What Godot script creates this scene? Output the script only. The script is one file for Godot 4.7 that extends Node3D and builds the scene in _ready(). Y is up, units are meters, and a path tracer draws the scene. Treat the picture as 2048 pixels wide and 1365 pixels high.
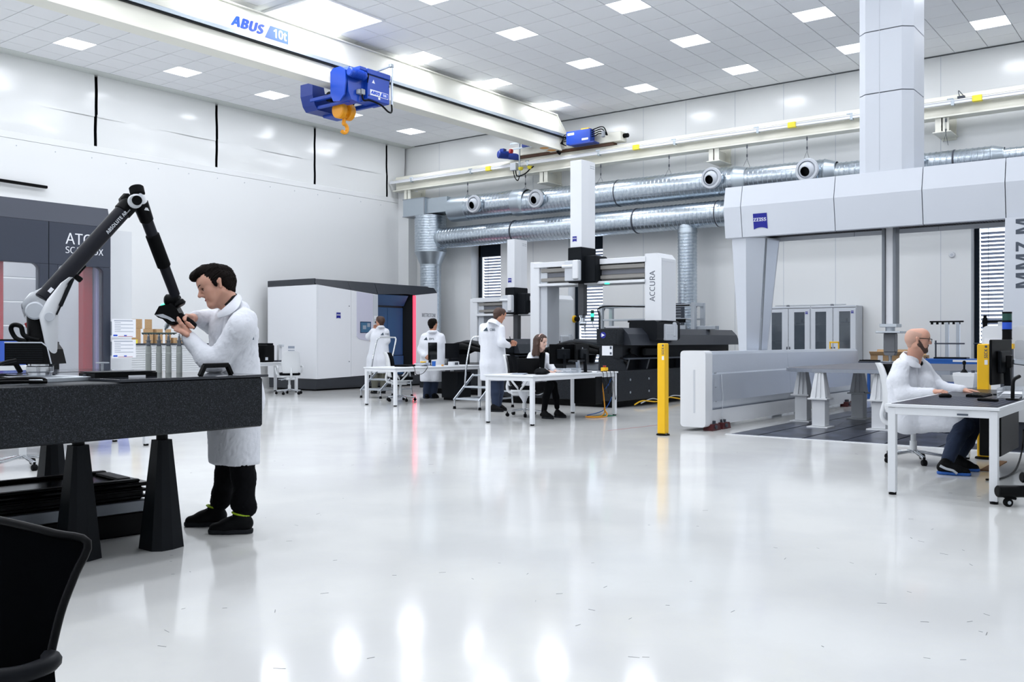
extends Node3D
# A measuring hall: floor plan in metres, x along the long left wall, -z along the window wall, camera at the origin, 1.25 m up.

const FP := 1852.0            # focal length in pixels of the 2048 x 1365 frame
const YAW := 0.649262         # 37.2 degrees between the view axis and +x
const CX := 1024.0
const CY := 682.5
const CH := 1.25
const HC := 7.25              # ceiling height
const XR := 21.0              # window wall
const ZL := -20.07            # long wall
const TU := 0.6126            # ceiling tile pitch
const TV := 0.6225
const LU0 := 9.545            # centre of the first luminaire of the lattice
const LV0 := 3.37

var M := {}
var used := {}

# ---- pixel to place -------------------------------------------------
func at(px: float, py: float, d: float) -> Vector3:
	var r := d * (px - CX) / FP
	return Vector3(d * cos(YAW) + r * sin(YAW), CH - d * (py - CY) / FP, -(d * sin(YAW) - r * cos(YAW)))
func fl(px: float, py: float, h := 0.0) -> Vector3:
	return at(px, py, FP * (CH - h) / (py - CY))
func onx(px: float, py: float, x0: float) -> Vector3:
	return at(px, py, x0 / (cos(YAW) + (px - CX) / FP * sin(YAW)))
func onz(px: float, py: float, z0: float) -> Vector3:
	return at(px, py, -z0 / (sin(YAW) - (px - CX) / FP * cos(YAW)))
func depth_of(p: Vector3) -> float:
	return p.x * cos(YAW) - p.z * sin(YAW)
func pix(p: Vector3) -> Vector2:
	var d := depth_of(p)
	return Vector2(CX + FP * (p.x * sin(YAW) + p.z * cos(YAW)) / d, CY - FP * (p.y - CH) / d)

# ---- geometry collector ---------------------------------------------
class G:
	var v := PackedVector3Array()
	var n := PackedVector3Array()
	var i := PackedInt32Array()
	var xf := Transform3D.IDENTITY
	func _pt(p: Vector3, q: Vector3) -> int:
		v.append(xf * p)
		n.append((xf.basis * q).normalized())
		return v.size() - 1
	func tri(a: Vector3, b: Vector3, c: Vector3, na: Vector3, nb: Vector3, nc: Vector3) -> void:
		var g := (b - a).cross(c - a)
		var k := v.size()
		_pt(a, na); _pt(b, nb); _pt(c, nc)
		if (g.dot(na + nb + nc) > 0.0) == (xf.basis.determinant() > 0.0):
			i.append_array([k, k + 2, k + 1])
		else:
			i.append_array([k, k + 1, k + 2])
	func quad(a: Vector3, b: Vector3, c: Vector3, d: Vector3, nn := Vector3.ZERO) -> void:
		if nn == Vector3.ZERO:
			nn = (b - a).cross(c - a).normalized()
		tri(a, b, c, nn, nn, nn); tri(a, c, d, nn, nn, nn)
	func quadn(a: Vector3, b: Vector3, c: Vector3, d: Vector3, na: Vector3, nb: Vector3, nc: Vector3, nd: Vector3) -> void:
		tri(a, b, c, na, nb, nc); tri(a, c, d, na, nc, nd)
	func box(c: Vector3, s: Vector3, bev := 0.0, bs := Basis.IDENTITY) -> G:
		var h := s * 0.5
		var e := minf(bev, minf(h.x, minf(h.y, h.z)) * 0.9)
		var old := xf
		xf = xf * Transform3D(bs, c)
		for ax in 3:
			var b1 := (ax + 1) % 3
			var b2 := (ax + 2) % 3
			for sg: float in [-1.0, 1.0]:
				var nn := Vector3.ZERO
				nn[ax] = sg
				var q := []
				for w: Vector2 in [Vector2(-1, -1), Vector2(1, -1), Vector2(1, 1), Vector2(-1, 1)]:
					var p := Vector3.ZERO
					p[ax] = sg * h[ax]; p[b1] = w.x * (h[b1] - e); p[b2] = w.y * (h[b2] - e)
					q.append(p)
				quad(q[0], q[1], q[2], q[3], nn)
				if e > 0.0:
					for t: float in [-1.0, 1.0]:
						var m := Vector3.ZERO
						m[b1] = t
						var p1 := Vector3.ZERO; var p2 := Vector3.ZERO; var p3 := Vector3.ZERO; var p4 := Vector3.ZERO
						p1[ax] = sg * h[ax]; p1[b1] = t * (h[b1] - e); p1[b2] = -(h[b2] - e)
						p2 = p1; p2[b2] = h[b2] - e
						p3[ax] = sg * (h[ax] - e); p3[b1] = t * h[b1]; p3[b2] = h[b2] - e
						p4 = p3; p4[b2] = -(h[b2] - e)
						quadn(p1, p2, p3, p4, nn, nn, m, m)
		if e > 0.0:
			for sx: float in [-1.0, 1.0]:
				for sy: float in [-1.0, 1.0]:
					for sz: float in [-1.0, 1.0]:
						var k := Vector3(sx, sy, sz) * h
						tri(k - Vector3(0, sy * e, sz * e), k - Vector3(sx * e, 0, sz * e), k - Vector3(sx * e, sy * e, 0), Vector3(sx, 0, 0), Vector3(0, sy, 0), Vector3(0, 0, sz))
		xf = old
		return self
	func bb(a: Vector3, b: Vector3, bev := 0.0) -> G:          # box between two corners
		return box((a + b) * 0.5, (b - a).abs(), bev)
	func beam(a: Vector3, b: Vector3, w: float, h: float, bev := 0.0, up := Vector3.UP) -> G:
		var z := (b - a).normalized()
		if absf(z.dot(up)) > 0.98: up = Vector3.RIGHT
		var x := up.cross(z).normalized()
		return box((a + b) * 0.5, Vector3(w, h, a.distance_to(b)), bev, Basis(x, z.cross(x), z))
	func cyl(a: Vector3, b: Vector3, r1: float, r2 := -1.0, seg := 16, bev := 0.0) -> G:
		if r2 < 0.0: r2 = r1
		var l := a.distance_to(b)
		var pr := [Vector2(0, 0), Vector2(r1 - bev, 0), Vector2(r1, bev), Vector2(r2, l - bev), Vector2(r2 - bev, l), Vector2(0, l)]
		if bev == 0.0: pr = [Vector2(0, 0), Vector2(r1, 0), Vector2(r2, l), Vector2(0, l)]
		return lathe(pr, a, b - a, seg)
	func lathe(pr: Array, o: Vector3, dir: Vector3, seg := 20, smooth := false) -> G:   # profile of (radius, height along dir)
		var y := dir.normalized()
		var x := y.cross(Vector3(0.1, 0.3, 1.0) if absf(y.z) < 0.8 else Vector3(1, 0.2, 0.1)).normalized()
		var old := xf
		xf = xf * Transform3D(Basis(x, y, x.cross(y)), o)
		var sn := []
		for k in pr.size() - 1:
			var d: Vector2 = pr[k + 1] - pr[k]
			sn.append(Vector2(d.y, -d.x).normalized())
		for k in pr.size() - 1:
			var p: Vector2 = pr[k]
			var q: Vector2 = pr[k + 1]
			if p.is_equal_approx(q): continue
			var n1: Vector2 = sn[k]
			var n2: Vector2 = sn[k]
			if smooth:
				if k > 0 and n1.dot(sn[k - 1]) > 0.3: n1 = (n1 + sn[k - 1]).normalized()
				if k < sn.size() - 1 and n2.dot(sn[k + 1]) > 0.3: n2 = (n2 + sn[k + 1]).normalized()
			for s in seg:
				var a0 := TAU * s / seg
				var a1 := TAU * (s + 1) / seg
				var c0 := Vector3(cos(a0), 0, sin(a0)); var c1 := Vector3(cos(a1), 0, sin(a1))
				var va := c0 * p.x + Vector3.UP * p.y; var vb := c1 * p.x + Vector3.UP * p.y
				var vc := c1 * q.x + Vector3.UP * q.y; var vd := c0 * q.x + Vector3.UP * q.y
				var na := c0 * n1.x + Vector3.UP * n1.y; var nb := c1 * n1.x + Vector3.UP * n1.y
				var nc := c1 * n2.x + Vector3.UP * n2.y; var nd := c0 * n2.x + Vector3.UP * n2.y
				if p.x > 0.00001: tri(va, vb, vc, na, nb, nc)
				if q.x > 0.00001: tri(va, vc, vd, na, nc, nd)
		xf = old
		return self
	func prism(poly: PackedVector2Array, o: Vector3, ex: Vector3, ey: Vector3, dep: float, round_sides := false) -> G:   # polygon in (ex, ey), extruded along ex x ey
		var ez := ex.cross(ey).normalized()
		var cap := Geometry2D.triangulate_polygon(poly)
		for k in range(0, cap.size(), 3):
			for s: float in [0.0, 1.0]:
				var q := []
				for m in 3:
					var w := poly[cap[k + m]]
					q.append(o + ex * w.x + ey * w.y + ez * dep * s)
				var nn := ez * (1.0 if s > 0.5 else -1.0) * (1.0 if dep > 0.0 else -1.0)
				tri(q[0], q[1], q[2], nn, nn, nn)
		var ar := 0.0
		for k in poly.size():
			ar += poly[k].cross(poly[(k + 1) % poly.size()])
		var sg := 1.0 if ar > 0.0 else -1.0
		var m := poly.size()
		for k in m:
			var p := poly[k]; var r := poly[(k + 1) % m]
			var d := (r - p).normalized()
			var fn := Vector2(d.y, -d.x) * sg
			var n1 := fn; var n2 := fn
			if round_sides:
				var d0 := (p - poly[(k + m - 1) % m]).normalized()
				var d2 := (poly[(k + 2) % m] - r).normalized()
				if d.dot(d0) > 0.6: n1 = (fn + Vector2(d0.y, -d0.x) * sg).normalized()
				if d.dot(d2) > 0.6: n2 = (fn + Vector2(d2.y, -d2.x) * sg).normalized()
			var a := o + ex * p.x + ey * p.y; var b := o + ex * r.x + ey * r.y
			var na := ex * n1.x + ey * n1.y; var nb := ex * n2.x + ey * n2.y
			quadn(a, b, b + ez * dep, a + ez * dep, na, nb, nb, na)
		return self
	func tube(pts: Array, r: float, seg := 8, closed := false) -> G:
		var m := pts.size()
		var rings := []
		var up := Vector3(0.21, 0.93, 0.3).normalized()
		for k in m:
			var d: Vector3
			if closed: d = (pts[(k + 1) % m] - pts[(k + m - 1) % m]).normalized()
			else: d = (pts[mini(k + 1, m - 1)] - pts[maxi(k - 1, 0)]).normalized()
			var x := (up - d * up.dot(d)).normalized()
			up = x
			var y := d.cross(x)
			var ring := []
			for s in seg:
				var a := TAU * s / seg
				ring.append(x * cos(a) + y * sin(a))
			rings.append(ring)
		for k in (m if closed else m - 1):
			var k2 := (k + 1) % m
			for s in seg:
				var s2 := (s + 1) % seg
				quadn(pts[k] + rings[k][s] * r, pts[k] + rings[k][s2] * r, pts[k2] + rings[k2][s2] * r, pts[k2] + rings[k2][s] * r, rings[k][s], rings[k][s2], rings[k2][s2], rings[k2][s])
		if not closed:
			for e: int in [0, m - 1]:
				var d2: Vector3 = (pts[0] - pts[1]).normalized() if e == 0 else (pts[m - 1] - pts[m - 2]).normalized()
				for s in seg:
					tri(pts[e], pts[e] + rings[e][s] * r, pts[e] + rings[e][(s + 1) % seg] * r, d2, d2, d2)
		return self
	func loft(rings: Array, closed := true, caps := true, flat := false) -> G:      # skin over rings of equal length
		var m: int = rings[0].size()
		var w := m if closed else m - 1
		var nr := []
		for a in rings.size():
			var row := []
			for b in m:
				var du: Vector3
				if closed: du = rings[a][(b + 1) % m] - rings[a][(b + m - 1) % m]
				else: du = rings[a][mini(b + 1, m - 1)] - rings[a][maxi(b - 1, 0)]
				var dv: Vector3 = rings[mini(a + 1, rings.size() - 1)][b] - rings[maxi(a - 1, 0)][b]
				row.append(du.cross(dv).normalized())
			nr.append(row)
		for a in rings.size() - 1:
			for b in w:
				var b2 := (b + 1) % m
				if flat: quad(rings[a][b], rings[a][b2], rings[a + 1][b2], rings[a + 1][b])
				else: quadn(rings[a][b], rings[a][b2], rings[a + 1][b2], rings[a + 1][b], nr[a][b], nr[a][b2], nr[a + 1][b2], nr[a + 1][b])
		if caps and closed:
			for a: int in [0, rings.size() - 1]:
				var c := Vector3.ZERO
				for b in m: c += rings[a][b]
				c /= m
				var o: int = 1 if a == 0 else rings.size() - 2
				var nn := Vector3.ZERO
				for b in m: nn += (rings[a][b] - c).cross(rings[a][(b + 1) % m] - c)
				nn = nn.normalized()
				if nn.dot(rings[a][0] - rings[o][0]) < 0.0: nn = -nn
				for b in m: tri(c, rings[a][b], rings[a][(b + 1) % m], nn, nn, nn)
		return self
	func ball(c: Vector3, r: Vector3, seg := 14, rows := 8) -> G:
		var old := xf
		xf = xf * Transform3D(Basis.from_scale(r), c)
		for a in rows:
			var t0 := PI * a / rows; var t1 := PI * (a + 1) / rows
			for s in seg:
				var p0 := TAU * s / seg; var p1 := TAU * (s + 1) / seg
				var q := [Vector3(sin(t0) * cos(p0), cos(t0), sin(t0) * sin(p0)), Vector3(sin(t0) * cos(p1), cos(t0), sin(t0) * sin(p1)), Vector3(sin(t1) * cos(p1), cos(t1), sin(t1) * sin(p1)), Vector3(sin(t1) * cos(p0), cos(t1), sin(t1) * sin(p0))]
				var nq := []
				for w in q: nq.append(Vector3(w.x / (r.x * r.x), w.y / (r.y * r.y), w.z / (r.z * r.z)))
				if a > 0: tri(q[0], q[1], q[2], nq[0], nq[1], nq[2])
				if a < rows - 1: tri(q[0], q[2], q[3], nq[0], nq[2], nq[3])
		xf = old
		return self
	func text(s: String, hgt: float, t: Transform3D, font: Font, dep := 0.002) -> G:     # cap height hgt, baseline left at the origin of t, facing +z of t
		var tm := TextMesh.new()
		tm.font = font; tm.text = s; tm.font_size = 64; tm.pixel_size = hgt / (64.0 * 0.714); tm.depth = dep; tm.curve_step = 2.0
		tm.horizontal_alignment = HORIZONTAL_ALIGNMENT_LEFT; tm.vertical_alignment = VERTICAL_ALIGNMENT_TOP
		var arr := tm.get_mesh_arrays()
		var pv: PackedVector3Array = arr[Mesh.ARRAY_VERTEX]
		var pn: PackedVector3Array = arr[Mesh.ARRAY_NORMAL]
		var pi: PackedInt32Array = arr[Mesh.ARRAY_INDEX]
		var lo := 1e9; var le := 1e9
		for p in pv:
			lo = minf(lo, p.y); le = minf(le, p.x)
		var old := xf
		xf = xf * t
		for k in range(0, pi.size(), 3):
			var q := []
			for m in 3: q.append(pv[pi[k + m]] - Vector3(le, lo, 0))
			tri(q[0], q[1], q[2], pn[pi[k]], pn[pi[k + 1]], pn[pi[k + 2]])
		xf = old
		return self
	func mesh() -> ArrayMesh:
		var a := []
		a.resize(Mesh.ARRAY_MAX)
		a[Mesh.ARRAY_VERTEX] = v; a[Mesh.ARRAY_NORMAL] = n; a[Mesh.ARRAY_INDEX] = i
		var r := ArrayMesh.new()
		r.add_surface_from_arrays(Mesh.PRIMITIVE_TRIANGLES, a)
		return r

# ---- nodes -----------------------------------------------------------
func numbered(s: String) -> String:
	used[s] = used.get(s, -1) + 1
	return s if used[s] == 0 else "%s_%03d" % [s, used[s]]
func thing(called: String, label: String, cat: String, pos := Vector3.ZERO, turn := 0.0, group := "") -> Node3D:
	var o := Node3D.new()
	o.name = numbered(called)
	add_child(o)
	o.position = pos; o.rotation.y = turn
	o.set_meta("label", label); o.set_meta("category", cat)
	if group: o.set_meta("group", group)
	return o
func P(parent: Node, called: String, g: G, m: Material, label := "") -> MeshInstance3D:
	var o := MeshInstance3D.new()
	o.mesh = g.mesh(); o.material_override = m
	if parent == self:
		o.name = numbered(called)
		add_child(o)
	else:
		o.name = called
		parent.add_child(o, true)
	if label: o.set_meta("label", label)
	return o
func S(called: String, g: G, m: Material, parent: Node = self) -> MeshInstance3D:      # a piece of the setting
	var o := P(parent, called, g, m)
	if parent == self: o.set_meta("kind", "structure")
	return o
func tag(o: Node, label: String, cat: String, group := "") -> Node:
	o.set_meta("label", label); o.set_meta("category", cat)
	if group: o.set_meta("group", group)
	return o
func dup(o: Node3D, base: String, label: String, pos: Vector3, turn := 0.0, group := "") -> Node3D:
	var c: Node3D = o.duplicate()
	c.name = numbered(base)
	add_child(c)
	c.position = pos; c.rotation.y = turn
	c.set_meta("label", label)
	if group: c.set_meta("group", group)
	return c
func g() -> G:
	return G.new()
func bx(parent: Node, called: String, m: Material, c: Vector3, s: Vector3, bev := 0.004, bs := Basis.IDENTITY) -> MeshInstance3D:
	return P(parent, called, g().box(c, s, bev, bs), m)
func rrect(w: float, h: float, r: float, seg := 5, c := Vector2.ZERO) -> PackedVector2Array:
	var o := PackedVector2Array()
	for q in 4:
		var cc := Vector2([1, -1, -1, 1][q] * (w * 0.5 - r), [1, 1, -1, -1][q] * (h * 0.5 - r))
		for k in seg + 1:
			var a := PI * 0.5 * (q + float(k) / seg)
			o.append(c + cc + Vector2(cos(a), sin(a)) * r)
	return o
func poly(a: Array) -> PackedVector2Array:
	var o := PackedVector2Array()
	for k in range(0, a.size(), 2): o.append(Vector2(a[k], a[k + 1]))
	return o
func smooth_path(a: Array, sub := 6) -> Array:
	var o := []
	for k in a.size() - 1:
		var p0: Vector3 = a[maxi(k - 1, 0)]; var p1: Vector3 = a[k]; var p2: Vector3 = a[k + 1]; var p3: Vector3 = a[mini(k + 2, a.size() - 1)]
		for s in sub:
			o.append(p1.cubic_interpolate(p2, p0, p3, float(s) / sub))
	o.append(a[a.size() - 1])
	return o

# ---- materials -------------------------------------------------------
func mat(key: String, hexcol: String, rough := 0.5, metal := 0.0) -> StandardMaterial3D:
	var m := StandardMaterial3D.new()
	m.albedo_color = Color(hexcol); m.roughness = rough; m.metallic = metal
	if m.albedo_color.v < 0.2: m.metallic_specular = 0.22      # dull dark paint, cloth and rubber
	M[key] = m
	return m
func noise_img(seed_: int, freq: float, size := 256, octaves := 4, kind := FastNoiseLite.TYPE_SIMPLEX_SMOOTH) -> Image:
	var f := FastNoiseLite.new()
	f.seed = seed_; f.frequency = freq; f.fractal_octaves = octaves; f.noise_type = kind
	return f.get_seamless_image(size, size)
func tex_from(img: Image, lo: Color, hi: Color, p0 := 0.0, p1 := 1.0) -> ImageTexture:     # grey noise to a colour range
	var o := Image.create(img.get_width(), img.get_height(), true, Image.FORMAT_RGB8)
	for y in img.get_height():
		for x in img.get_width():
			var t := clampf((img.get_pixel(x, y).r - p0) / (p1 - p0), 0.0, 1.0)
			o.set_pixel(x, y, lo.lerp(hi, t))
	o.generate_mipmaps()
	return ImageTexture.create_from_image(o)
func speckle(sd: int, size: int) -> Image:
	var r := RandomNumberGenerator.new()
	r.seed = sd
	var o := Image.create(size, size, false, Image.FORMAT_L8)
	for y in size / 2:
		for x in size / 2:
			var a := r.randf() * r.randf()
			o.fill_rect(Rect2i(x * 2, y * 2, 2, 2), Color(a, a, a))
			if r.randf() < 0.25: o.set_pixel(x * 2, y * 2, Color.WHITE * r.randf())
	return o
func tri_tex(m: StandardMaterial3D, t: Texture2D, scale_: float) -> void:
	m.albedo_texture = t; m.albedo_color = Color.WHITE
	m.uv1_triplanar = true; m.uv1_world_triplanar = true; m.uv1_scale = Vector3.ONE * scale_
func relief(m: StandardMaterial3D, img: Image, strength: float, scale_: float) -> void:
	var im: Image = img.duplicate()
	im.convert(Image.FORMAT_RGBA8)
	im.bump_map_to_normal_map(strength)
	m.normal_enabled = true; m.normal_texture = ImageTexture.create_from_image(im)
	m.uv1_triplanar = true; m.uv1_world_triplanar = true; m.uv1_scale = Vector3.ONE * scale_
func emit(m: StandardMaterial3D, c: String, e: float) -> StandardMaterial3D:
	m.emission_enabled = true; m.emission = Color(c); m.emission_energy_multiplier = e
	return m
var sans: SystemFont
var sansb: SystemFont
var serifb: SystemFont
func materials() -> void:
	sans = SystemFont.new(); sans.font_names = PackedStringArray(["Droid Sans"])
	sansb = SystemFont.new(); sansb.font_names = PackedStringArray(["Droid Sans"]); sansb.font_weight = 700
	serifb = SystemFont.new(); serifb.font_names = PackedStringArray(["Droid Serif"]); serifb.font_weight = 700
	var fine := noise_img(3, 0.09, 256, 3)
	var soft := noise_img(5, 0.012, 256, 3)
	# setting
	var fm := mat("floor", "d4d5d4", 0.11)
	fm.metallic_specular = 0.42
	tri_tex(fm, tex_from(noise_img(11, 0.008, 512, 5), Color("d1d2d1"), Color("d8d9d7"), 0.3, 0.7), 0.16)
	relief(fm, soft, 0.03, 0.16)
	mat("wall", "eceeef", 0.55)
	mat("wall_gloss", "e9ebeb", 0.2)
	mat("tile", "f1f3f5", 0.9)
	tri_tex(M.tile, tex_from(noise_img(7, 0.2, 256, 2), Color("edeff2"), Color("f4f5f7")), 1.4)
	mat("grid", "d2d6db", 0.6)
	mat("trim_grey", "d3d8d4", 0.3)
	mat("black_gap", "0d1116", 0.7)
	mat("window_frame", "18222c", 0.4)
	mat("reveal", "e6ebee", 0.5)
	mat("slat", "33405a", 0.4, 0.5)
	# paints
	mat("crane", "e9e8dc", 0.35)
	mat("white_paint", "e9ebef", 0.35)
	mat("white_plastic", "dfe2e6", 0.42)
	mat("offwhite", "d9dcdf", 0.45)
	mat("light_grey", "c6cbd2", 0.4)
	mat("mid_grey", "8d939b", 0.45)
	mat("dark_grey", "3a3f49", 0.5)
	mat("anthracite", "2a2e36", 0.42)
	mat("cover_dark", "16191d", 0.4)
	mat("black", "08090b", 0.42)
	mat("black_gloss", "0b0c0f", 0.15)
	mat("rubber", "0b0c0e", 0.7)
	mat("blue", "0a3fa8", 0.4)
	mat("blue_dark", "0a2f86", 0.45)
	mat("blue_door", "25507e", 0.35)
	mat("print_blue", "1c4fc4", 0.5)
	mat("zeiss_blue", "07138a", 0.45)
	mat("bench_blue", "1c5cae", 0.45)
	mat("yellow", "f2bd10", 0.45)
	mat("yellow_pale", "eedc3c", 0.5)
	mat("orange", "e79a12", 0.4)
	mat("red", "a81e24", 0.4)
	mat("red_dark", "4a0d12", 0.5)
	mat("green", "149a6a", 0.4)
	mat("teal_dark", "12463e", 0.3)
	mat("paper", "e9ebf0", 0.8)
	mat("print_grey", "9aa3b2", 0.8)
	mat("print_dark", "4a525e", 0.7)
	mat("screen", "0b0d12", 0.12)
	mat("screen_blue", "16294f", 0.15)
	mat("chrome", "c9ccd0", 0.18, 1.0)
	mat("steel", "aeb4ba", 0.3, 1.0)
	mat("alu", "bfc5cc", 0.38, 0.9)
	mat("cast", "767b82", 0.42, 0.6)
	var ba := mat("brushed", "d4dae4", 0.36, 0.75)
	var bi := noise_img(21, 0.05, 256, 3)
	relief(ba, bi, 0.3, 2.0)
	var gv := mat("galva", "c3cdd6", 0.27, 0.95)
	tri_tex(gv, tex_from(noise_img(23, 0.05, 256, 3, FastNoiseLite.TYPE_CELLULAR), Color("aab6c1"), Color("d6dee5"), 0.1, 0.9), 1.1)
	mat("galva_plain", "b4bec6", 0.35, 0.85)
	mat("diffuser_ring", "c4c9d0", 0.4)
	var gr := mat("granite", "33363b", 0.35)
	var gi := speckle(31, 512)
	tri_tex(gr, tex_from(gi, Color("101215"), Color("4c525a"), 0.05, 1.0), 1.1)
	gr.metallic_specular = 0.3
	var pf := mat("plate_floor", "6b6f79", 0.38, 0.55)
	tri_tex(pf, tex_from(noise_img(33, 0.02, 256, 4), Color("4a4e59"), Color("70768a"), 0.2, 0.8), 0.4)
	pf.roughness = 0.3; pf.metallic = 0.7
	var ca := mat("card", "b98a58", 0.8)
	tri_tex(ca, tex_from(fine, Color("ad8a62"), Color("c2a27a")), 1.5)
	mat("card_dark", "7d5934", 0.85)
	# cloth and skin
	var co := mat("coat", "dfe2e9", 0.85)
	relief(co, noise_img(41, 0.03, 256, 3), 1.6, 2.2)
	mat("trousers_black", "0b0c0f", 0.9)
	mat("jeans", "1f2c44", 0.9)
	relief(M.jeans, fine, 1.0, 4.0)
	mat("trousers_olive", "5a5a50", 0.9)
	mat("shoe_black", "0e0f11", 0.65)
	mat("shoe_blue", "1b57a8", 0.5)
	mat("sole", "24262a", 0.8)
	mat("lime", "a4c61c", 0.6)
	mat("skin", "d3a08a", 0.55)
	M.skin.subsurf_scatter_enabled = true; M.skin.subsurf_scatter_strength = 0.12
	mat("skin_dark", "c08a70", 0.55)
	mat("skin_pale", "e3bcab", 0.55)
	mat("hair_black", "120d0b", 0.72)
	relief(M.hair_black, noise_img(51, 0.12, 128, 3), 3.0, 6.0)
	mat("hair_brown", "3f2619", 0.55)
	relief(M.hair_brown, noise_img(52, 0.12, 128, 3), 3.0, 6.0)
	mat("beard", "4a3831", 0.8)
	mat("lips", "b06a60", 0.5)
	mat("eye", "1d1713", 0.2)
	mat("fabric_black", "0e1013", 0.95)
	relief(M.fabric_black, fine, 1.5, 10.0)
	mat("mesh_black", "050608", 0.95).metallic_specular = 0.1
	var gl := mat("glass", "dfe8ee", 0.03)
	gl.metallic_specular = 0.25
	gl.transparency = BaseMaterial3D.TRANSPARENCY_ALPHA; gl.albedo_color = Color(0.86, 0.91, 0.95, 0.06)
	var gd := mat("glass_dark", "5a6470", 0.05)
	gd.transparency = BaseMaterial3D.TRANSPARENCY_ALPHA; gd.albedo_color = Color(0.35, 0.39, 0.43, 0.45)
	var ac := mat("acrylic", "e6edf3", 0.05)
	ac.transparency = BaseMaterial3D.TRANSPARENCY_ALPHA; ac.albedo_color = Color(0.9, 0.93, 0.96, 0.28)
	emit(mat("lamp", "ffffff", 0.6), "f4f8ff", 3.0)
	emit(mat("led_red", "ff5a6e", 0.5), "ff3a55", 1.6)
	emit(mat("led_green", "40e0a8", 0.4), "2fe6a4", 1.6)

func _ready() -> void:
	# ---- camera, sky, exposure
	var cam := Camera3D.new()
	cam.fov = rad_to_deg(2.0 * atan(CY / FP)); cam.near = 0.05; cam.far = 200.0
	cam.position = Vector3(0, CH, 0)
	cam.rotation.y = -(PI * 0.5 - YAW)
	add_child(cam)
	cam.current = true
	var env := Environment.new()
	env.background_mode = Environment.BG_COLOR
	env.background_color = Color("e4eeff")
	env.background_energy_multiplier = 3.0
	env.ambient_light_source = Environment.AMBIENT_SOURCE_DISABLED
	env.tonemap_mode = Environment.TONE_MAPPER_LINEAR
	env.tonemap_exposure = 1.0
	env.sdfgi_enabled = true; env.ssao_enabled = true; env.ssil_enabled = true
	var we := WorldEnvironment.new()
	we.environment = env
	add_child(we)
	materials()
	room()
	luminaires()
	crane()
	ducts()
	metrotom()
	accuras()
	mmz()
	scanbox()
	granite_table()
	furniture()
	right_side()
	people()

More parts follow.
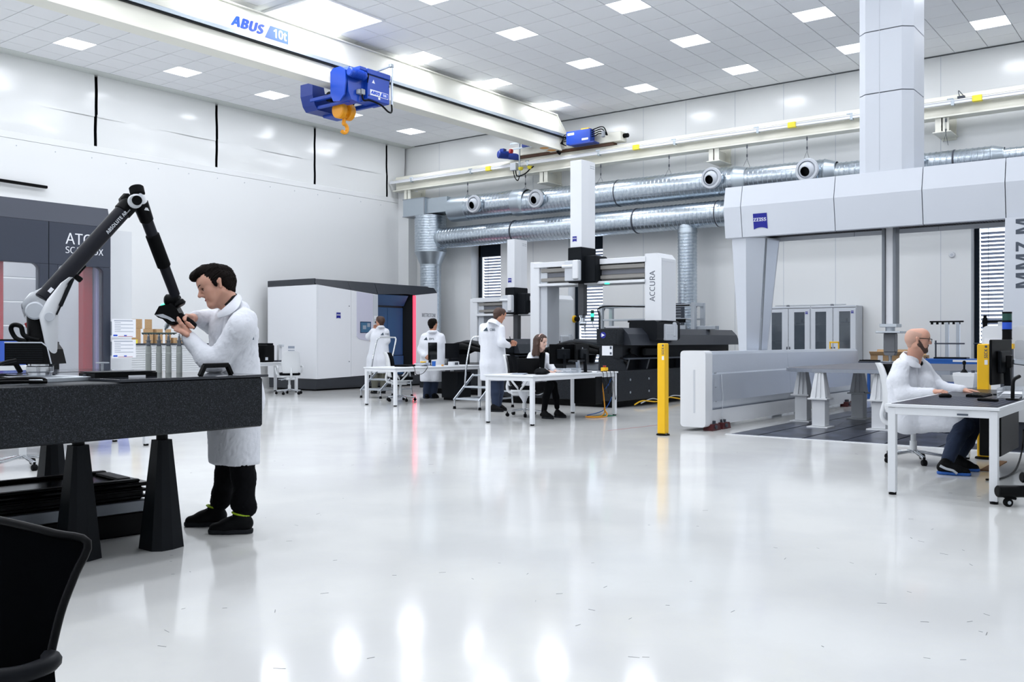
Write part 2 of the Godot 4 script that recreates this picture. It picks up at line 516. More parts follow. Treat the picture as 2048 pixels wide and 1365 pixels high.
func room() -> void:
	var X0 := -4.0
	var Z0 := 4.5
	# floor with a pit for the bed plates
	S("floor", g().bb(Vector3(X0, -0.3, Z0), Vector3(XR, 0, ZL - 0.3)), M.floor)
	S("wall_back", g().bb(Vector3(X0 - 0.3, 0, Z0), Vector3(XR + 0.6, HC, Z0 + 0.3)), M.wall)
	S("wall_near", g().bb(Vector3(X0 - 0.3, 0, Z0), Vector3(X0, HC, ZL - 0.3)), M.wall)
	# long left wall: lower panelling, recessed dark backing, hung sheets above
	var wl := S("wall_left", g().bb(Vector3(X0, 0, ZL - 0.45), Vector3(XR + 0.6, HC, ZL - 0.15)), M.black_gap)
	S("wall_panel", g().bb(Vector3(X0, 0, ZL - 0.15), Vector3(20.7, 5.49, ZL + 0.02)), M.wall, wl)
	S("coping", g().bb(Vector3(X0, 5.495, ZL - 0.15), Vector3(20.8, 5.635, ZL + 0.028), 0.006), M.wall, wl)
	var cuts := [X0, 7.6, 10.95, 14.12, 17.32, 20.15, 20.96]
	for k in cuts.size() - 1:
		var a: float = cuts[k] + (0.035 if k > 0 else 0.0)
		var b: float = cuts[k + 1] - 0.035
		for s in 2:
			var rows := []
			var y0: float = 5.6 if s == 0 else 6.30
			var y1: float = 6.36 if s == 0 else 7.26
			for r in 9:
				var row := []
				var y := lerpf(y0, y1, r / 8.0)
				for c in 15:
					var x := lerpf(a, b, c / 14.0)
					var wob := 0.010 * sin(x * 2.3 + y * 1.9 + s * 2.0) + 0.006 * sin(x * 5.1 - y * 3.3) + 0.004 * sin(y * 11.0 + x * 0.7)
					row.append(Vector3(x, y, ZL + (0.0 if s == 0 else 0.012) + wob - 0.02))
				rows.append(row)
			S("hung_sheet", g().loft(rows, false, false), M.wall_gloss, wl)
	S("corner_post", g().bb(Vector3(20.62, 0, ZL), Vector3(XR, 5.95, ZL + 0.45), 0.01), M.wall, wl)
	S("screw_row", screw_row(), M.light_grey, wl).set_meta("kind", "stuff")
	S("cable_rail", g().beam(Vector3(6.5, 4.62, ZL + 0.1), Vector3(9.8, 4.55, ZL + 0.1), 0.08, 0.06, 0.01), M.black, wl)
	# window wall with three deep openings
	var op := [[-17.45, -16.35, 0.35, 4.08], [-14.02, -12.92, 0.35, 4.08], [-4.02, -2.92, 0.35, 3.95]]
	var wr := g()
	var z := ZL - 0.45
	for o: Array in op:
		wr.bb(Vector3(XR, 0, z), Vector3(XR + 0.6, HC, o[0]))
		wr.bb(Vector3(XR, 0, o[0]), Vector3(XR + 0.6, o[2], o[1]))
		wr.bb(Vector3(XR, o[3], o[0]), Vector3(XR + 0.6, HC, o[1]))
		z = o[1]
	wr.bb(Vector3(XR, 0, z), Vector3(XR + 0.6, HC, Z0))
	var wall_r := S("wall_right", wr, M.wall_gloss)
	# vertical panel joints of the window wall: shallow cover strips
	for zz: float in [-18.7, -15.2, -11.7, -10.5, -9.2, -8.0, -6.8, -5.6, -4.6, -2.0]:
		S("panel_joint", g().bb(Vector3(XR - 0.003, 0, zz - 0.006), Vector3(XR + 0.01, HC, zz + 0.006)), M.light_grey, wall_r)
	for k in 3: window(k + 1, op[k])
	# ceiling: slab, tiles, margin strip
	var ce := S("ceiling", g().bb(Vector3(X0 - 0.3, HC + 0.03, Z0 + 0.3), Vector3(XR + 0.6, HC + 0.33, ZL - 0.45)), M.grid)
	S("margin_strip", g().bb(Vector3(X0, HC - 0.01, ZL - 0.15), Vector3(XR, HC + 0.04, -19.72)), M.trim_grey, ce)
	var tiles := []
	for a in range(-25, 21):
		for b in range(-13, 28):
			var x := LU0 + a * TU
			var zc := -(LV0 + b * TV)
			if x < X0 + 0.2 or zc > Z0 - 0.2 or zc < -19.75 or x > XR - 0.05: continue
			if is_lamp(a, b): continue
			var pc := Vector3(x, HC, zc)
			var score := 0.0
			if depth_of(pc) > 1.0:
				var q := pix(pc)
				if q.x > -40 and q.x < 2090 and q.y > -30: score = 1.0 / depth_of(pc)
			tiles.append([score, a, b])
	tiles.sort_custom(func(p, q): return p[0] > q[0])
	var tm := g().box(Vector3.ZERO, Vector3(TU - 0.012, 0.03, TV - 0.012), 0.004).mesh()
	var rest := g()
	for k in tiles.size():
		var t: Array = tiles[k]
		var c := Vector3(LU0 + t[1] * TU, HC + 0.012, -(LV0 + t[2] * TV))
		var e := minf(XR, c.x + TU * 0.5 - 0.006)
		if k < 300 and e > c.x + TU * 0.5 - 0.01:
			var o := MeshInstance3D.new()
			o.name = "tile"; o.mesh = tm; o.material_override = M.tile; o.position = c
			ce.add_child(o, true)
		else:
			rest.bb(Vector3(c.x - TU * 0.5 + 0.006, c.y - 0.015, maxf(c.z - TV * 0.5 + 0.006, -19.72)), Vector3(e, c.y + 0.015, c.z + TV * 0.5 - 0.006))
	S("tile_field", rest, M.tile, ce).set_meta("kind", "stuff")

func screw_row() -> G:
	var s := g()
	for k in 24: s.cyl(Vector3(1.0 + k * 0.82, 5.36, ZL + 0.015), Vector3(1.0 + k * 0.82, 5.36, ZL + 0.028), 0.016, 0.012, 6)
	return s

func window(n: int, o: Array) -> void:
	var w := Node3D.new()
	w.name = "window_%d" % n
	add_child(w)
	w.set_meta("kind", "structure"); w.set_meta("label", ["tall window beside the round supply duct, slats half open", "tall window behind the big bridge machine, slats half open", "tall window between the wall clock and the portal column"][n - 1])
	var x := XR + 0.34
	var f := g()
	f.bb(Vector3(x, o[2], o[0]), Vector3(x + 0.08, o[3], o[0] + 0.09), 0.004)
	f.bb(Vector3(x, o[2], o[1] - 0.09), Vector3(x + 0.08, o[3], o[1]), 0.004)
	f.bb(Vector3(x, o[2], o[0]), Vector3(x + 0.08, o[2] + 0.09, o[1]), 0.004)
	f.bb(Vector3(x, o[3] - 0.34, o[0]), Vector3(x + 0.08, o[3], o[1]), 0.004)
	P(w, "window_frame", f, M.window_frame)
	P(w, "pane", g().bb(Vector3(x + 0.035, o[2] + 0.09, o[0] + 0.09), Vector3(x + 0.045, o[3] - 0.3, o[1] - 0.09)), M.glass)
	var y: float = o[2] + 0.15
	var zc: float = (o[0] + o[1]) * 0.5
	var sm := g().box(Vector3.ZERO, Vector3(0.08, 0.007, o[1] - o[0] - 0.19), 0.0, Basis(Vector3.BACK, -0.5)).mesh()
	while y < o[3] - 0.36:
		var s := MeshInstance3D.new()
		s.name = "slat"; s.mesh = sm; s.material_override = M.slat; s.position = Vector3(x + 0.16, y, zc)
		w.add_child(s, true)
		y += 0.086
	var cd := g()
	for zz: float in [o[0] + 0.24, o[1] - 0.24]: cd.cyl(Vector3(x + 0.16, o[2] + 0.1, zz), Vector3(x + 0.16, o[3] - 0.3, zz), 0.006, -1, 6)
	P(w, "slat_cord", cd, M.slat)
	P(w, "head_rail", g().bb(Vector3(x + 0.1, o[3] - 0.34, o[0] + 0.1), Vector3(x + 0.2, o[3] - 0.26, o[1] - 0.1), 0.005), M.galva_plain)

func is_lamp(a: int, b: int) -> bool:
	if absf(LU0 + a * TU - 11.53) < 0.95 and absf(LV0 + b * TV - 13.3) < 1.1: return true
	return posmod(a, 4) == 0 and posmod(b, 4) == 0

func luminaires() -> void:
	var first: Node3D = null
	var nth := ["first", "second", "third", "fourth", "fifth", "sixth", "seventh", "eighth", "ninth", "tenth"]
	for i in range(-5, 5):
		for j in range(-1, 7):
			var p := Vector3(LU0 + i * 4 * TU, HC + 0.012, -(LV0 + j * 4 * TV))
			if absf(p.x - 11.53) < 0.95 and absf(-p.z - 13.3) < 1.1: continue
			var lb_ := "square LED ceiling panel, %s row from window wall, %s from long wall" % [nth[4 - i], nth[6 - j]]
			if first == null:
				first = thing("ceiling_light", lb_, "ceiling light", p, 0.0, "square LED panels in the ceiling grid")
				var fr := g()
				for s: float in [-1.0, 1.0]:
					fr.bb(Vector3(s * 0.303 - 0.006, -0.018, -0.306), Vector3(s * 0.303 + 0.0, 0.01, 0.306))
					fr.bb(Vector3(-0.303, -0.018, s * 0.306 - 0.003), Vector3(0.303, 0.01, s * 0.306 + 0.003))
				P(first, "frame", fr, M.white_paint)
				P(first, "diffuser", g().bb(Vector3(-0.298, -0.012, -0.302), Vector3(0.298, 0.01, 0.302)), M.lamp)
				var l := AreaLight3D.new()
				l.name = "panel_light"; l.area_size = Vector2(0.59, 0.59); l.light_energy = LIGHT; l.light_color = Color("f5f8ff")
				l.area_range = 40.0; l.shadow_enabled = true
				l.position.y = -0.02; l.rotation.x = -PI * 0.5
				first.add_child(l)
			else:
				dup(first, "ceiling_light", lb_, p, 0.0, "square LED panels in the ceiling grid")
	var big := thing("ceiling_light_hatch", "very large glowing ceiling panel above the crane girder", "ceiling light", Vector3(11.53, HC, -13.3))
	var fg := g()
	for s: float in [-1.0, 1.0]:
		fg.bb(Vector3(s * 0.8 - 0.03, -0.03, -0.95), Vector3(s * 0.8 + 0.03, 0.03, 0.95), 0.004)
		fg.bb(Vector3(-0.8, -0.03, s * 0.95 - 0.03), Vector3(0.8, 0.03, s * 0.95 + 0.03), 0.004)
	P(big, "frame", fg, M.white_paint)
	P(big, "diffuser", g().bb(Vector3(-0.77, -0.01, -0.92), Vector3(0.77, 0.03, 0.92)), M.lamp)
	var lb := AreaLight3D.new()
	lb.name = "panel_light"; lb.area_size = Vector2(1.5, 1.8); lb.light_energy = LIGHT * 2.0; lb.light_color = Color("f5f8ff")
	lb.area_range = 40.0; lb.shadow_enabled = true; lb.position.y = -0.03; lb.rotation.x = -PI * 0.5
	big.add_child(lb)
const LIGHT := 2.65

func abus_mark(gm: G, t: Transform3D, h: float) -> float:      # slanted capitals
	var sh := Transform3D(Basis(Vector3(1.12, 0, 0), Vector3(0.28, 1, 0), Vector3(0, 0, 1)), Vector3.ZERO)
	for k in 3: gm.text("ABUS", h, t * sh * Transform3D(Basis.IDENTITY, Vector3((k - 1) * h * 0.045, (k - 1) * h * 0.03, k * 0.0012)), sansb, 0.004)
	return h * 3.5

func crane() -> void:
	var zf := -13.64
	var br := thing("bridge_crane", "long white crane girder with blue lettering spanning under the ceiling", "crane", Vector3.ZERO)
	P(br, "girder", g().prism(poly([-3.55, 6.26, 20.1, 6.26, 20.5, 6.38, 20.42, 6.62, 19.86, 7.12, -3.55, 7.12]), Vector3(0, 0, zf - 0.3), Vector3.RIGHT, Vector3.UP, 0.3), M.crane)
	var fl_ := g()
	fl_.bb(Vector3(-3.55, 7.12, zf - 0.34), Vector3(19.88, 7.145, zf + 0.05), 0.004)
	fl_.beam(Vector3(19.86, 7.13, zf - 0.15), Vector3(20.43, 6.61, zf - 0.15), 0.38, 0.025, 0.004)
	P(br, "top_flange", fl_, M.crane)
	P(br, "bottom_flange", g().bb(Vector3(-3.55, 6.235, zf - 0.33), Vector3(20.1, 6.262, zf + 0.03), 0.004), M.crane)
	var cr := P(br, "festoon_rail", g().bb(Vector3(-3.5, 6.60, zf), Vector3(20.2, 6.675, zf + 0.07), 0.006), M.galva_plain)
	P(cr, "rail_slot", g().bb(Vector3(-3.5, 6.575, zf), Vector3(20.2, 6.60, zf + 0.055)), M.cover_dark)
	P(cr, "rail_edge", g().bb(Vector3(-3.5, 6.675, zf), Vector3(20.2, 6.683, zf + 0.045)), M.dark_grey)
	var le := g()
	var a := onz(461, 50, zf)
	abus_mark(le, Transform3D(Basis.IDENTITY, Vector3(9.88, 6.76, zf + 0.002)), 0.17)
	P(br, "lettering", le, M.print_blue, "ABUS in slanted blue capitals")
	var cp := P(br, "capacity_plate", g().prism(poly([10.6, 6.73, 11.13, 6.73, 11.13, 6.97, 10.72, 6.97]), Vector3(0, 0, zf + 0.001), Vector3.RIGHT, Vector3.UP, 0.003), mat("print_lightblue", "4467c4", 0.5), "10t on a light blue slanted field")
	P(cp, "lettering", g().text("10t", 0.16, Transform3D(Basis(Vector3(0.95, 0, 0), Vector3.UP, Vector3.BACK), Vector3(10.79, 6.775, zf + 0.005)), sansb, 0.002), M.paper)
	# end carriage on the runway
	P(br, "end_carriage", g().bb(Vector3(20.28, 6.32, -15.5), Vector3(20.58, 6.56, -11.95), 0.01), M.crane)
	for s: float in [-15.5, -11.95]:
		var q := -1.0 if s < -13.0 else 1.0
		P(br, "buffer", g().cyl(Vector3(20.43, 6.46, s), Vector3(20.43, 6.46, s + 0.14 * q), 0.06, 0.055, 12, 0.01), M.black)
	P(br, "wheel_skirt", g().bb(Vector3(20.33, 6.25, -15.2), Vector3(20.53, 6.32, -12.2), 0.004), mat("rust", "5d4436", 0.8))
	var eb := P(br, "control_box", g().bb(Vector3(20.0, 6.34, -13.42), Vector3(20.22, 6.68, -12.68), 0.012), M.blue)
	P(eb, "label_plate", g().bb(Vector3(19.992, 6.57, -13.37), Vector3(20.0, 6.63, -13.17)), M.paper)
	P(eb, "label_plate", g().bb(Vector3(19.992, 6.40, -12.93), Vector3(20.0, 6.45, -12.74)), M.paper)
	P(eb, "warning_plate", g().bb(Vector3(20.02, 6.68, -12.98), Vector3(20.18, 6.71, -12.74), 0.005), M.yellow)
	P(eb, "base_tray", g().bb(Vector3(19.97, 6.30, -13.3), Vector3(20.24, 6.34, -12.55), 0.008), M.blue_dark)
	var cb := g()
	for k in 4:
		cb.tube(smooth_path([Vector3(20.08, 6.63 - k * 0.05, -12.68), Vector3(20.05, 6.66 - k * 0.06, -12.55), Vector3(20.1, 6.68 - k * 0.05, -12.35 - k * 0.04), Vector3(20.25, 6.5, -12.32)]), 0.014, 6)
		cb.tube(smooth_path([Vector3(20.08, 6.63 - k * 0.06, -13.42), Vector3(20.05, 6.60 - k * 0.05, -13.52), Vector3(20.05, 6.42, -13.56 - k * 0.02), Vector3(20.25, 6.38, -13.58)]), 0.012, 6)
	cb.tube(smooth_path([Vector3(20.2, 6.62, zf + 0.04), Vector3(20.15, 6.55, -13.5), Vector3(20.08, 6.62, -13.42)]), 0.028, 8)
	P(br, "cable_bundle", cb, M.black)
	P(br, "plug_box", g().bb(Vector3(20.05, 6.42, -12.38), Vector3(20.12, 6.58, -12.30), 0.01), M.mid_grey)
	# travel motor and limit switch post
	var mo := P(br, "travel_motor", g().cyl(Vector3(19.95, 6.36, -15.62), Vector3(20.3, 6.36, -15.42), 0.11, -1, 16, 0.02).cyl(Vector3(20.2, 6.33, -15.45), Vector3(20.35, 6.3, -15.2), 0.09, -1, 14, 0.01).box(Vector3(20.08, 6.48, -15.55), Vector3(0.14, 0.08, 0.14), 0.01), M.blue_dark)
	P(mo, "brake_cap", g().cyl(Vector3(20.02, 6.42, -15.28), Vector3(20.1, 6.42, -15.24), 0.06, -1, 14, 0.008), M.red)
	P(br, "switch_box", g().box(Vector3(20.1, 6.58, -14.75), Vector3(0.12, 0.22, 0.28), 0.012), M.blue_dark)
	P(br, "switch_post", g().cyl(Vector3(20.1, 5.72, -15.0), Vector3(20.1, 6.75, -15.0), 0.022, -1, 8).bb(Vector3(20.07, 6.60, -15.3), Vector3(20.1, 6.64, -14.6)).bb(Vector3(20.07, 6.45, -15.2), Vector3(20.1, 6.49, -14.4)), M.galva_plain)
	var jb := P(br, "junction_box", g().box(Vector3(20.06, 5.98, -15.15), Vector3(0.14, 0.2, 0.2), 0.012), M.light_grey)
	for k in 2:
		P(br, "sensor", g().cyl(Vector3(20.05, 5.86, -14.92 + k * 0.3), Vector3(20.05, 5.94, -14.92 + k * 0.3), 0.05, 0.075, 12, 0.01), M.yellow_pale)
	P(jb, "cable", g().tube(smooth_path([Vector3(20.06, 5.88, -15.1), Vector3(20.06, 5.72, -15.05), Vector3(20.06, 5.75, -14.8), Vector3(20.06, 5.86, -14.62), Vector3(20.06, 5.92, -14.5)]), 0.016, 6).tube(smooth_path([Vector3(20.06, 5.88, -15.18), Vector3(20.04, 5.7, -15.12), Vector3(20.08, 5.6, -15.05), Vector3(20.1, 5.72, -15.0)]), 0.014, 6), M.black)
	for k in 2:
		P(br, "warning_disc", g().cyl(Vector3(19.55 + k * 0.33, 6.232, zf - 0.15), Vector3(19.55 + k * 0.33, 6.236, zf - 0.15), 0.12, -1, 18), M.orange)
	P(br, "elbow_pipe", g().tube(smooth_path([Vector3(20.15, 6.34, -13.75), Vector3(20.05, 6.3, -13.72), Vector3(20.05, 6.2, -13.7), Vector3(20.1, 6.16, -13.66)]), 0.04, 8), M.black)
	hoist(zf)
	runway()

func hoist(zf: float) -> void:
	var h := thing("crane_hoist", "blue electric hoist with yellow hook block hanging on the crane girder", "hoist", Vector3(12.6, 0, 0))
	# front gear case with curved side cheek
	P(h, "gear_case", g().prism(poly([-0.46, 6.42, -0.40, 6.50, -0.2, 6.50, -0.06, 6.47, 0.0, 6.40, 0.0, 5.93, -0.12, 5.86, -0.34, 5.88, -0.42, 6.02]), Vector3(0, 0, -13.5), Vector3.RIGHT, Vector3.UP, 0.34), M.blue)
	P(h, "side_cheek", g().prism(poly([-13.58, 6.44, -13.5, 6.50, -13.3, 6.5, -13.17, 6.42, -13.15, 6.2, -13.2, 5.95, -13.32, 5.84, -13.5, 5.86, -13.58, 6.0]), Vector3(-0.5, 0, 0), Vector3.BACK, Vector3.UP, -0.03), M.blue)
	var lm := P(h, "lifting_motor", g().cyl(Vector3(-0.5, 6.36, -13.06), Vector3(-0.08, 6.36, -13.06), 0.085, -1, 18, 0.02), M.blue)
	var fin := g()
	for k in 9: fin.cyl(Vector3(-0.40 + k * 0.03, 6.36, -13.06), Vector3(-0.39 + k * 0.03, 6.36, -13.06), 0.095, -1, 18)
	P(lm, "cooling_fin", fin, M.blue)
	P(h, "terminal_box", g().box(Vector3(-0.16, 6.49, -13.12), Vector3(0.18, 0.07, 0.18), 0.012), M.blue)
	var ca := P(h, "control_case", g().bb(Vector3(-0.02, 5.94, -13.5), Vector3(0.58, 6.46, -13.05), 0.015), M.blue)
	P(ca, "lid", g().bb(Vector3(-0.04, 6.42, -13.52), Vector3(0.6, 6.53, -13.03), 0.02), M.blue)
	P(ca, "door_gap", g().bb(Vector3(-0.02, 6.405, -13.2), Vector3(0.585, 6.42, -13.048)), M.cover_dark)
	var pl := P(ca, "type_plate", g().bb(Vector3(0.04, 6.03, -13.049), Vector3(0.53, 6.14, -13.045)), M.paper, "white plate reading ABUS 10t")
	var t1 := g()
	abus_mark(t1, Transform3D(Basis.IDENTITY, Vector3(0.055, 6.055, -13.044)), 0.06)
	P(ca, "capacity_field", g().prism(poly([0.31, 6.04, 0.52, 6.04, 0.52, 6.13, 0.35, 6.13]), Vector3(0, 0, -13.045), Vector3.RIGHT, Vector3.UP, 0.002), M.print_blue)
	P(ca, "lettering", t1, M.print_blue)
	P(ca, "lettering", g().text("10t", 0.05, Transform3D(Basis.IDENTITY, Vector3(0.38, 6.06, -13.042)), sansb, 0.002), M.paper)
	P(ca, "sticker", g().bb(Vector3(0.26, 5.98, -13.049), Vector3(0.31, 6.04, -13.045)), M.paper)
	P(ca, "warning_triangle", g().prism(poly([0.09, 6.27, 0.17, 6.27, 0.13, 6.34]), Vector3(0, 0, -13.049), Vector3.RIGHT, Vector3.UP, 0.003), M.paper)
	P(ca, "hinge", g().bb(Vector3(-0.035, 6.35, -13.1), Vector3(-0.015, 6.39, -13.04), 0.004).bb(Vector3(0.55, 6.28, -13.06), Vector3(0.57, 6.31, -13.04), 0.004).bb(Vector3(0.0, 6.0, -13.06), Vector3(0.02, 6.03, -13.04), 0.004), M.dark_grey)
	P(h, "socket", g().box(Vector3(-0.11, 6.06, -13.12), Vector3(0.1, 0.11, 0.1), 0.012).box(Vector3(-0.2, 6.05, -13.12), Vector3(0.06, 0.09, 0.08), 0.012), M.mid_grey)
	P(h, "cable", g().tube(smooth_path([Vector3(-0.12, 6.0, -13.1), Vector3(-0.1, 5.9, -13.08), Vector3(0.05, 5.92, -13.06), Vector3(0.3, 5.88, -13.02), Vector3(0.48, 5.78, -13.0), Vector3(0.6, 5.8, -13.02), Vector3(0.62, 5.95, -13.04)]), 0.018, 7), M.black)
	P(h, "motor_cable", g().tube(smooth_path([Vector3(-0.05, 6.5, -13.1), Vector3(-0.01, 6.42, -13.04), Vector3(-0.03, 6.25, -13.05)]), 0.01, 6), M.black)
	# cable mast with arm to the festoon rail
	P(h, "cable_mast", g().cyl(Vector3(0.64, 5.92, -13.05), Vector3(0.64, 6.72, -13.05), 0.022, -1, 10).box(Vector3(0.63, 6.73, -13.06), Vector3(0.09, 0.07, 0.08), 0.01).cyl(Vector3(0.62, 6.72, -13.08), Vector3(0.5, 6.62, -13.56), 0.018, -1, 8), M.galva_plain)
	P(h, "current_collector", g().box(Vector3(0.46, 6.62, -13.5), Vector3(0.14, 0.05, 0.08), 0.01), M.yellow)
	# rear counterweight and drum frame under the girder
	P(h, "drum_case", g().prism(poly([-0.42, 6.36, -0.42, 6.12, -0.36, 5.93, -0.28, 5.84, 0.3, 5.84, 0.36, 6.0, 0.36, 6.2, -0.1, 6.2, -0.14, 6.36]), Vector3(0, 0, -14.55), Vector3.RIGHT, Vector3.UP, 0.36), M.blue_dark)
	P(h, "cross_member", g().bb(Vector3(-0.4, 5.99, -14.3), Vector3(-0.32, 6.06, -13.2), 0.01).bb(Vector3(0.34, 5.9, -14.3), Vector3(0.42, 5.98, -13.2), 0.01).bb(Vector3(-0.3, 5.86, -14.3), Vector3(-0.24, 5.92, -13.3), 0.01).bb(Vector3(0.1, 5.80, -14.5), Vector3(0.5, 5.98, -14.2), 0.02), M.blue)
	P(h, "rope_drum", g().cyl(Vector3(-0.3, 6.05, -13.85), Vector3(0.3, 6.05, -13.85), 0.1, -1, 18), M.cover_dark)
	var hb := P(h, "hook_block", g().cyl(Vector3(-0.2, 5.8, -13.72), Vector3(-0.07, 5.8, -13.72), 0.17, -1, 24, 0.02).cyl(Vector3(0.03, 5.8, -13.72), Vector3(0.16, 5.8, -13.72), 0.17, -1, 24, 0.02).cyl(Vector3(-0.08, 5.8, -13.72), Vector3(0.04, 5.8, -13.72), 0.09, -1, 16).box(Vector3(-0.02, 5.72, -13.72), Vector3(0.12, 0.12, 0.12), 0.02), M.orange)
	var hp := []
	for k in 15:
		var an := PI * 0.55 - k * 0.29
		hp.append(Vector3(-0.02 + 0.085 * cos(an), 5.46 + 0.085 * sin(an), -13.72))
	hp = [Vector3(-0.02, 5.68, -13.72), Vector3(-0.02, 5.6, -13.72)] + hp
	P(hb, "hook", g().tube(smooth_path(hp, 3), 0.038, 12), M.orange)
	P(hb, "rope", g().cyl(Vector3(-0.13, 5.85, -13.86), Vector3(-0.13, 6.05, -13.9), 0.008, -1, 6).cyl(Vector3(0.09, 5.85, -13.86), Vector3(0.09, 6.05, -13.9), 0.008, -1, 6), M.steel)

func runway() -> void:
	var r := thing("crane_runway", "white crane runway beam on brackets along the window wall", "crane rail", Vector3(20.43, 0, 0))
	var z0 := -19.95
	var z1 := 4.2
	P(r, "beam", g().bb(Vector3(-0.16, 6.13, z0), Vector3(0.16, 6.16, z1), 0.004).bb(Vector3(-0.012, 5.84, z0), Vector3(0.012, 6.14, z1)).bb(Vector3(-0.16, 5.80, z0), Vector3(0.16, 5.835, z1), 0.004), M.crane)
	P(r, "rail_head", g().bb(Vector3(-0.03, 6.16, z0), Vector3(0.03, 6.25, z1), 0.004), M.crane)
	P(r, "conductor_rail", g().bb(Vector3(-0.25, 6.02, z0 - 0.05), Vector3(-0.19, 6.105, z1), 0.006).bb(Vector3(-0.26, 6.08, z0 - 0.05), Vector3(-0.25, 6.088, z1)), M.white_paint)
	var k := 0
	for z: float in [-19.1, -16.8, -14.8, -12.55, -10.4, -8.3, -6.2, -4.2, -2.0]:
		P(r, "rail_clip", g().bb(Vector3(-0.255, 5.99, z - 0.03), Vector3(-0.16, 6.12, z + 0.03), 0.004).beam(Vector3(-0.22, 6.13, z - 0.1), Vector3(-0.05, 6.17, z + 0.1), 0.03, 0.03), M.galva_plain)
	for z: float in [-16.15, -11.45, -7.5, -3.75, -0.5]:
		P(r, "marker", g().bb(Vector3(-0.28, 6.0, z - 0.09), Vector3(-0.18, 6.125, z + 0.09), 0.01), M.yellow_pale)
	for z: float in [-19.4, -14.37, -9.44, -4.43, 0.4]:
		P(r, "bracket", g().bb(Vector3(-0.1, 5.52, z - 0.13), Vector3(-0.08, 5.80, z + 0.13)).bb(Vector3(-0.1, 5.52, z - 0.012), Vector3(XR - 20.43, 5.80, z + 0.012)).bb(Vector3(-0.14, 5.50, z - 0.17), Vector3(XR - 20.43, 5.52, z + 0.17)).bb(Vector3(XR - 20.47, 5.45, z - 0.14), Vector3(XR - 20.43, 6.1, z + 0.14)), M.crane)
	P(r, "sensor", g().box(Vector3(-0.2, 6.14, -4.05), Vector3(0.06, 0.05, 0.14), 0.006).tube(smooth_path([Vector3(-0.2, 6.16, -4.08), Vector3(-0.2, 6.28, -4.1), Vector3(-0.15, 6.18, -4.02)]), 0.008, 5), M.dark_grey)

func spiral(gm: G, a: Vector3, b: Vector3, r: float, pitch := 0.11, seg := 28) -> G:     # folded-seam duct: raised ribs at a steady pitch
	var l := a.distance_to(b)
	var pr := []
	var n := maxi(int(l / pitch), 1)
	for k in n:
		var t := l * k / n
		pr.append(Vector2(r, t)); pr.append(Vector2(r, t + l / n - 0.028)); pr.append(Vector2(r + 0.008, t + l / n - 0.02)); pr.append(Vector2(r + 0.008, t + l / n - 0.008))
	pr.append(Vector2(r, l))
	return gm.lathe(pr, a, b - a, seg)

func nozzle(parent: Node, z: float, y: float, xd: float, r: float) -> void:
	var c := Vector3(20.0 - 0.05, y, z)
	var nz := P(parent, "nozzle", g().lathe([Vector2(r * 0.94, 0), Vector2(r * 0.94, xd - 19.86)], Vector3(xd, y, z), Vector3.LEFT, 28), M.galva)
	P(nz, "collar_ring", g().lathe([Vector2(r * 0.78, 0), Vector2(r * 1.06, 0), Vector2(r * 1.08, 0.03), Vector2(r * 1.0, 0.07), Vector2(r * 0.80, 0.07), Vector2(r * 0.78, 0.0)], Vector3(19.87, y, z), Vector3.LEFT, 28), M.diffuser_ring)
	var ax := Vector3(-1, -0.30, -0.15).normalized()
	var o := Vector3(19.92, y, z)
	var pr := []
	for k in 9:
		var t := lerpf(0.0, 1.0, k / 8.0)
		var an := lerpf(0.02, 0.98, t) * PI * 0.5 * 0.58
		pr.append(Vector2(r * 0.84 * cos(an), r * 0.84 * sin(an)))
	var m := pr.size()
	var rim: Vector2 = pr[m - 1]
	pr.append(Vector2(rim.x - 0.02, rim.y)); pr.append(Vector2(rim.x - 0.03, rim.y - 0.16))
	P(nz, "swivel_ball", g().lathe(pr, o, ax, 26, true), M.diffuser_ring)
	P(nz, "throat", g().lathe([Vector2(rim.x - 0.021, rim.y - 0.004), Vector2(rim.x - 0.031, rim.y - 0.1), Vector2(0, rim.y - 0.1)], o, ax, 22), M.black)

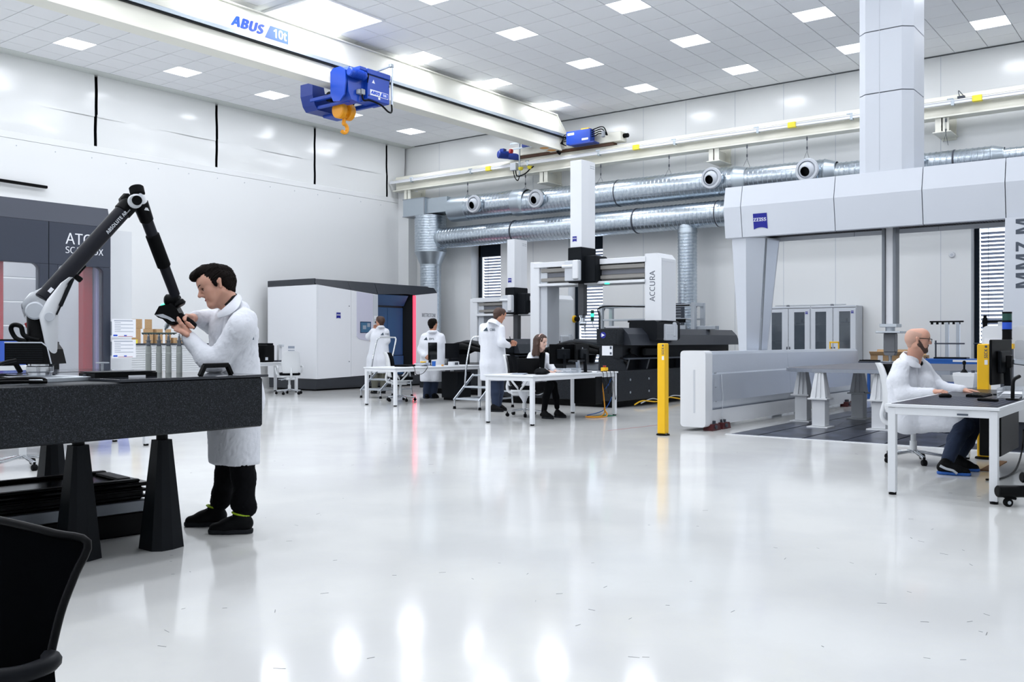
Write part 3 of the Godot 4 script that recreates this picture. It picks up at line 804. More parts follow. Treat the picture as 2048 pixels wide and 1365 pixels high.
func ducts() -> void:
	var X := 20.3
	var up := thing("supply_duct", "upper galvanised spiral duct with swivel nozzles along the window wall", "duct")
	P(up, "end_cap", g().cyl(Vector3(X, 5.05, -17.55), Vector3(X, 5.05, -16.9), 0.36, -1, 36, 0.012), M.galva_plain)
	P(up, "duct_section", spiral(g(), Vector3(X, 5.05, -16.9), Vector3(X, 5.05, -15.25), 0.345), M.galva)
	P(up, "coupling", g().lathe([Vector2(0.35, 0), Vector2(0.365, 0.01), Vector2(0.365, 0.32), Vector2(0.34, 0.42), Vector2(0.33, 0.42)], Vector3(X, 5.04, -15.27), Vector3.BACK, 32), M.galva_plain)
	P(up, "duct_section", spiral(g(), Vector3(X, 5.0, -14.9), Vector3(X, 4.98, -8.85), 0.33), M.galva)
	P(up, "reducer", g().lathe([Vector2(0.335, 0), Vector2(0.335, 0.03), Vector2(0.275, 0.27), Vector2(0.275, 0.3)], Vector3(X, 4.98, -8.86), Vector3.BACK, 32), M.galva_plain)
	P(up, "duct_section", spiral(g(), Vector3(X, 4.98, -8.57), Vector3(X, 4.96, -6.78), 0.27), M.galva)
	P(up, "reducer", g().lathe([Vector2(0.275, 0), Vector2(0.275, 0.03), Vector2(0.205, 0.22), Vector2(0.205, 0.25)], Vector3(X, 4.95, -6.78), Vector3.BACK, 32), M.galva_plain)
	P(up, "duct_section", spiral(g(), Vector3(X, 4.92, -6.54), Vector3(X, 4.9, -3.5), 0.2), M.galva)
	P(up, "reducer", g().lathe([Vector2(0.205, 0), Vector2(0.205, 0.03), Vector2(0.155, 0.2), Vector2(0.155, 0.22)], Vector3(X, 4.9, -3.5), Vector3.BACK, 32), M.galva_plain)
	P(up, "duct_section", spiral(g(), Vector3(X, 4.88, -3.28), Vector3(X, 4.88, 1.5), 0.15), M.galva)
	for z: float in [-4.2, -12.0]: P(up, "coupling", g().lathe([Vector2(0.2, 0), Vector2(0.215, 0.0), Vector2(0.215, 0.03), Vector2(0.2, 0.03)] if z > -6 else [Vector2(0.33, 0), Vector2(0.342, 0.0), Vector2(0.342, 0.02), Vector2(0.33, 0.02)], Vector3(X, 4.9 if z > -6 else 4.99, z), Vector3.BACK, 32), M.dark_grey)
	for q: Array in [[-16.4, 5.06, 0.23], [-14.28, 5.01, 0.23], [-9.28, 5.02, 0.235], [-7.04, 4.96, 0.24], [-4.93, 4.96, 0.235]]:
		nozzle(up, q[0], q[1], X, q[2])
	for z: float in [-17.0, -14.95, -12.55, -10.6, -8.6, -7.2, -4.35]:
		var w := g()
		w.cyl(Vector3(X, 5.45, z), Vector3(X, 5.80, z), 0.006, -1, 5)
		w.cyl(Vector3(X, 5.46, z), Vector3(X - 0.2, 5.26, z), 0.004, -1, 5).cyl(Vector3(X, 5.46, z), Vector3(X + 0.2, 5.26, z), 0.004, -1, 5)
		w.cyl(Vector3(X, 5.5, z), Vector3(X, 5.56, z), 0.016, -1, 6).cyl(Vector3(X, 5.70, z), Vector3(X, 5.77, z), 0.016, -1, 6)
		P(up, "hanger_wire", w, M.dark_grey)
	var lo := thing("return_duct", "lower galvanised spiral duct joining the round riser in the corner", "duct")
	P(lo, "duct_section", spiral(g(), Vector3(X, 4.25, -17.95), Vector3(X, 4.25, -15.3), 0.29), M.galva)
	P(lo, "duct_section", spiral(g(), Vector3(X, 4.25, -15.28), Vector3(X, 4.25, -11.5), 0.30), M.galva)
	P(lo, "duct_section", spiral(g(), Vector3(X, 4.25, -11.48), Vector3(X, 4.25, -1.5), 0.305), M.galva)
	P(lo, "elbow_collar", g().cyl(Vector3(X, 4.27, -18.3), Vector3(X, 4.25, -17.93), 0.27, 0.3, 32, 0.01), M.galva_plain)
	for z: float in [-15.29, -11.49, -9.3]: P(lo, "joint_ring", g().lathe([Vector2(0.3, 0), Vector2(0.318, 0.0), Vector2(0.318, 0.025), Vector2(0.3, 0.025)], Vector3(X, 4.25, z), Vector3.BACK, 32), M.dark_grey)
	var ri := thing("duct_riser", "vertical round duct under a galvanised box in the room corner", "duct", Vector3(X, 0, -18.42))
	P(ri, "plenum_box", g().bb(Vector3(-0.36, 4.93, -0.78), Vector3(0.36, 5.44, 0.08), 0.008).bb(Vector3(-0.3, 4.97, 0.06), Vector3(0.3, 5.40, 0.9)), M.galva_plain)
	P(ri, "seam", g().bb(Vector3(-0.375, 5.43, -0.79), Vector3(0.37, 5.45, 0.09)).bb(Vector3(-0.375, 4.92, -0.79), Vector3(0.37, 4.94, 0.09)).bb(Vector3(-0.37, 4.92, 0.06), Vector3(-0.355, 5.45, 0.09)), M.mid_grey)
	P(ri, "duct_section", spiral(g(), Vector3(0, 3.86, 0), Vector3(0, 4.93, 0), 0.47, 0.075, 36), M.galva)
	P(ri, "cone", g().lathe([Vector2(0.475, 0), Vector2(0.475, -0.02), Vector2(0.315, -0.38), Vector2(0.315, -0.42)], Vector3(0, 3.88, 0), Vector3.UP, 36), M.galva_plain)
	P(ri, "duct_section", spiral(g(), Vector3(0, 0.05, 0), Vector3(0, 3.48, 0), 0.305, 0.075, 32), M.galva)
	var dr := thing("duct_drop", "narrow vertical duct dropping from the lower duct behind the machines", "duct", Vector3(X, 0, -10.11))
	P(dr, "duct_section", spiral(g(), Vector3(0, 0.6, 0), Vector3(0, 3.98, 0), 0.225, 0.075, 28), M.galva)
	P(dr, "saddle", g().cyl(Vector3(0, 3.85, 0), Vector3(0, 4.06, 0), 0.24, 0.22, 28), M.galva_plain)
	var lv := P(dr, "air_grille", g().bb(Vector3(-0.36, 1.05, -0.32), Vector3(-0.1, 2.15, 0.02), 0.006), M.dark_grey)
	var sl := g()
	for k in 15: sl.box(Vector3(-0.365, 1.1 + k * 0.07, -0.15), Vector3(0.02, 0.02, 0.32), 0.0, Basis(Vector3.BACK, 0.5))
	P(lv, "louvre", sl, M.mid_grey)

func zeiss_logo(parent: Node, t: Transform3D, w: float) -> void:      # t: centre, facing +z of t
	var pl := PackedVector2Array()
	pl.append(Vector2(-0.5, 0.55) * w); pl.append(Vector2(-0.5, -0.55) * w)
	for k in 9:
		var u := lerpf(-0.5, 0.5, k / 8.0)
		pl.append(Vector2(u, -0.55 + 0.13 * (1.0 - 4.0 * u * u)) * w)
	pl.append(Vector2(0.5, 0.55) * w)
	var gm := g()
	gm.xf = t
	gm.prism(pl, Vector3.ZERO, Vector3.RIGHT, Vector3.UP, 0.003)
	var lg := P(parent, "logo_plate", gm, M.zeiss_blue, "blue plate reading ZEISS")
	var tx := g()
	tx.xf = t
	tx.text("ZEISS", w * 0.24, Transform3D(Basis(Vector3(0.96, 0, 0), Vector3.UP, Vector3.BACK), Vector3(-0.47 * w, 0.0, 0.004)), serifb, 0.002)
	P(parent, "lettering", tx, M.paper)
func facing_mx(p: Vector3) -> Transform3D:      # text plane facing -x, reading towards +z
	return Transform3D(Basis(Vector3.BACK, Vector3.UP, Vector3.LEFT), p)
func facing_z(p: Vector3) -> Transform3D:
	return Transform3D(Basis.IDENTITY, p)

func metrotom() -> void:
	var o := Vector3(15.4, 0, -17.8)
	var m := thing("ct_scanner", "white cabinet CT scanner with dark band, blue doors and red light strip", "scanner", o)
	P(m, "core", g().bb(Vector3(0.05, 0.12, -1.9), Vector3(4.45, 2.62, -0.42)), M.anthracite)
	P(m, "plinth", g().prism(poly([-1.88, 0.04, -0.1, 0.04, -0.06, 0.10, -0.02, 0.32, -1.88, 0.32]), Vector3(0.04, 0, 0), Vector3.BACK, Vector3.UP, -4.4), M.anthracite)
	P(m, "floor_gap", g().bb(Vector3(0.15, 0, -1.8), Vector3(4.3, 0.05, -0.15)), M.black)
	P(m, "side_panel", g().bb(Vector3(0.0, 0.30, -1.9), Vector3(0.05, 2.66, -0.0), 0.006), M.white_paint)
	# front panels: their top edge falls towards the door
	P(m, "front_panel", g().prism(poly([0.05, 0.30, 1.16, 0.33, 1.16, 2.565, 0.05, 2.655]), Vector3(0, 0, -0.05), Vector3.RIGHT, Vector3.UP, 0.05), M.white_paint)
	var fp := P(m, "front_panel", g().prism(poly([1.17, 0.33, 2.13, 0.36, 2.13, 2.485, 1.17, 2.565]), Vector3(0, 0, -0.05), Vector3.RIGHT, Vector3.UP, 0.05), M.white_paint)
	P(fp, "operator_panel", g().prism(poly([1.36, 0.98 + 0.38, 1.45, 1.3, 1.93, 1.22 + 0.02, 1.93, 2.49, 1.36, 2.54]), Vector3(0, 0, 0.0), Vector3.RIGHT, Vector3.UP, 0.012), mat("lilac_grey", "ccccdd", 0.4))
	P(fp, "edge_strip", g().bb(Vector3(1.95, 0.5, 0.0), Vector3(2.12, 2.48, 0.008)), M.light_grey)
	var sc := P(fp, "screen", g().bb(Vector3(1.47, 1.46, 0.012), Vector3(1.86, 1.76, 0.02), 0.004), M.screen_blue, "blue control screen")
	P(sc, "image", g().bb(Vector3(1.56, 1.56, 0.02), Vector3(1.68, 1.66, 0.022)).bb(Vector3(1.72, 1.62, 0.02), Vector3(1.82, 1.72, 0.022)), M.print_grey)
	P(sc, "image", g().bb(Vector3(1.49, 1.48, 0.02), Vector3(1.84, 1.74, 0.021)), emit(mat("screen_teal", "2c5675", 0.3), "2c5675", 0.3))
	for k in 4: P(fp, "button", g().cyl(Vector3(2.03, 1.45 + k * 0.1, 0.006), Vector3(2.03, 1.45 + k * 0.1, 0.022), 0.025, -1, 10, 0.004), M.dark_grey)
	P(fp, "button_label", g().bb(Vector3(1.98, 1.84, 0.008), Vector3(2.1, 1.92, 0.012)), M.paper)
	for y: float in [0.72, 2.15]: P(fp, "lock", g().cyl(Vector3(1.1, y, 0.0), Vector3(1.1, y, 0.006), 0.018, -1, 8), M.mid_grey)
	zeiss_logo(m, facing_z(Vector3(0.73, 1.9, 0.004)), 0.14)
	P(m, "notice", g().bb(Vector3(-0.004, 0.95, -1.1), Vector3(0.0, 1.15, -0.78)), M.paper)
	P(m, "notice_print", g().bb(Vector3(-0.006, 1.06, -1.07), Vector3(-0.003, 1.12, -0.82)).bb(Vector3(-0.006, 0.99, -1.07), Vector3(-0.003, 1.02, -0.82)), M.print_grey)
	# dark band round the top, deeper over the door
	P(m, "side_band", g().bb(Vector3(0.0, 2.655, -1.9), Vector3(0.04, 2.815, -0.07), 0.004), M.anthracite)
	P(m, "roof", g().bb(Vector3(0.02, 2.6, -1.9), Vector3(4.45, 2.82, -0.3), 0.01), M.anthracite)
	var rows := [[0.0, 2.66, 2.83], [0.06, 2.655, 2.83], [1.16, 2.565, 2.83], [1.17, 2.565, 2.83], [2.13, 2.485, 2.83], [2.14, 2.50, 2.83], [3.3, 2.55, 2.82], [3.55, 2.53, 2.82], [4.5, 2.63, 2.80]]
	for k in rows.size() - 1:
		if k == 2 or k == 4: continue
		var a: Array = rows[k]; var b: Array = rows[k + 1]
		var gm := g()
		var zf := 0.0
		gm.quad(Vector3(a[0], a[1], zf), Vector3(b[0], b[1], zf), Vector3(b[0], b[2] - 0.02, -0.14), Vector3(a[0], a[2] - 0.02, -0.14), Vector3(0, 0.5, 0.86))
		gm.quad(Vector3(a[0], a[2] - 0.02, -0.14), Vector3(b[0], b[2] - 0.02, -0.14), Vector3(b[0], b[2] - 0.02, -0.5), Vector3(a[0], a[2] - 0.02, -0.5), Vector3.UP)
		gm.quad(Vector3(a[0], a[1], zf), Vector3(b[0], b[1], zf), Vector3(b[0], b[1], -0.4), Vector3(a[0], a[1], -0.4), Vector3.DOWN)
		P(m, "front_band", gm, M.anthracite)
	# recessed door bay
	var bay := P(m, "door_bay", g().bb(Vector3(2.14, 0.3, -0.40), Vector3(3.45, 2.56, -0.3)), M.anthracite)
	P(bay, "jamb", g().prism(poly([3.36, -0.3, 3.5, -0.02, 3.58, -0.02, 3.58, -0.3]), Vector3(0, 0.3, 0), Vector3.RIGHT, Vector3.BACK, -2.25), M.cover_dark)
	P(m, "door_header", g().prism(poly([-0.3, 2.22, -0.2, 2.22, -0.02, 2.50, -0.3, 2.54]), Vector3(2.16, 0, 0), Vector3.BACK, Vector3.UP, -1.16), M.blue_door)
	for k in 2: P(m, "door", g().bb(Vector3(2.16 + k * 0.6, 0.86, -0.3), Vector3(2.75 + k * 0.6, 2.17, -0.26), 0.006), M.blue_door)
	P(m, "door_sill", g().bb(Vector3(2.16, 0.33, -0.3), Vector3(3.36, 0.845, -0.24), 0.006), M.blue_door)
	P(m, "right_panel", g().prism(poly([3.57, 0.3, 4.5, 0.3, 4.5, 2.63, 3.57, 2.53]), Vector3(0, 0, -0.05), Vector3.RIGHT, Vector3.UP, 0.05), M.white_paint)
	P(m, "right_side", g().bb(Vector3(4.46, 0.3, -1.9), Vector3(4.5, 2.66, -0.05), 0.01), M.white_paint)
	P(m, "light_strip", g().bb(Vector3(3.50, 0.42, -0.035), Vector3(3.60, 2.52, 0.012), 0.008), M.led_red, "glowing red light strip")
	P(m, "lettering", g().text("METROTOM", 0.105, Transform3D(Basis(Vector3(0.72, 0, 0), Vector3.UP, Vector3.BACK), Vector3(3.86, 1.93, 0.001)), sans, 0.004), M.print_dark)
	var rl := AreaLight3D.new()
	rl.name = "strip_light"; rl.area_size = Vector2(0.08, 2.0); rl.light_energy = 0.12; rl.light_color = Color("ff4a60"); rl.area_range = 30.0; rl.shadow_enabled = true
	rl.position = Vector3(3.55, 1.47, 0.03); rl.rotation.y = PI
	m.add_child(rl)

# bridge-type measuring machine; p holds the portal's places in world metres
func cmm(label: String, p: Dictionary) -> Node3D:
	var t := thing("bridge_measuring_machine", label, "measuring machine", Vector3(p.x0, 0, p.zr))
	var X: float = p.px - p.x0
	var L: float = p.x1 - p.x0
	var zl: float = p.zl - p.zr          # negative
	var yb0: float = p.yb0; var yb1: float = p.yb1; var yg: float = p.yg; var yc: float = p.yc
	P(t, "granite_bed", g().bb(Vector3(0, 0.13, zl - 0.25), Vector3(L, 0.70, -0.02), 0.012), M.granite)
	P(t, "bed_foot", g().bb(Vector3(0.15, 0, zl), Vector3(L - 0.2, 0.13, -0.25)), M.black)
	P(t, "guide_wall", g().prism(poly([-0.42, 0.70, -0.05, 0.70, -0.05, yg - 0.3, -0.12, yg - 0.28, -0.12, yg, -0.36, yg, -0.42, yg - 0.08]), Vector3(0, 0, 0), Vector3.BACK, Vector3.UP, -0.34), M.granite)
	P(t, "guide_beam", g().bb(Vector3(0.3, 0.70, -0.42), Vector3(L, yg - 0.3, -0.22)), M.cover_dark)
	P(t, "guide_hood", g().prism(poly([-0.5, yg + 0.3, -0.10, yg + 0.3, 0.02, yg + 0.18, 0.10, yg - 0.03, -0.2, yg - 0.03, -0.5, yg]), Vector3(0.3, 0, 0), Vector3.BACK, Vector3.UP, -(L - 0.3)), M.anthracite)
	P(t, "hood_end", g().bb(Vector3(0.02, yg - 0.02, -0.5), Vector3(0.3, yg + 0.28, -0.06), 0.01), M.granite)
	P(t, "cable_channel", g().bb(Vector3(0.34, yg - 0.30, -0.22), Vector3(L - 0.1, yg - 0.02, -0.14)), M.cover_dark)
	P(t, "drag_chain", g().bb(Vector3(1.0, yg - 0.26, -0.14), Vector3(2.1, yg - 0.06, -0.02), 0.06), M.black)
	P(t, "chain_tray", g().bb(Vector3(0.3, 0.90, -0.25), Vector3(L - 0.1, 0.93, 0.02), 0.004), M.dark_grey)
	for k in 7:
		var gx := 0.36 + k * (L - 0.6) / 6.0
		P(t, "gusset", g().prism(poly([-0.22, 0.70, -0.06, 0.70, 0.0, 0.90, -0.22, 0.90]), Vector3(gx, 0, 0), Vector3.BACK, Vector3.UP, -0.05), M.anthracite)
	for k in 4:
		for q in 2: P(t, "bolt", g().cyl(Vector3(0.45 + k * 0.72, 0.28 + q * 0.24, -0.02), Vector3(0.45 + k * 0.72, 0.28 + q * 0.24, -0.008), 0.025, -1, 10, 0.004), M.steel)
	# right-hand column on its carriage
	var cz: float = p.cw
	P(t, "carriage", g().prism(rrect(cz + 0.26, yc - yg - 0.06, 0.07, 4, Vector2(-0.08, (yc + yg) * 0.5 + 0.03)), Vector3(X - 0.15, 0, 0), Vector3.BACK, Vector3.UP, -0.95, true), M.cover_dark)
	var gc := P(t, "drive_cover", g().bb(Vector3(X + 0.12, yg + 0.06, 0.21), Vector3(X + 0.62, yg + 0.38, 0.28), 0.02), M.light_grey)
	P(gc, "cover_nose", g().bb(Vector3(X + 0.42, yg + 0.14, 0.25), Vector3(X + 0.52, yg + 0.42, 0.31), 0.02), M.light_grey)
	var rb := g()
	for k in 6: rb.bb(Vector3(X + 0.14, yg + 0.19 + k * 0.03, 0.275), Vector3(X + 0.42, yg + 0.2 + k * 0.03, 0.285))
	P(gc, "cover_rib", rb, M.white_plastic)
	P(t, "column", g().prism(poly([-0.12, yc, cz - 0.12, yc, cz - 0.12, p.ct - 0.1, cz - 0.2, p.ct, -0.12, p.ct]), Vector3(X, 0, 0), Vector3.BACK, Vector3.UP, -p.cd), M.white_plastic)
	P(t, "column_seam", g().bb(Vector3(X + 0.03, yc + 0.02, cz - 0.121), Vector3(X + 0.034, p.ct - 0.12, cz - 0.118)).bb(Vector3(X + 0.03, p.ct - 0.16, cz - 0.121), Vector3(X + p.cd - 0.1, p.ct - 0.155, cz - 0.118)), M.light_grey)
	P(t, "lettering", g().text("ACCURA", 0.115, Transform3D(Basis(Vector3.UP, Vector3.FORWARD, Vector3.LEFT), Vector3(X - 0.001, p.ty, -0.12 + cz * 0.62)), sans, 0.004), M.print_dark)
	# left-hand column
	P(t, "column", g().bb(Vector3(X, 0.70, zl), Vector3(X + 0.5, p.ct - 0.03, zl + 0.24), 0.012), M.white_plastic)
	P(t, "column", g().bb(Vector3(X + 0.04, 0.70, zl + 0.24), Vector3(X + 0.5, p.ct - 0.06, zl + 0.42), 0.01), M.light_grey)
	# cross beam with bellows
	P(t, "beam_fascia", g().bb(Vector3(X - 0.02, yb1 - 0.06, zl + 0.1), Vector3(X + 0.48, yb1 + 0.05, -0.1), 0.01), M.white_plastic)
	P(t, "beam_lip", g().bb(Vector3(X - 0.06, yb0 - 0.03, zl + 0.24), Vector3(X + 0.5, yb0 + 0.03, -0.1), 0.01), M.white_plastic)
	P(t, "beam_core", g().bb(Vector3(X + 0.10, yb0, zl + 0.3), Vector3(X + 0.4, yb1, -0.1)), M.cover_dark)
	var bz: float = p.zz - p.zr
	for s in 2:
		var z0: float = zl + 0.28 if s == 0 else bz + 0.25
		var z1: float = bz - 0.2 if s == 0 else -0.14
		var hgt := yb1 - yb0 - 0.12
		var bl := g()
		bl.prism(poly([0.0, 0.0, -0.08, 0.03, -0.08, hgt * 0.28, -0.02, hgt * 0.34, -0.02, hgt * 0.66, -0.08, hgt * 0.72, -0.08, hgt * 0.95, 0.0, hgt]), Vector3(X + 0.09, yb0 + 0.05, z0), Vector3.RIGHT, Vector3.UP, z1 - z0)
		var be := P(t, "bellows", bl, mat("bellows", "8a8884", 0.6))
		P(be, "bellows_band", g().bb(Vector3(X + 0.06, yb0 + 0.05 + hgt * 0.36, z0), Vector3(X + 0.068, yb0 + 0.05 + hgt * 0.64, z1)), mat("bellows_dark", "6b6e76", 0.6))
	# cross slide, quill housing, quill, probe
	var hw: float = p.hw
	P(t, "cross_slide", g().bb(Vector3(X - 0.32, yb0, bz - hw * 0.5 - 0.03), Vector3(X + 0.24, p.hy0, bz + hw * 0.5 + 0.04), 0.02), M.cover_dark)
	P(t, "slide_flank", g().bb(Vector3(X - 0.2, yb0 + 0.0, bz + hw * 0.5), Vector3(X + 0.3, yb1 + 0.12, bz + hw * 0.5 + 0.28), 0.03), M.cover_dark)
	var sv := P(t, "slide_cover", g().bb(Vector3(X - 0.40, yb0 + 0.03, bz - hw * 0.5 - 0.06), Vector3(X - 0.32, yb0 + 0.45, bz + hw * 0.5 + 0.04), 0.02), M.light_grey)
	P(sv, "cover_nose", g().bb(Vector3(X - 0.45, yb0 + 0.06, bz + 0.02), Vector3(X - 0.38, yb0 + 0.45, bz + hw * 0.5 + 0.03), 0.025).cyl(Vector3(X - 0.41, yb0 + 0.33, bz - hw * 0.5 - 0.1), Vector3(X - 0.41, yb0 + 0.33, bz + 0.04), 0.035, -1, 12, 0.01), M.white_plastic)
	P(t, "quill_housing", g().prism(poly([-hw * 0.5, -0.24, hw * 0.5, -0.24, hw * 0.5 + 0.02, 0.0, hw * 0.5 + 0.02, 0.24, -hw * 0.5, 0.24]), Vector3(X - 0.02, p.hy0, bz), Vector3.BACK, Vector3.RIGHT, p.hy1 - p.hy0), M.white_plastic)
	var vs := g()
	for k in 2: vs.bb(Vector3(X + 0.03 + k * 0.09, p.hy1 - 0.14, bz + hw * 0.5 + 0.018), Vector3(X + 0.10 + k * 0.09, p.hy1 - 0.13, bz + hw * 0.5 + 0.023)).bb(Vector3(X + 0.03 + k * 0.09, p.hy1 - 0.10, bz + hw * 0.5 + 0.018), Vector3(X + 0.10 + k * 0.09, p.hy1 - 0.09, bz + hw * 0.5 + 0.023))
	P(t, "vent_slot", vs, M.mid_grey)
	zeiss_logo(t, facing_mx(Vector3(X - 0.262, p.hy0 + 0.17, bz - 0.03)), 0.1)
	P(t, "quill", g().bb(Vector3(X - 0.08, p.qy, bz - 0.07), Vector3(X + 0.06, yb0, bz + 0.07), 0.01), mat("quill_grey", "3b3d42", 0.4))
	var ph := P(t, "probe_head", g().cyl(Vector3(X - 0.01, p.qy, bz), Vector3(X - 0.01, p.qy - 0.05, bz), 0.065, 0.05, 16).cyl(Vector3(X - 0.01, p.qy - 0.05, bz), Vector3(X - 0.01, p.qy - 0.16, bz), 0.045, 0.05, 14, 0.01).cyl(Vector3(X - 0.05, p.qy - 0.17, bz - 0.05), Vector3(X + 0.02, p.qy - 0.17, bz + 0.07), 0.045, -1, 14, 0.01), M.alu)
	P(ph, "stylus", g().cyl(Vector3(X - 0.01, p.qy - 0.18, bz + 0.05), Vector3(X - 0.01, p.qy - 0.30, bz + 0.05), 0.02, 0.016, 8).cyl(Vector3(X - 0.01, p.qy - 0.3, bz + 0.05), Vector3(X - 0.01, p.qy - 0.36, bz + 0.05), 0.006, 0.005, 6), M.steel)
	return t

func accuras() -> void:
	var a := cmm("bridge measuring machine with tall white quill tower next to the yellow post", {"x0": 14.8, "x1": 20.05, "px": 16.0, "zr": -8.76, "zl": -11.66, "yb0": 2.43, "yb1": 2.86, "yg": 1.2, "yc": 1.65, "cw": 0.36, "cd": 0.6, "ct": 2.96, "ty": 2.02, "zz": -10.32, "hw": 0.27, "hy0": 3.15, "hy1": 4.92, "qy": 1.78})
	P(a, "serial_plate", g().bb(Vector3(-0.004, 0.98, -0.36), Vector3(0.0, 1.16, -0.13)), M.paper, "white serial plate")
	P(a, "serial_print", g().bb(Vector3(-0.006, 1.10, -0.19), Vector3(-0.003, 1.15, -0.15)).bb(Vector3(-0.006, 1.0, -0.19), Vector3(-0.003, 1.04, -0.15)), M.print_dark).set_meta("kind", "stuff")
	var em := P(a, "round_emblem", g().cyl(Vector3(0.018, 1.36, -0.35), Vector3(0.014, 1.36, -0.35), 0.06, -1, 18), M.zeiss_blue)
	P(em, "emblem_mark", g().prism(poly([-0.03, -0.035, 0.04, 0.0, -0.03, 0.035]), Vector3(0.012, 1.36, -0.35), Vector3.BACK, Vector3.UP, 0.002), M.paper)
	P(a, "knob", g().cyl(Vector3(0.62, 1.06, -0.14), Vector3(0.62, 1.06, -0.09), 0.05, -1, 14, 0.008), M.black)
	P(a, "status_light", g().box(Vector3(1.2 - 0.05, 2.405, -0.95), Vector3(0.05, 0.03, 0.1), 0.006), M.led_green)
	P(a, "floor_cable", g().tube(smooth_path([Vector3(0.5, 0.05, 0.05), Vector3(0.9, 0.1, 0.0), Vector3(1.4, 0.06, 0.04), Vector3(1.9, 0.12, 0.0), Vector3(2.5, 0.05, 0.03)]), 0.014, 6), M.yellow)
	P(a, "floor_cable", g().tube(smooth_path([Vector3(0.8, 0.06, 0.02), Vector3(1.3, 0.12, -0.02), Vector3(1.7, 0.07, 0.02), Vector3(2.2, 0.14, -0.02), Vector3(2.8, 0.08, 0.0)]), 0.012, 6), M.light_grey)
	var b := cmm("smaller bridge measuring machine behind the standing man with a pen", {"x0": 16.4, "x1": 20.3, "px": 18.0, "zr": -12.55, "zl": -15.0, "yb0": 1.90, "yb1": 2.28, "yg": 1.0, "yc": 1.25, "cw": 0.34, "cd": 0.7, "ct": 2.34, "ty": 1.25, "zz": -13.5, "hw": 0.22, "hy0": 2.54, "hy1": 3.7, "qy": 1.16})
	P(b, "emergency_stop", g().cyl(Vector3(2.32, 1.78, 0.2), Vector3(2.32, 1.78, 0.26), 0.09, -1, 14, 0.01), M.yellow)
	P(b, "stop_button", g().cyl(Vector3(2.32, 1.78, 0.26), Vector3(2.32, 1.78, 0.36), 0.06, 0.07, 14, 0.015), M.black)

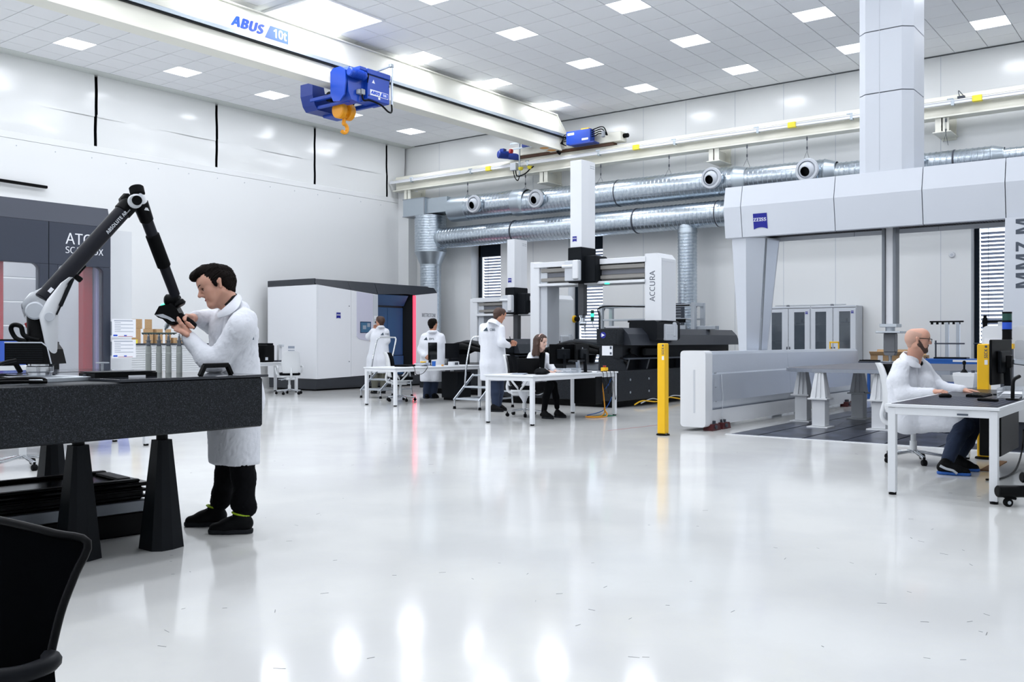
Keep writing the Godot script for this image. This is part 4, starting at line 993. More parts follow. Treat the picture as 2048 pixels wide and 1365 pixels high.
func mmz() -> void:
	var t := thing("portal_measuring_machine", "huge white portal measuring machine with logo and tall quill tower", "measuring machine", Vector3(14.2, 0, 0))
	var zl := -6.42
	var zr := -1.2
	# cross bridge: faceted skin panels with dark joints
	var prof := poly([0.06, 3.77, -0.02, 3.43, 0.06, 2.94, 0.12, 2.93, 0.12, 3.05, 1.0, 3.05, 1.0, 2.93, 1.08, 2.94, 1.16, 3.43, 1.06, 3.77])
	var cuts := [zl, -6.12, -4.62, -3.36, -2.29, -0.9]
	for k in cuts.size() - 1:
		P(t, "bridge_panel", g().prism(prof, Vector3(0, 0, cuts[k] + 0.006), Vector3.RIGHT, Vector3.UP, cuts[k + 1] - cuts[k] - 0.012), mat("portal_white", "cfd4dc", 0.4))
	P(t, "bridge_core", g().bb(Vector3(0.10, 3.0, zl + 0.02), Vector3(1.0, 3.72, -0.92)), M.cover_dark)
	var bl := g()
	for k in 95:
		var z := -6.0 + k * 0.04
		bl.prism(poly([0.14, 3.02, 0.9, 3.02, 0.9, 2.99, 0.14, 2.99]), Vector3(0, 0, z), Vector3.RIGHT, Vector3.UP, 0.025)
	P(t, "underside_cover", g().bb(Vector3(0.122, 3.02, -6.1), Vector3(0.998, 3.05, -0.92)), M.black)
	var be := P(t, "underside_bellows", bl, M.black)
	be.set_meta("kind", "stuff")
	zeiss_logo(t, Transform3D(Basis(Vector3.BACK, Vector3(-0.16, 0.987, 0).normalized(), Vector3(-0.987, -0.16, 0).normalized()), Vector3(0.018, 3.17, -5.8)), 0.23)
	# quill tower: eight-sided, three storeys of covers
	var oct := poly([0.12, -4.3, 0.72, -4.3, 0.85, -4.18, 0.85, -3.66, 0.72, -3.52, 0.12, -3.52, 0.0, -3.66, 0.0, -4.18])
	var ys := [3.74, 4.95, 5.88, 6.85]
	for k in 3: P(t, "tower_panel", g().prism(oct, Vector3(0.08, ys[k] + 0.008, 0), Vector3.RIGHT, Vector3.BACK, -(ys[k + 1] - ys[k] - 0.016)), M.portal_white)
	P(t, "tower_core", g().bb(Vector3(0.2, 3.7, -4.2), Vector3(0.8, 6.8, -3.6)), M.dark_grey)
	P(t, "tower_seam", g().bb(Vector3(0.075, 3.8, -3.98), Vector3(0.082, 6.8, -3.974)), M.light_grey)
	# quill with white core and grey guide rails, probe head at its foot
	var qz := -3.95
	P(t, "quill", g().bb(Vector3(0.5, 1.5, qz - 0.05), Vector3(0.62, 3.05, qz + 0.06), 0.004), M.white_paint)
	for s: float in [-0.075, 0.085]: P(t, "quill_rail", g().bb(Vector3(0.46, 1.5, qz + s - 0.022), Vector3(0.66, 3.05, qz + s + 0.022), 0.003), M.cast)
	P(t, "quill_flange", g().bb(Vector3(0.42, 1.46, qz - 0.12), Vector3(0.7, 1.51, qz + 0.13), 0.006).cyl(Vector3(0.56, 1.40, qz), Vector3(0.56, 1.46, qz), 0.07, -1, 16).bb(Vector3(0.38, 1.37, qz - 0.17), Vector3(0.74, 1.40, qz + 0.19), 0.006), M.alu)
	var pr := P(t, "probe_head", g().bb(Vector3(0.48, 1.08, qz - 0.08), Vector3(0.64, 1.37, qz + 0.09), 0.012).prism(poly([-0.06, 1.03, 0.07, 1.03, 0.09, 1.08, -0.08, 1.08]), Vector3(0.48, 0, qz), Vector3.BACK, Vector3.UP, -0.16), mat("probe_grey", "6a6d72", 0.4))
	P(pr, "stylus_holder", g().cyl(Vector3(0.56, 1.03, qz), Vector3(0.56, 0.96, qz), 0.03, 0.02, 10).cyl(Vector3(0.56, 0.925, qz), Vector3(0.56, 0.94, qz), 0.14, -1, 20).cyl(Vector3(0.56, 0.94, qz), Vector3(0.56, 0.96, qz), 0.03, -1, 10), M.steel)
	P(pr, "stylus", g().cyl(Vector3(0.56, 0.925, qz), Vector3(0.56, 0.82, qz), 0.004, 0.003, 6), M.steel)
	# left leg: tapering to the guide
	var rings := []
	for q: Array in [[2.95, 0.12, 0.95, -6.33, -5.84], [1.02, 0.30, 0.85, -6.28, -6.02]]:
		var y: float = q[0]
		rings.append([Vector3(q[1], y, q[3]), Vector3(q[1], y, (q[3] + q[4]) * 0.5), Vector3(q[1] + 0.18, y, q[4]), Vector3(q[2], y, q[4]), Vector3(q[2], y, q[3])])
	P(t, "leg", g().loft(rings, true, true, true), M.portal_white)
	P(t, "leg_cover", g().loft([[Vector3(0.115, 2.93, -6.08), Vector3(0.30, 2.93, -5.835), Vector3(0.9, 2.93, -5.835)], [Vector3(0.295, 1.02, -6.145), Vector3(0.475, 1.02, -6.015), Vector3(0.8, 1.02, -6.015)]], false, false, true), M.brushed)
	P(t, "leg_guide_strip", g().beam(Vector3(0.36, 2.93, -5.84), Vector3(0.5, 1.02, -6.0), 0.02, 0.05), M.mid_grey)
	# right column
	P(t, "leg", g().prism(poly([-2.29, 2.94, -2.33, 0.95, -2.2, 0.2, -0.9, 0.2, -0.9, 2.94]), Vector3(0.0, 0, 0), Vector3.BACK, Vector3.UP, -1.1), M.portal_white)
	P(t, "lettering", g().text("MMZ M", 0.2, Transform3D(Basis(Vector3.UP, Vector3.FORWARD, Vector3.LEFT), Vector3(-0.001, 1.97, -1.96)), sansb, 0.004), M.print_dark)
	P(t, "type_plate", g().bb(Vector3(-0.004, 1.36, -2.18), Vector3(0.0, 1.46, -1.9)), M.print_grey)
	# guide box with brushed metal guard along the left side
	var gd := thing("guide_guard", "long low brushed-metal machine guard behind the yellow post", "machine guard", Vector3(11.75, 0, -5.6))
	var gl := 7.0
	P(gd, "end_cap", g().prism(rrect(0.38, 1.06, 0.05, 4, Vector2(-0.17, 0.585)), Vector3(0, 0, 0), Vector3.BACK, Vector3.UP, -0.22, true), M.white_plastic)
	P(gd, "end_groove", g().bb(Vector3(-0.004, 0.25, -0.16), Vector3(0.0, 0.85, -0.135)), M.light_grey)
	for k in 2:
		var xa := 0.22 + k * 3.0
		var xb := 3.215 + k * (gl - 3.215)
		P(gd, "guard_panel", g().prism(poly([-0.36, 1.10, -0.08, 1.10, -0.04, 1.06, -0.02, 0.80, 0.0, 0.78, 0.02, 0.40, 0.0, 0.36, -0.08, 0.22, -0.36, 0.22]), Vector3(xa, 0, 0), Vector3.BACK, Vector3.UP, -(xb - xa)), M.brushed)
	P(gd, "guard_foot_strip", g().prism(poly([-0.36, 0.06, -0.02, 0.06, -0.02, 0.28, -0.08, 0.22, -0.36, 0.22]), Vector3(0.2, 0, 0), Vector3.BACK, Vector3.UP, -(gl - 0.25)), M.white_plastic)
	for k in 3: P(gd, "rivet", g().cyl(Vector3(0.34, 0.4 + k * 0.2, -0.01), Vector3(0.34, 0.4 + k * 0.2, 0.024), 0.008, -1, 8), M.mid_grey)
	P(gd, "hanging_wire", g().tube(smooth_path([Vector3(0.52, 0.78, 0.02), Vector3(0.51, 0.6, 0.035), Vector3(0.54, 0.45, 0.035), Vector3(0.52, 0.2, 0.03), Vector3(0.55, 0.06, 0.04)]), 0.005, 5), M.light_grey)
	for q: Array in [[0.28, 0.04], [0.62, 0.05], [6.2, 0.05], [6.6, 0.06]]:
		var ft := P(gd, "levelling_foot", g().prism(poly([-0.14, 0.0, 0.14, 0.0, 0.09, 0.09, -0.12, 0.09]), Vector3(q[0], 0, -0.08), Vector3.RIGHT, Vector3.UP, 0.14), M.red_dark)
		P(ft, "jack_screw", g().cyl(Vector3(q[0] - 0.04, 0.05, 0.06), Vector3(q[0] - 0.04, 0.05, 0.08), 0.03, -1, 12).cyl(Vector3(q[0], 0.09, -0.02), Vector3(q[0], 0.13, -0.02), 0.06, -1, 12), M.dark_grey)
	bed_plates()
	plate_table()

func bed_plates() -> void:
	var zs := [-5.16, -4.79, -4.18, -3.68, -3.17, -2.57, -1.97, -1.3]
	var fp := S("floor_bed", g().bb(Vector3(11.63, 0.0, -5.18), Vector3(18.6, 0.002, -1.28)), M.black)
	for k in zs.size() - 1:
		S("bed_plate", g().bb(Vector3(11.63, 0.0, zs[k] + 0.014), Vector3(18.6, 0.012, zs[k + 1] - 0.014), 0.003), M.plate_floor, fp)
	S("bed_edge", g().bb(Vector3(11.59, 0.0, -5.22), Vector3(11.63, 0.008, -1.28)), M.offwhite, fp)

func plate_table() -> void:
	var t := thing("surface_plate", "large thin grey metal plate with rounded corner on white pedestals", "plate", Vector3(13.15, 0.8, -4.0))
	var out := PackedVector2Array()
	for k in 9:
		var a2 := PI + PI * 0.5 * k / 8.0
		out.append(Vector2(0.75 + 0.75 * cos(a2), -0.45 + 0.75 * sin(a2)))
	out.append(Vector2(4.2, -1.2)); out.append(Vector2(4.2, 1.6)); out.append(Vector2(0.9, 1.6)); out.append(Vector2(0.15, 1.2))
	P(t, "plate", g().prism(out, Vector3(0, 0.05, 0), Vector3.RIGHT, Vector3.BACK, 0.05), mat("plate_edge", "9298a2", 0.4, 0.6))
	P(t, "plate_surface", g().prism(Geometry2D.offset_polygon(out, -0.03)[0], Vector3(0, 0.054, 0), Vector3.RIGHT, Vector3.BACK, 0.008), mat("plate_top", "6f6f76", 0.5, 0.3))
	for k in 2: P(t, "edge_notch", g().box(Vector3(0.12 + 0.02 * k, 0.02, 0.2 + k * 0.35), Vector3(0.06, 0.06, 0.05), 0.004), M.cast)
	var first: Node3D = null
	var spots := [[13.24, -4.5, "white pedestal under the rounded plate, next to its free corner"], [14.06, -5.05, "white pedestal under the plate on the metal guard side"], [13.37, -3.71, "white pedestal under the plate in front of the seated man"], [15.04, -4.5, "grey-white pedestal under the middle of the plate"], [14.3, -2.75, "white pedestal under the plate hidden behind the seated man"], [16.6, -3.0, "white pedestal under the plate near the blue bench"]]
	for s: Array in spots:
		if first == null:
			first = thing("pedestal", s[2], "pedestal", Vector3(s[0], 0.012, s[1]), 0.0, "pedestals carrying the plate")
			P(first, "foot_plate", g().box(Vector3(0, 0.01, 0), Vector3(0.32, 0.02, 0.3), 0.003), M.offwhite)
			P(first, "post", g().bb(Vector3(-0.095, 0.02, -0.095), Vector3(0.095, 0.40, 0.095), 0.008), M.offwhite)
			P(first, "middle_flange", g().box(Vector3(0, 0.412, 0), Vector3(0.30, 0.022, 0.28), 0.003), M.offwhite)
			P(first, "cone", g().loft([[Vector3(-0.12, 0.42, -0.11), Vector3(0.12, 0.42, -0.11), Vector3(0.12, 0.42, 0.11), Vector3(-0.12, 0.42, 0.11)], [Vector3(-0.065, 0.785, -0.06), Vector3(0.065, 0.785, -0.06), Vector3(0.065, 0.785, 0.06), Vector3(-0.065, 0.785, 0.06)]], true, true, true), M.offwhite)
			for q: float in [-0.035, 0.035]:
				P(first, "rib", g().beam(Vector3(-0.125, 0.43, q), Vector3(-0.07, 0.78, q * 0.6), 0.012, 0.03), M.offwhite)
			P(first, "bolt", g().cyl(Vector3(-0.1, 0.42, 0.11), Vector3(-0.1, 0.44, 0.11), 0.012, -1, 6), M.mid_grey)
		else:
			dup(first, "pedestal", s[2], Vector3(s[0], 0.012, s[1]), 0.0, "pedestals carrying the plate")

func scanbox() -> void:
	var t := thing("scanning_cabinet", "dark grey scanning cabinet with two glazed doors and red inner pillars", "scanner", Vector3(0, 0, -12.4))
	var xr := 6.98
	var x0 := 3.6
	var yt := 2.28
	mat("scan_dark", "343a48", 0.4)
	P(t, "fascia", g().bb(Vector3(x0, yt, -0.12), Vector3(xr, 2.85, 0.0), 0.006), M.scan_dark)
	P(t, "top_slope", g().prism(poly([0.0, 2.85, -0.08, 3.12, -0.3, 3.12, -0.3, 2.85]), Vector3(x0, 0, 0), Vector3.BACK, Vector3.UP, -(xr - x0)), M.scan_dark)
	P(t, "fascia_seam", g().bb(Vector3(6.105, 0.3, 0.0), Vector3(6.112, 2.85, 0.003)), M.black)
	for q: Array in [[x0, 3.9], [5.99, 6.23], [6.87, xr]]: P(t, "door_post", g().bb(Vector3(q[0], 0.0, -0.12), Vector3(q[1], yt, 0.0), 0.006), M.scan_dark)
	for q: Array in [[3.9, 5.99], [6.23, 6.87]]:
		P(t, "door_sill", g().bb(Vector3(q[0], 0.0, -0.1), Vector3(q[1], 0.25, -0.01), 0.006), M.scan_dark)
		# rounded upper corners of the opening
		for sg: float in [-1.0, 1.0]:
			var cp := PackedVector2Array()
			var ex: float = q[0] if sg < 0 else q[1]
			cp.append(Vector2(ex, yt))
			for k in 7:
				var an := PI * 0.5 * k / 6.0
				cp.append(Vector2(ex - sg * 0.09 + sg * 0.09 * sin(an), yt - 0.09 + 0.09 * cos(an)))
			P(t, "corner_fillet", g().prism(cp, Vector3(0, 0, -0.1), Vector3.RIGHT, Vector3.UP, 0.1), M.scan_dark)
		P(t, "door_glass", g().bb(Vector3(q[0], 0.25, -0.04), Vector3(q[1], yt, -0.03)), M.glass)
	# inside: white lining boards and red pillars, open to the hall lights above
	for k in 8: P(t, "lining_board", g().bb(Vector3(x0 + 0.02, 0.05 + k * 0.36, -2.0), Vector3(xr - 0.04, 0.05 + k * 0.36 + 0.345, -1.96), 0.012), M.white_plastic)
	P(t, "inner_floor", g().bb(Vector3(x0, 0.0, -2.0), Vector3(xr, 0.05, -0.12)), M.light_grey)
	P(t, "side_wall", g().bb(Vector3(xr - 0.05, 0, -2.0), Vector3(xr, 3.0, -0.12)), M.white_plastic)
	P(t, "side_wall", g().bb(Vector3(x0, 0, -2.0), Vector3(x0 + 0.05, 3.0, -0.12)), M.white_plastic)
	P(t, "red_pillar", g().bb(Vector3(6.72, 0.05, -0.40), Vector3(6.86, 2.85, -0.26), 0.01), M.red)
	P(t, "red_pillar", g().bb(Vector3(5.42, 0.05, -0.34), Vector3(5.62, 2.85, -0.2), 0.01), M.red)
	P(t, "lilac_strip", g().bb(Vector3(6.88, 0.05, -0.40), Vector3(6.94, 2.6, -0.2), 0.01), mat("lilac", "a8a4d0", 0.4))
	P(t, "lettering", g().text("ATOS", 0.15, facing_z(Vector3(6.335, 2.57, 0.001)), sans, 0.003), M.paper, "ATOS in pale letters")
	P(t, "lettering", g().text("SCANBOX", 0.088, facing_z(Vector3(6.335, 2.445, 0.001)), sans, 0.003), M.paper, "SCANBOX in pale letters")
	# pale screen wall standing behind its right end
	var w := thing("screen_wall", "pale grey partition panel behind the dark scanning cabinet", "partition", Vector3(7.35, 0, -12.75))
	P(w, "panel", g().prism(poly([-0.42, 0.0, 0.14, 0.0, 0.14, 2.86, -0.42, 2.86]), Vector3(0, 0, -0.04), Vector3.RIGHT, Vector3.UP, 0.06), M.offwhite)
	for k in 2:
		var y := 1.43 - k * 0.29
		var pp := thing("notice_sheet", ["printed notice sheet, upper of two on the partition beside the cabinet", "printed notice sheet, lower of two on the partition beside the cabinet"][k], "notice", Vector3(7.12, y, -12.3), 0.0, "notice sheets by the cabinet")
		P(pp, "sheet", g().box(Vector3.ZERO, Vector3(0.36, 0.26, 0.004)), M.paper)
		P(pp, "bracket", g().bb(Vector3(-0.02, -0.1, -0.385), Vector3(0.02, 0.1, -0.002)), M.light_grey)
		var ln := g()
		for q in 6: ln.bb(Vector3(-0.14, 0.075 - q * 0.025, 0.002), Vector3(-0.14 + 0.09 + 0.19 * (q % 2), 0.082 - q * 0.025, 0.0035))
		ln.bb(Vector3(-0.15, 0.1, 0.002), Vector3(0.13, 0.112, 0.0035))
		P(pp, "print", ln, M.print_grey)
		P(pp, "logo_print", g().bb(Vector3(-0.16, -0.112, 0.002), Vector3(-0.10, -0.09, 0.0035)).bb(Vector3(0.0, -0.11, 0.002), Vector3(0.04, -0.095, 0.0035)), M.print_blue)
		P(pp, "red_line", g().bb(Vector3(-0.09, -0.118, 0.002), Vector3(0.13, -0.113, 0.0035)), M.red)

func handle_shape(gm: G, c: Vector3, dirx: Vector3, w: float, h: float, th: float) -> G:     # trapezoid grip standing on a plate
	var up := Vector3.UP
	var p := [c - dirx * w * 0.5, c - dirx * w * 0.36 + up * h, c + dirx * w * 0.36 + up * h, c + dirx * w * 0.5]
	var side := dirx.cross(up)
	gm.beam(p[0], p[1] + up * 0.0, th, th * 0.9, 0.004, side)
	gm.beam(p[1] - dirx * 0.008, p[2] + dirx * 0.008, th, th * 0.9, 0.005, side)
	gm.beam(p[2], p[3], th, th * 0.9, 0.004, side)
	return gm

func granite_table() -> void:
	var t := thing("granite_table", "thick dark speckled granite slab table with tapered black stands", "table", Vector3(2.2, 0, -5.9))
	P(t, "slab", g().bb(Vector3(-1.6, 0.73, -1.3), Vector3(1.38, 1.03, 1.28), 0.012), M.granite)
	for s: Array in [[0.98, 0.83], [0.52, 0.72], [1.2, -0.95], [-1.0, 0.75], [-1.0, -0.95]]:
		var st := P(t, "stand", g().loft([
			[Vector3(-0.1, 0, -0.09), Vector3(0.09, 0, -0.1), Vector3(0.1, 0, 0.075), Vector3(0.01, 0, 0.10), Vector3(-0.06, 0.0, 0.095), Vector3(-0.1, 0, 0.05)],
			[Vector3(-0.045, 0.655, -0.04), Vector3(0.045, 0.655, -0.04), Vector3(0.045, 0.655, 0.035), Vector3(0.01, 0.655, 0.05), Vector3(-0.03, 0.655, 0.045), Vector3(-0.045, 0.655, 0.03)]], true, true, true), M.cover_dark)
		st.position = Vector3(s[0], 0, s[1])
		P(st, "jack_screw", g().cyl(Vector3(0, 0.65, 0), Vector3(0, 0.735, 0), 0.034, -1, 14), M.black)
	# storage crates under the table
	var c1 := thing("storage_crate", "black ribbed plastic crate with lid under the granite table", "crate", Vector3(2.65, 0.225, -5.9), -0.12)
	crate(c1, 1.5, 0.62)
	var c0 := thing("storage_crate", "lower black plastic crate under the lidded one, grey band on top", "crate", Vector3(2.65, 0.0, -5.9), -0.12)
	P(c0, "tub", g().bb(Vector3(-0.74, 0, -0.3), Vector3(0.74, 0.15, 0.3), 0.015), M.black)
	P(c0, "rim", g().bb(Vector3(-0.75, 0.15, -0.31), Vector3(0.75, 0.225, 0.31), 0.008), M.cast)
	# things on the table top
	var bp := thing("base_plate", "flat silver aluminium plate under the measuring arm", "plate", Vector3(2.45, 1.03, -5.12), 0.1)
	P(bp, "plate", g().bb(Vector3(-0.36, 0, -0.2), Vector3(0.26, 0.024, 0.2), 0.003), M.alu)
	P(bp, "end_block", g().bb(Vector3(0.26, 0, 0.12), Vector3(0.3, 0.024, 0.2), 0.002), M.light_grey)
	for q: Array in [[0.2, 0.14], [-0.3, 0.15], [0.2, -0.15]]: P(bp, "bolt", g().cyl(Vector3(q[0], 0.024, q[1]), Vector3(q[0], 0.034, q[1]), 0.01, -1, 8), M.dark_grey)
	for k in 2:
		var bo := thing("fixture_board", ["glossy black fixture board with grip at the granite table end", "glossy black fixture board with grip farther back on the table"][k], "board", [Vector3(3.13, 1.03, -5.26), Vector3(2.72, 1.03, -6.35)][k], [0.0, 0.0][k], "fixture boards")
		P(bo, "board", g().bb(Vector3(-0.48, 0, -0.66), Vector3(0.49, 0.016, 0.64), 0.003) if k == 0 else g().bb(Vector3(-0.5, 0, -0.3), Vector3(0.86, 0.016, 0.3), 0.003), mat("board_gloss", "2a2d34", 0.1))
		var gr := P(bo, "grip", handle_shape(g(), Vector3(0.17, 0.016, 0.56) if k == 0 else Vector3(0.0, 0.016, 0.22), Vector3(1, 0, -0.25).normalized() if k == 0 else Vector3.RIGHT, 0.27 if k == 0 else 0.24, 0.06, 0.028), M.black)
	var ty := thing("flat_case", "flat black instrument case with white label on the granite table", "case", Vector3(2.86, 1.03, -4.98), -0.08)
	P(ty, "case_body", g().prism(poly([-0.19, -0.1, 0.14, -0.1, 0.18, -0.06, 0.18, 0.08, 0.13, 0.1, -0.19, 0.1]), Vector3(0, 0.04, 0), Vector3.RIGHT, Vector3.BACK, 0.04), M.black)
	P(ty, "case_lid", g().prism(poly([-0.185, -0.095, 0.138, -0.095, 0.175, -0.06, 0.175, 0.075, 0.128, 0.096, -0.185, 0.096]), Vector3(0, 0.048, 0), Vector3.RIGHT, Vector3.BACK, 0.006), M.cover_dark)
	P(ty, "label", g().bb(Vector3(0.0, 0.012, 0.1), Vector3(0.1, 0.026, 0.102)), M.paper)
	# small stand with tray behind
	var ss := thing("small_stand", "little round tray on a thin post on the table", "stand", fl(205, 744, 1.03))
	P(ss, "foot", g().cyl(Vector3.ZERO, Vector3(0, 0.01, 0), 0.03, -1, 14), M.steel)
	P(ss, "post", g().cyl(Vector3(0, 0.01, 0), Vector3(0, 0.06, 0), 0.008, -1, 10), M.steel)
	P(ss, "tray", g().cyl(Vector3(0, 0.06, 0), Vector3(0, 0.068, 0), 0.045, -1, 18), M.alu)
	var ys := thing("yellow_strip", "narrow yellow strip lying beside the black case grip", "strip", fl(200, 745, 1.03))
	P(ys, "strip", g().box(Vector3(0, 0.006, 0), Vector3(0.16, 0.01, 0.04), 0.002), M.orange)
	# fixture posts with the thin toothed part on top
	var first: Node3D = null
	var lb := ["grey stepped fixture post beside the case label", "grey stepped fixture post, second along from the case", "grey stepped fixture post with a dark slot line", "grey stepped fixture post under the man's wrist"]
	for k in 4:
		var p := fl([297.0, 318.0, 337.0, 358.5][k], 745.5, 1.046)
		if first == null:
			first = thing("fixture_post", lb[0], "fixture post", p, 0.0, "fixture posts")
			P(first, "shaft", g().lathe([Vector2(0, 0), Vector2(0.0185, 0), Vector2(0.0185, 0.125), Vector2(0.0175, 0.128), Vector2(0.0175, 0.17), Vector2(0, 0.17)], Vector3.ZERO, Vector3.UP, 18), mat("post_grey", "b3b8b4", 0.4, 0.3))
			P(first, "collar", g().lathe([Vector2(0, 0.17), Vector2(0.0135, 0.17), Vector2(0.0135, 0.18), Vector2(0.02, 0.18), Vector2(0.02, 0.184), Vector2(0.0125, 0.184), Vector2(0.0125, 0.205), Vector2(0.019, 0.205), Vector2(0.019, 0.209), Vector2(0.009, 0.21), Vector2(0.007, 0.235), Vector2(0, 0.235)], Vector3.ZERO, Vector3.UP, 18), M.cast)
			P(first, "tip", g().cyl(Vector3(0, 0.235, 0), Vector3(0, 0.25, 0), 0.007, 0.005, 10), M.steel)
		else: dup(first, "fixture_post", lb[k], p, 0.0, "fixture posts")
	var wp := thing("toothed_strip", "thin toothed green-grey part lying across the fixture posts", "workpiece", (fl(297, 745.5, 1.046) + fl(337, 745.5, 1.046)) * 0.5 + Vector3(0, 0.252, 0), -atan2(fl(337, 745.5, 1.046).z - fl(297, 745.5, 1.046).z, fl(337, 745.5, 1.046).x - fl(297, 745.5, 1.046).x))
	P(wp, "strip", g().bb(Vector3(-0.105, 0.0, -0.012), Vector3(0.115, 0.007, 0.012)), mat("part_green", "5f7268", 0.5, 0.3))
	var th := g()
	for k in 12: th.prism(poly([-0.009, 0.0, 0.009, 0.0, 0.0, -0.007]), Vector3(-0.098 + k * 0.018, 0.0, -0.011), Vector3.RIGHT, Vector3.UP, 0.022)
	P(wp, "teeth", th, M.dark_grey)
	measuring_arm()
	var cb := thing("arm_cable", "tangle of black cable with silver plug on the table edge", "cable", Vector3(2.18, 1.03, -4.82))
	P(cb, "cable", g().tube(smooth_path([Vector3(0.12, 0.12, -0.2), Vector3(0.02, 0.10, -0.16), Vector3(-0.06, 0.05, -0.1), Vector3(0.05, 0.02, 0.0), Vector3(0.14, 0.014, 0.06), Vector3(0.1, 0.03, 0.1), Vector3(-0.05, 0.03, 0.07), Vector3(-0.16, 0.014, 0.05), Vector3(-0.05, 0.02, 0.12), Vector3(0.12, 0.014, 0.13)]), 0.009, 7), M.black)
	P(cb, "plug", g().cyl(Vector3(0.04, 0.016, 0.11), Vector3(0.1, 0.016, 0.125), 0.012, -1, 10), M.steel)

func crate(c: Node3D, l: float, w: float) -> void:
	P(c, "tub", g().bb(Vector3(-l * 0.5 + 0.02, 0, -w * 0.5 + 0.02), Vector3(l * 0.5 - 0.02, 0.09, w * 0.5 - 0.02), 0.02), M.black)
	for k in 2: P(c, "rib", g().bb(Vector3(-l * 0.5, 0.015 + k * 0.04, -w * 0.5), Vector3(l * 0.5, 0.032 + k * 0.04, w * 0.5), 0.006), M.black)
	P(c, "lid", g().bb(Vector3(-l * 0.5 - 0.01, 0.09, -w * 0.5 - 0.01), Vector3(l * 0.5 + 0.01, 0.115, w * 0.5 + 0.01), 0.012), M.black_gloss)
	for s: float in [-1.0, 1.0]: P(c, "lid_rim", g().bb(Vector3(-l * 0.47, 0.115, s * w * 0.42 - 0.03), Vector3(l * 0.47, 0.135, s * w * 0.42 + 0.03), 0.01), M.black)
	P(c, "lid_rim", g().bb(Vector3(l * 0.40, 0.115, -w * 0.3), Vector3(l * 0.46, 0.135, w * 0.3), 0.01), M.black)
	P(c, "latch", g().bb(Vector3(l * 0.5, 0.02, -0.06), Vector3(l * 0.5 + 0.03, 0.1, 0.06), 0.008), M.cover_dark)

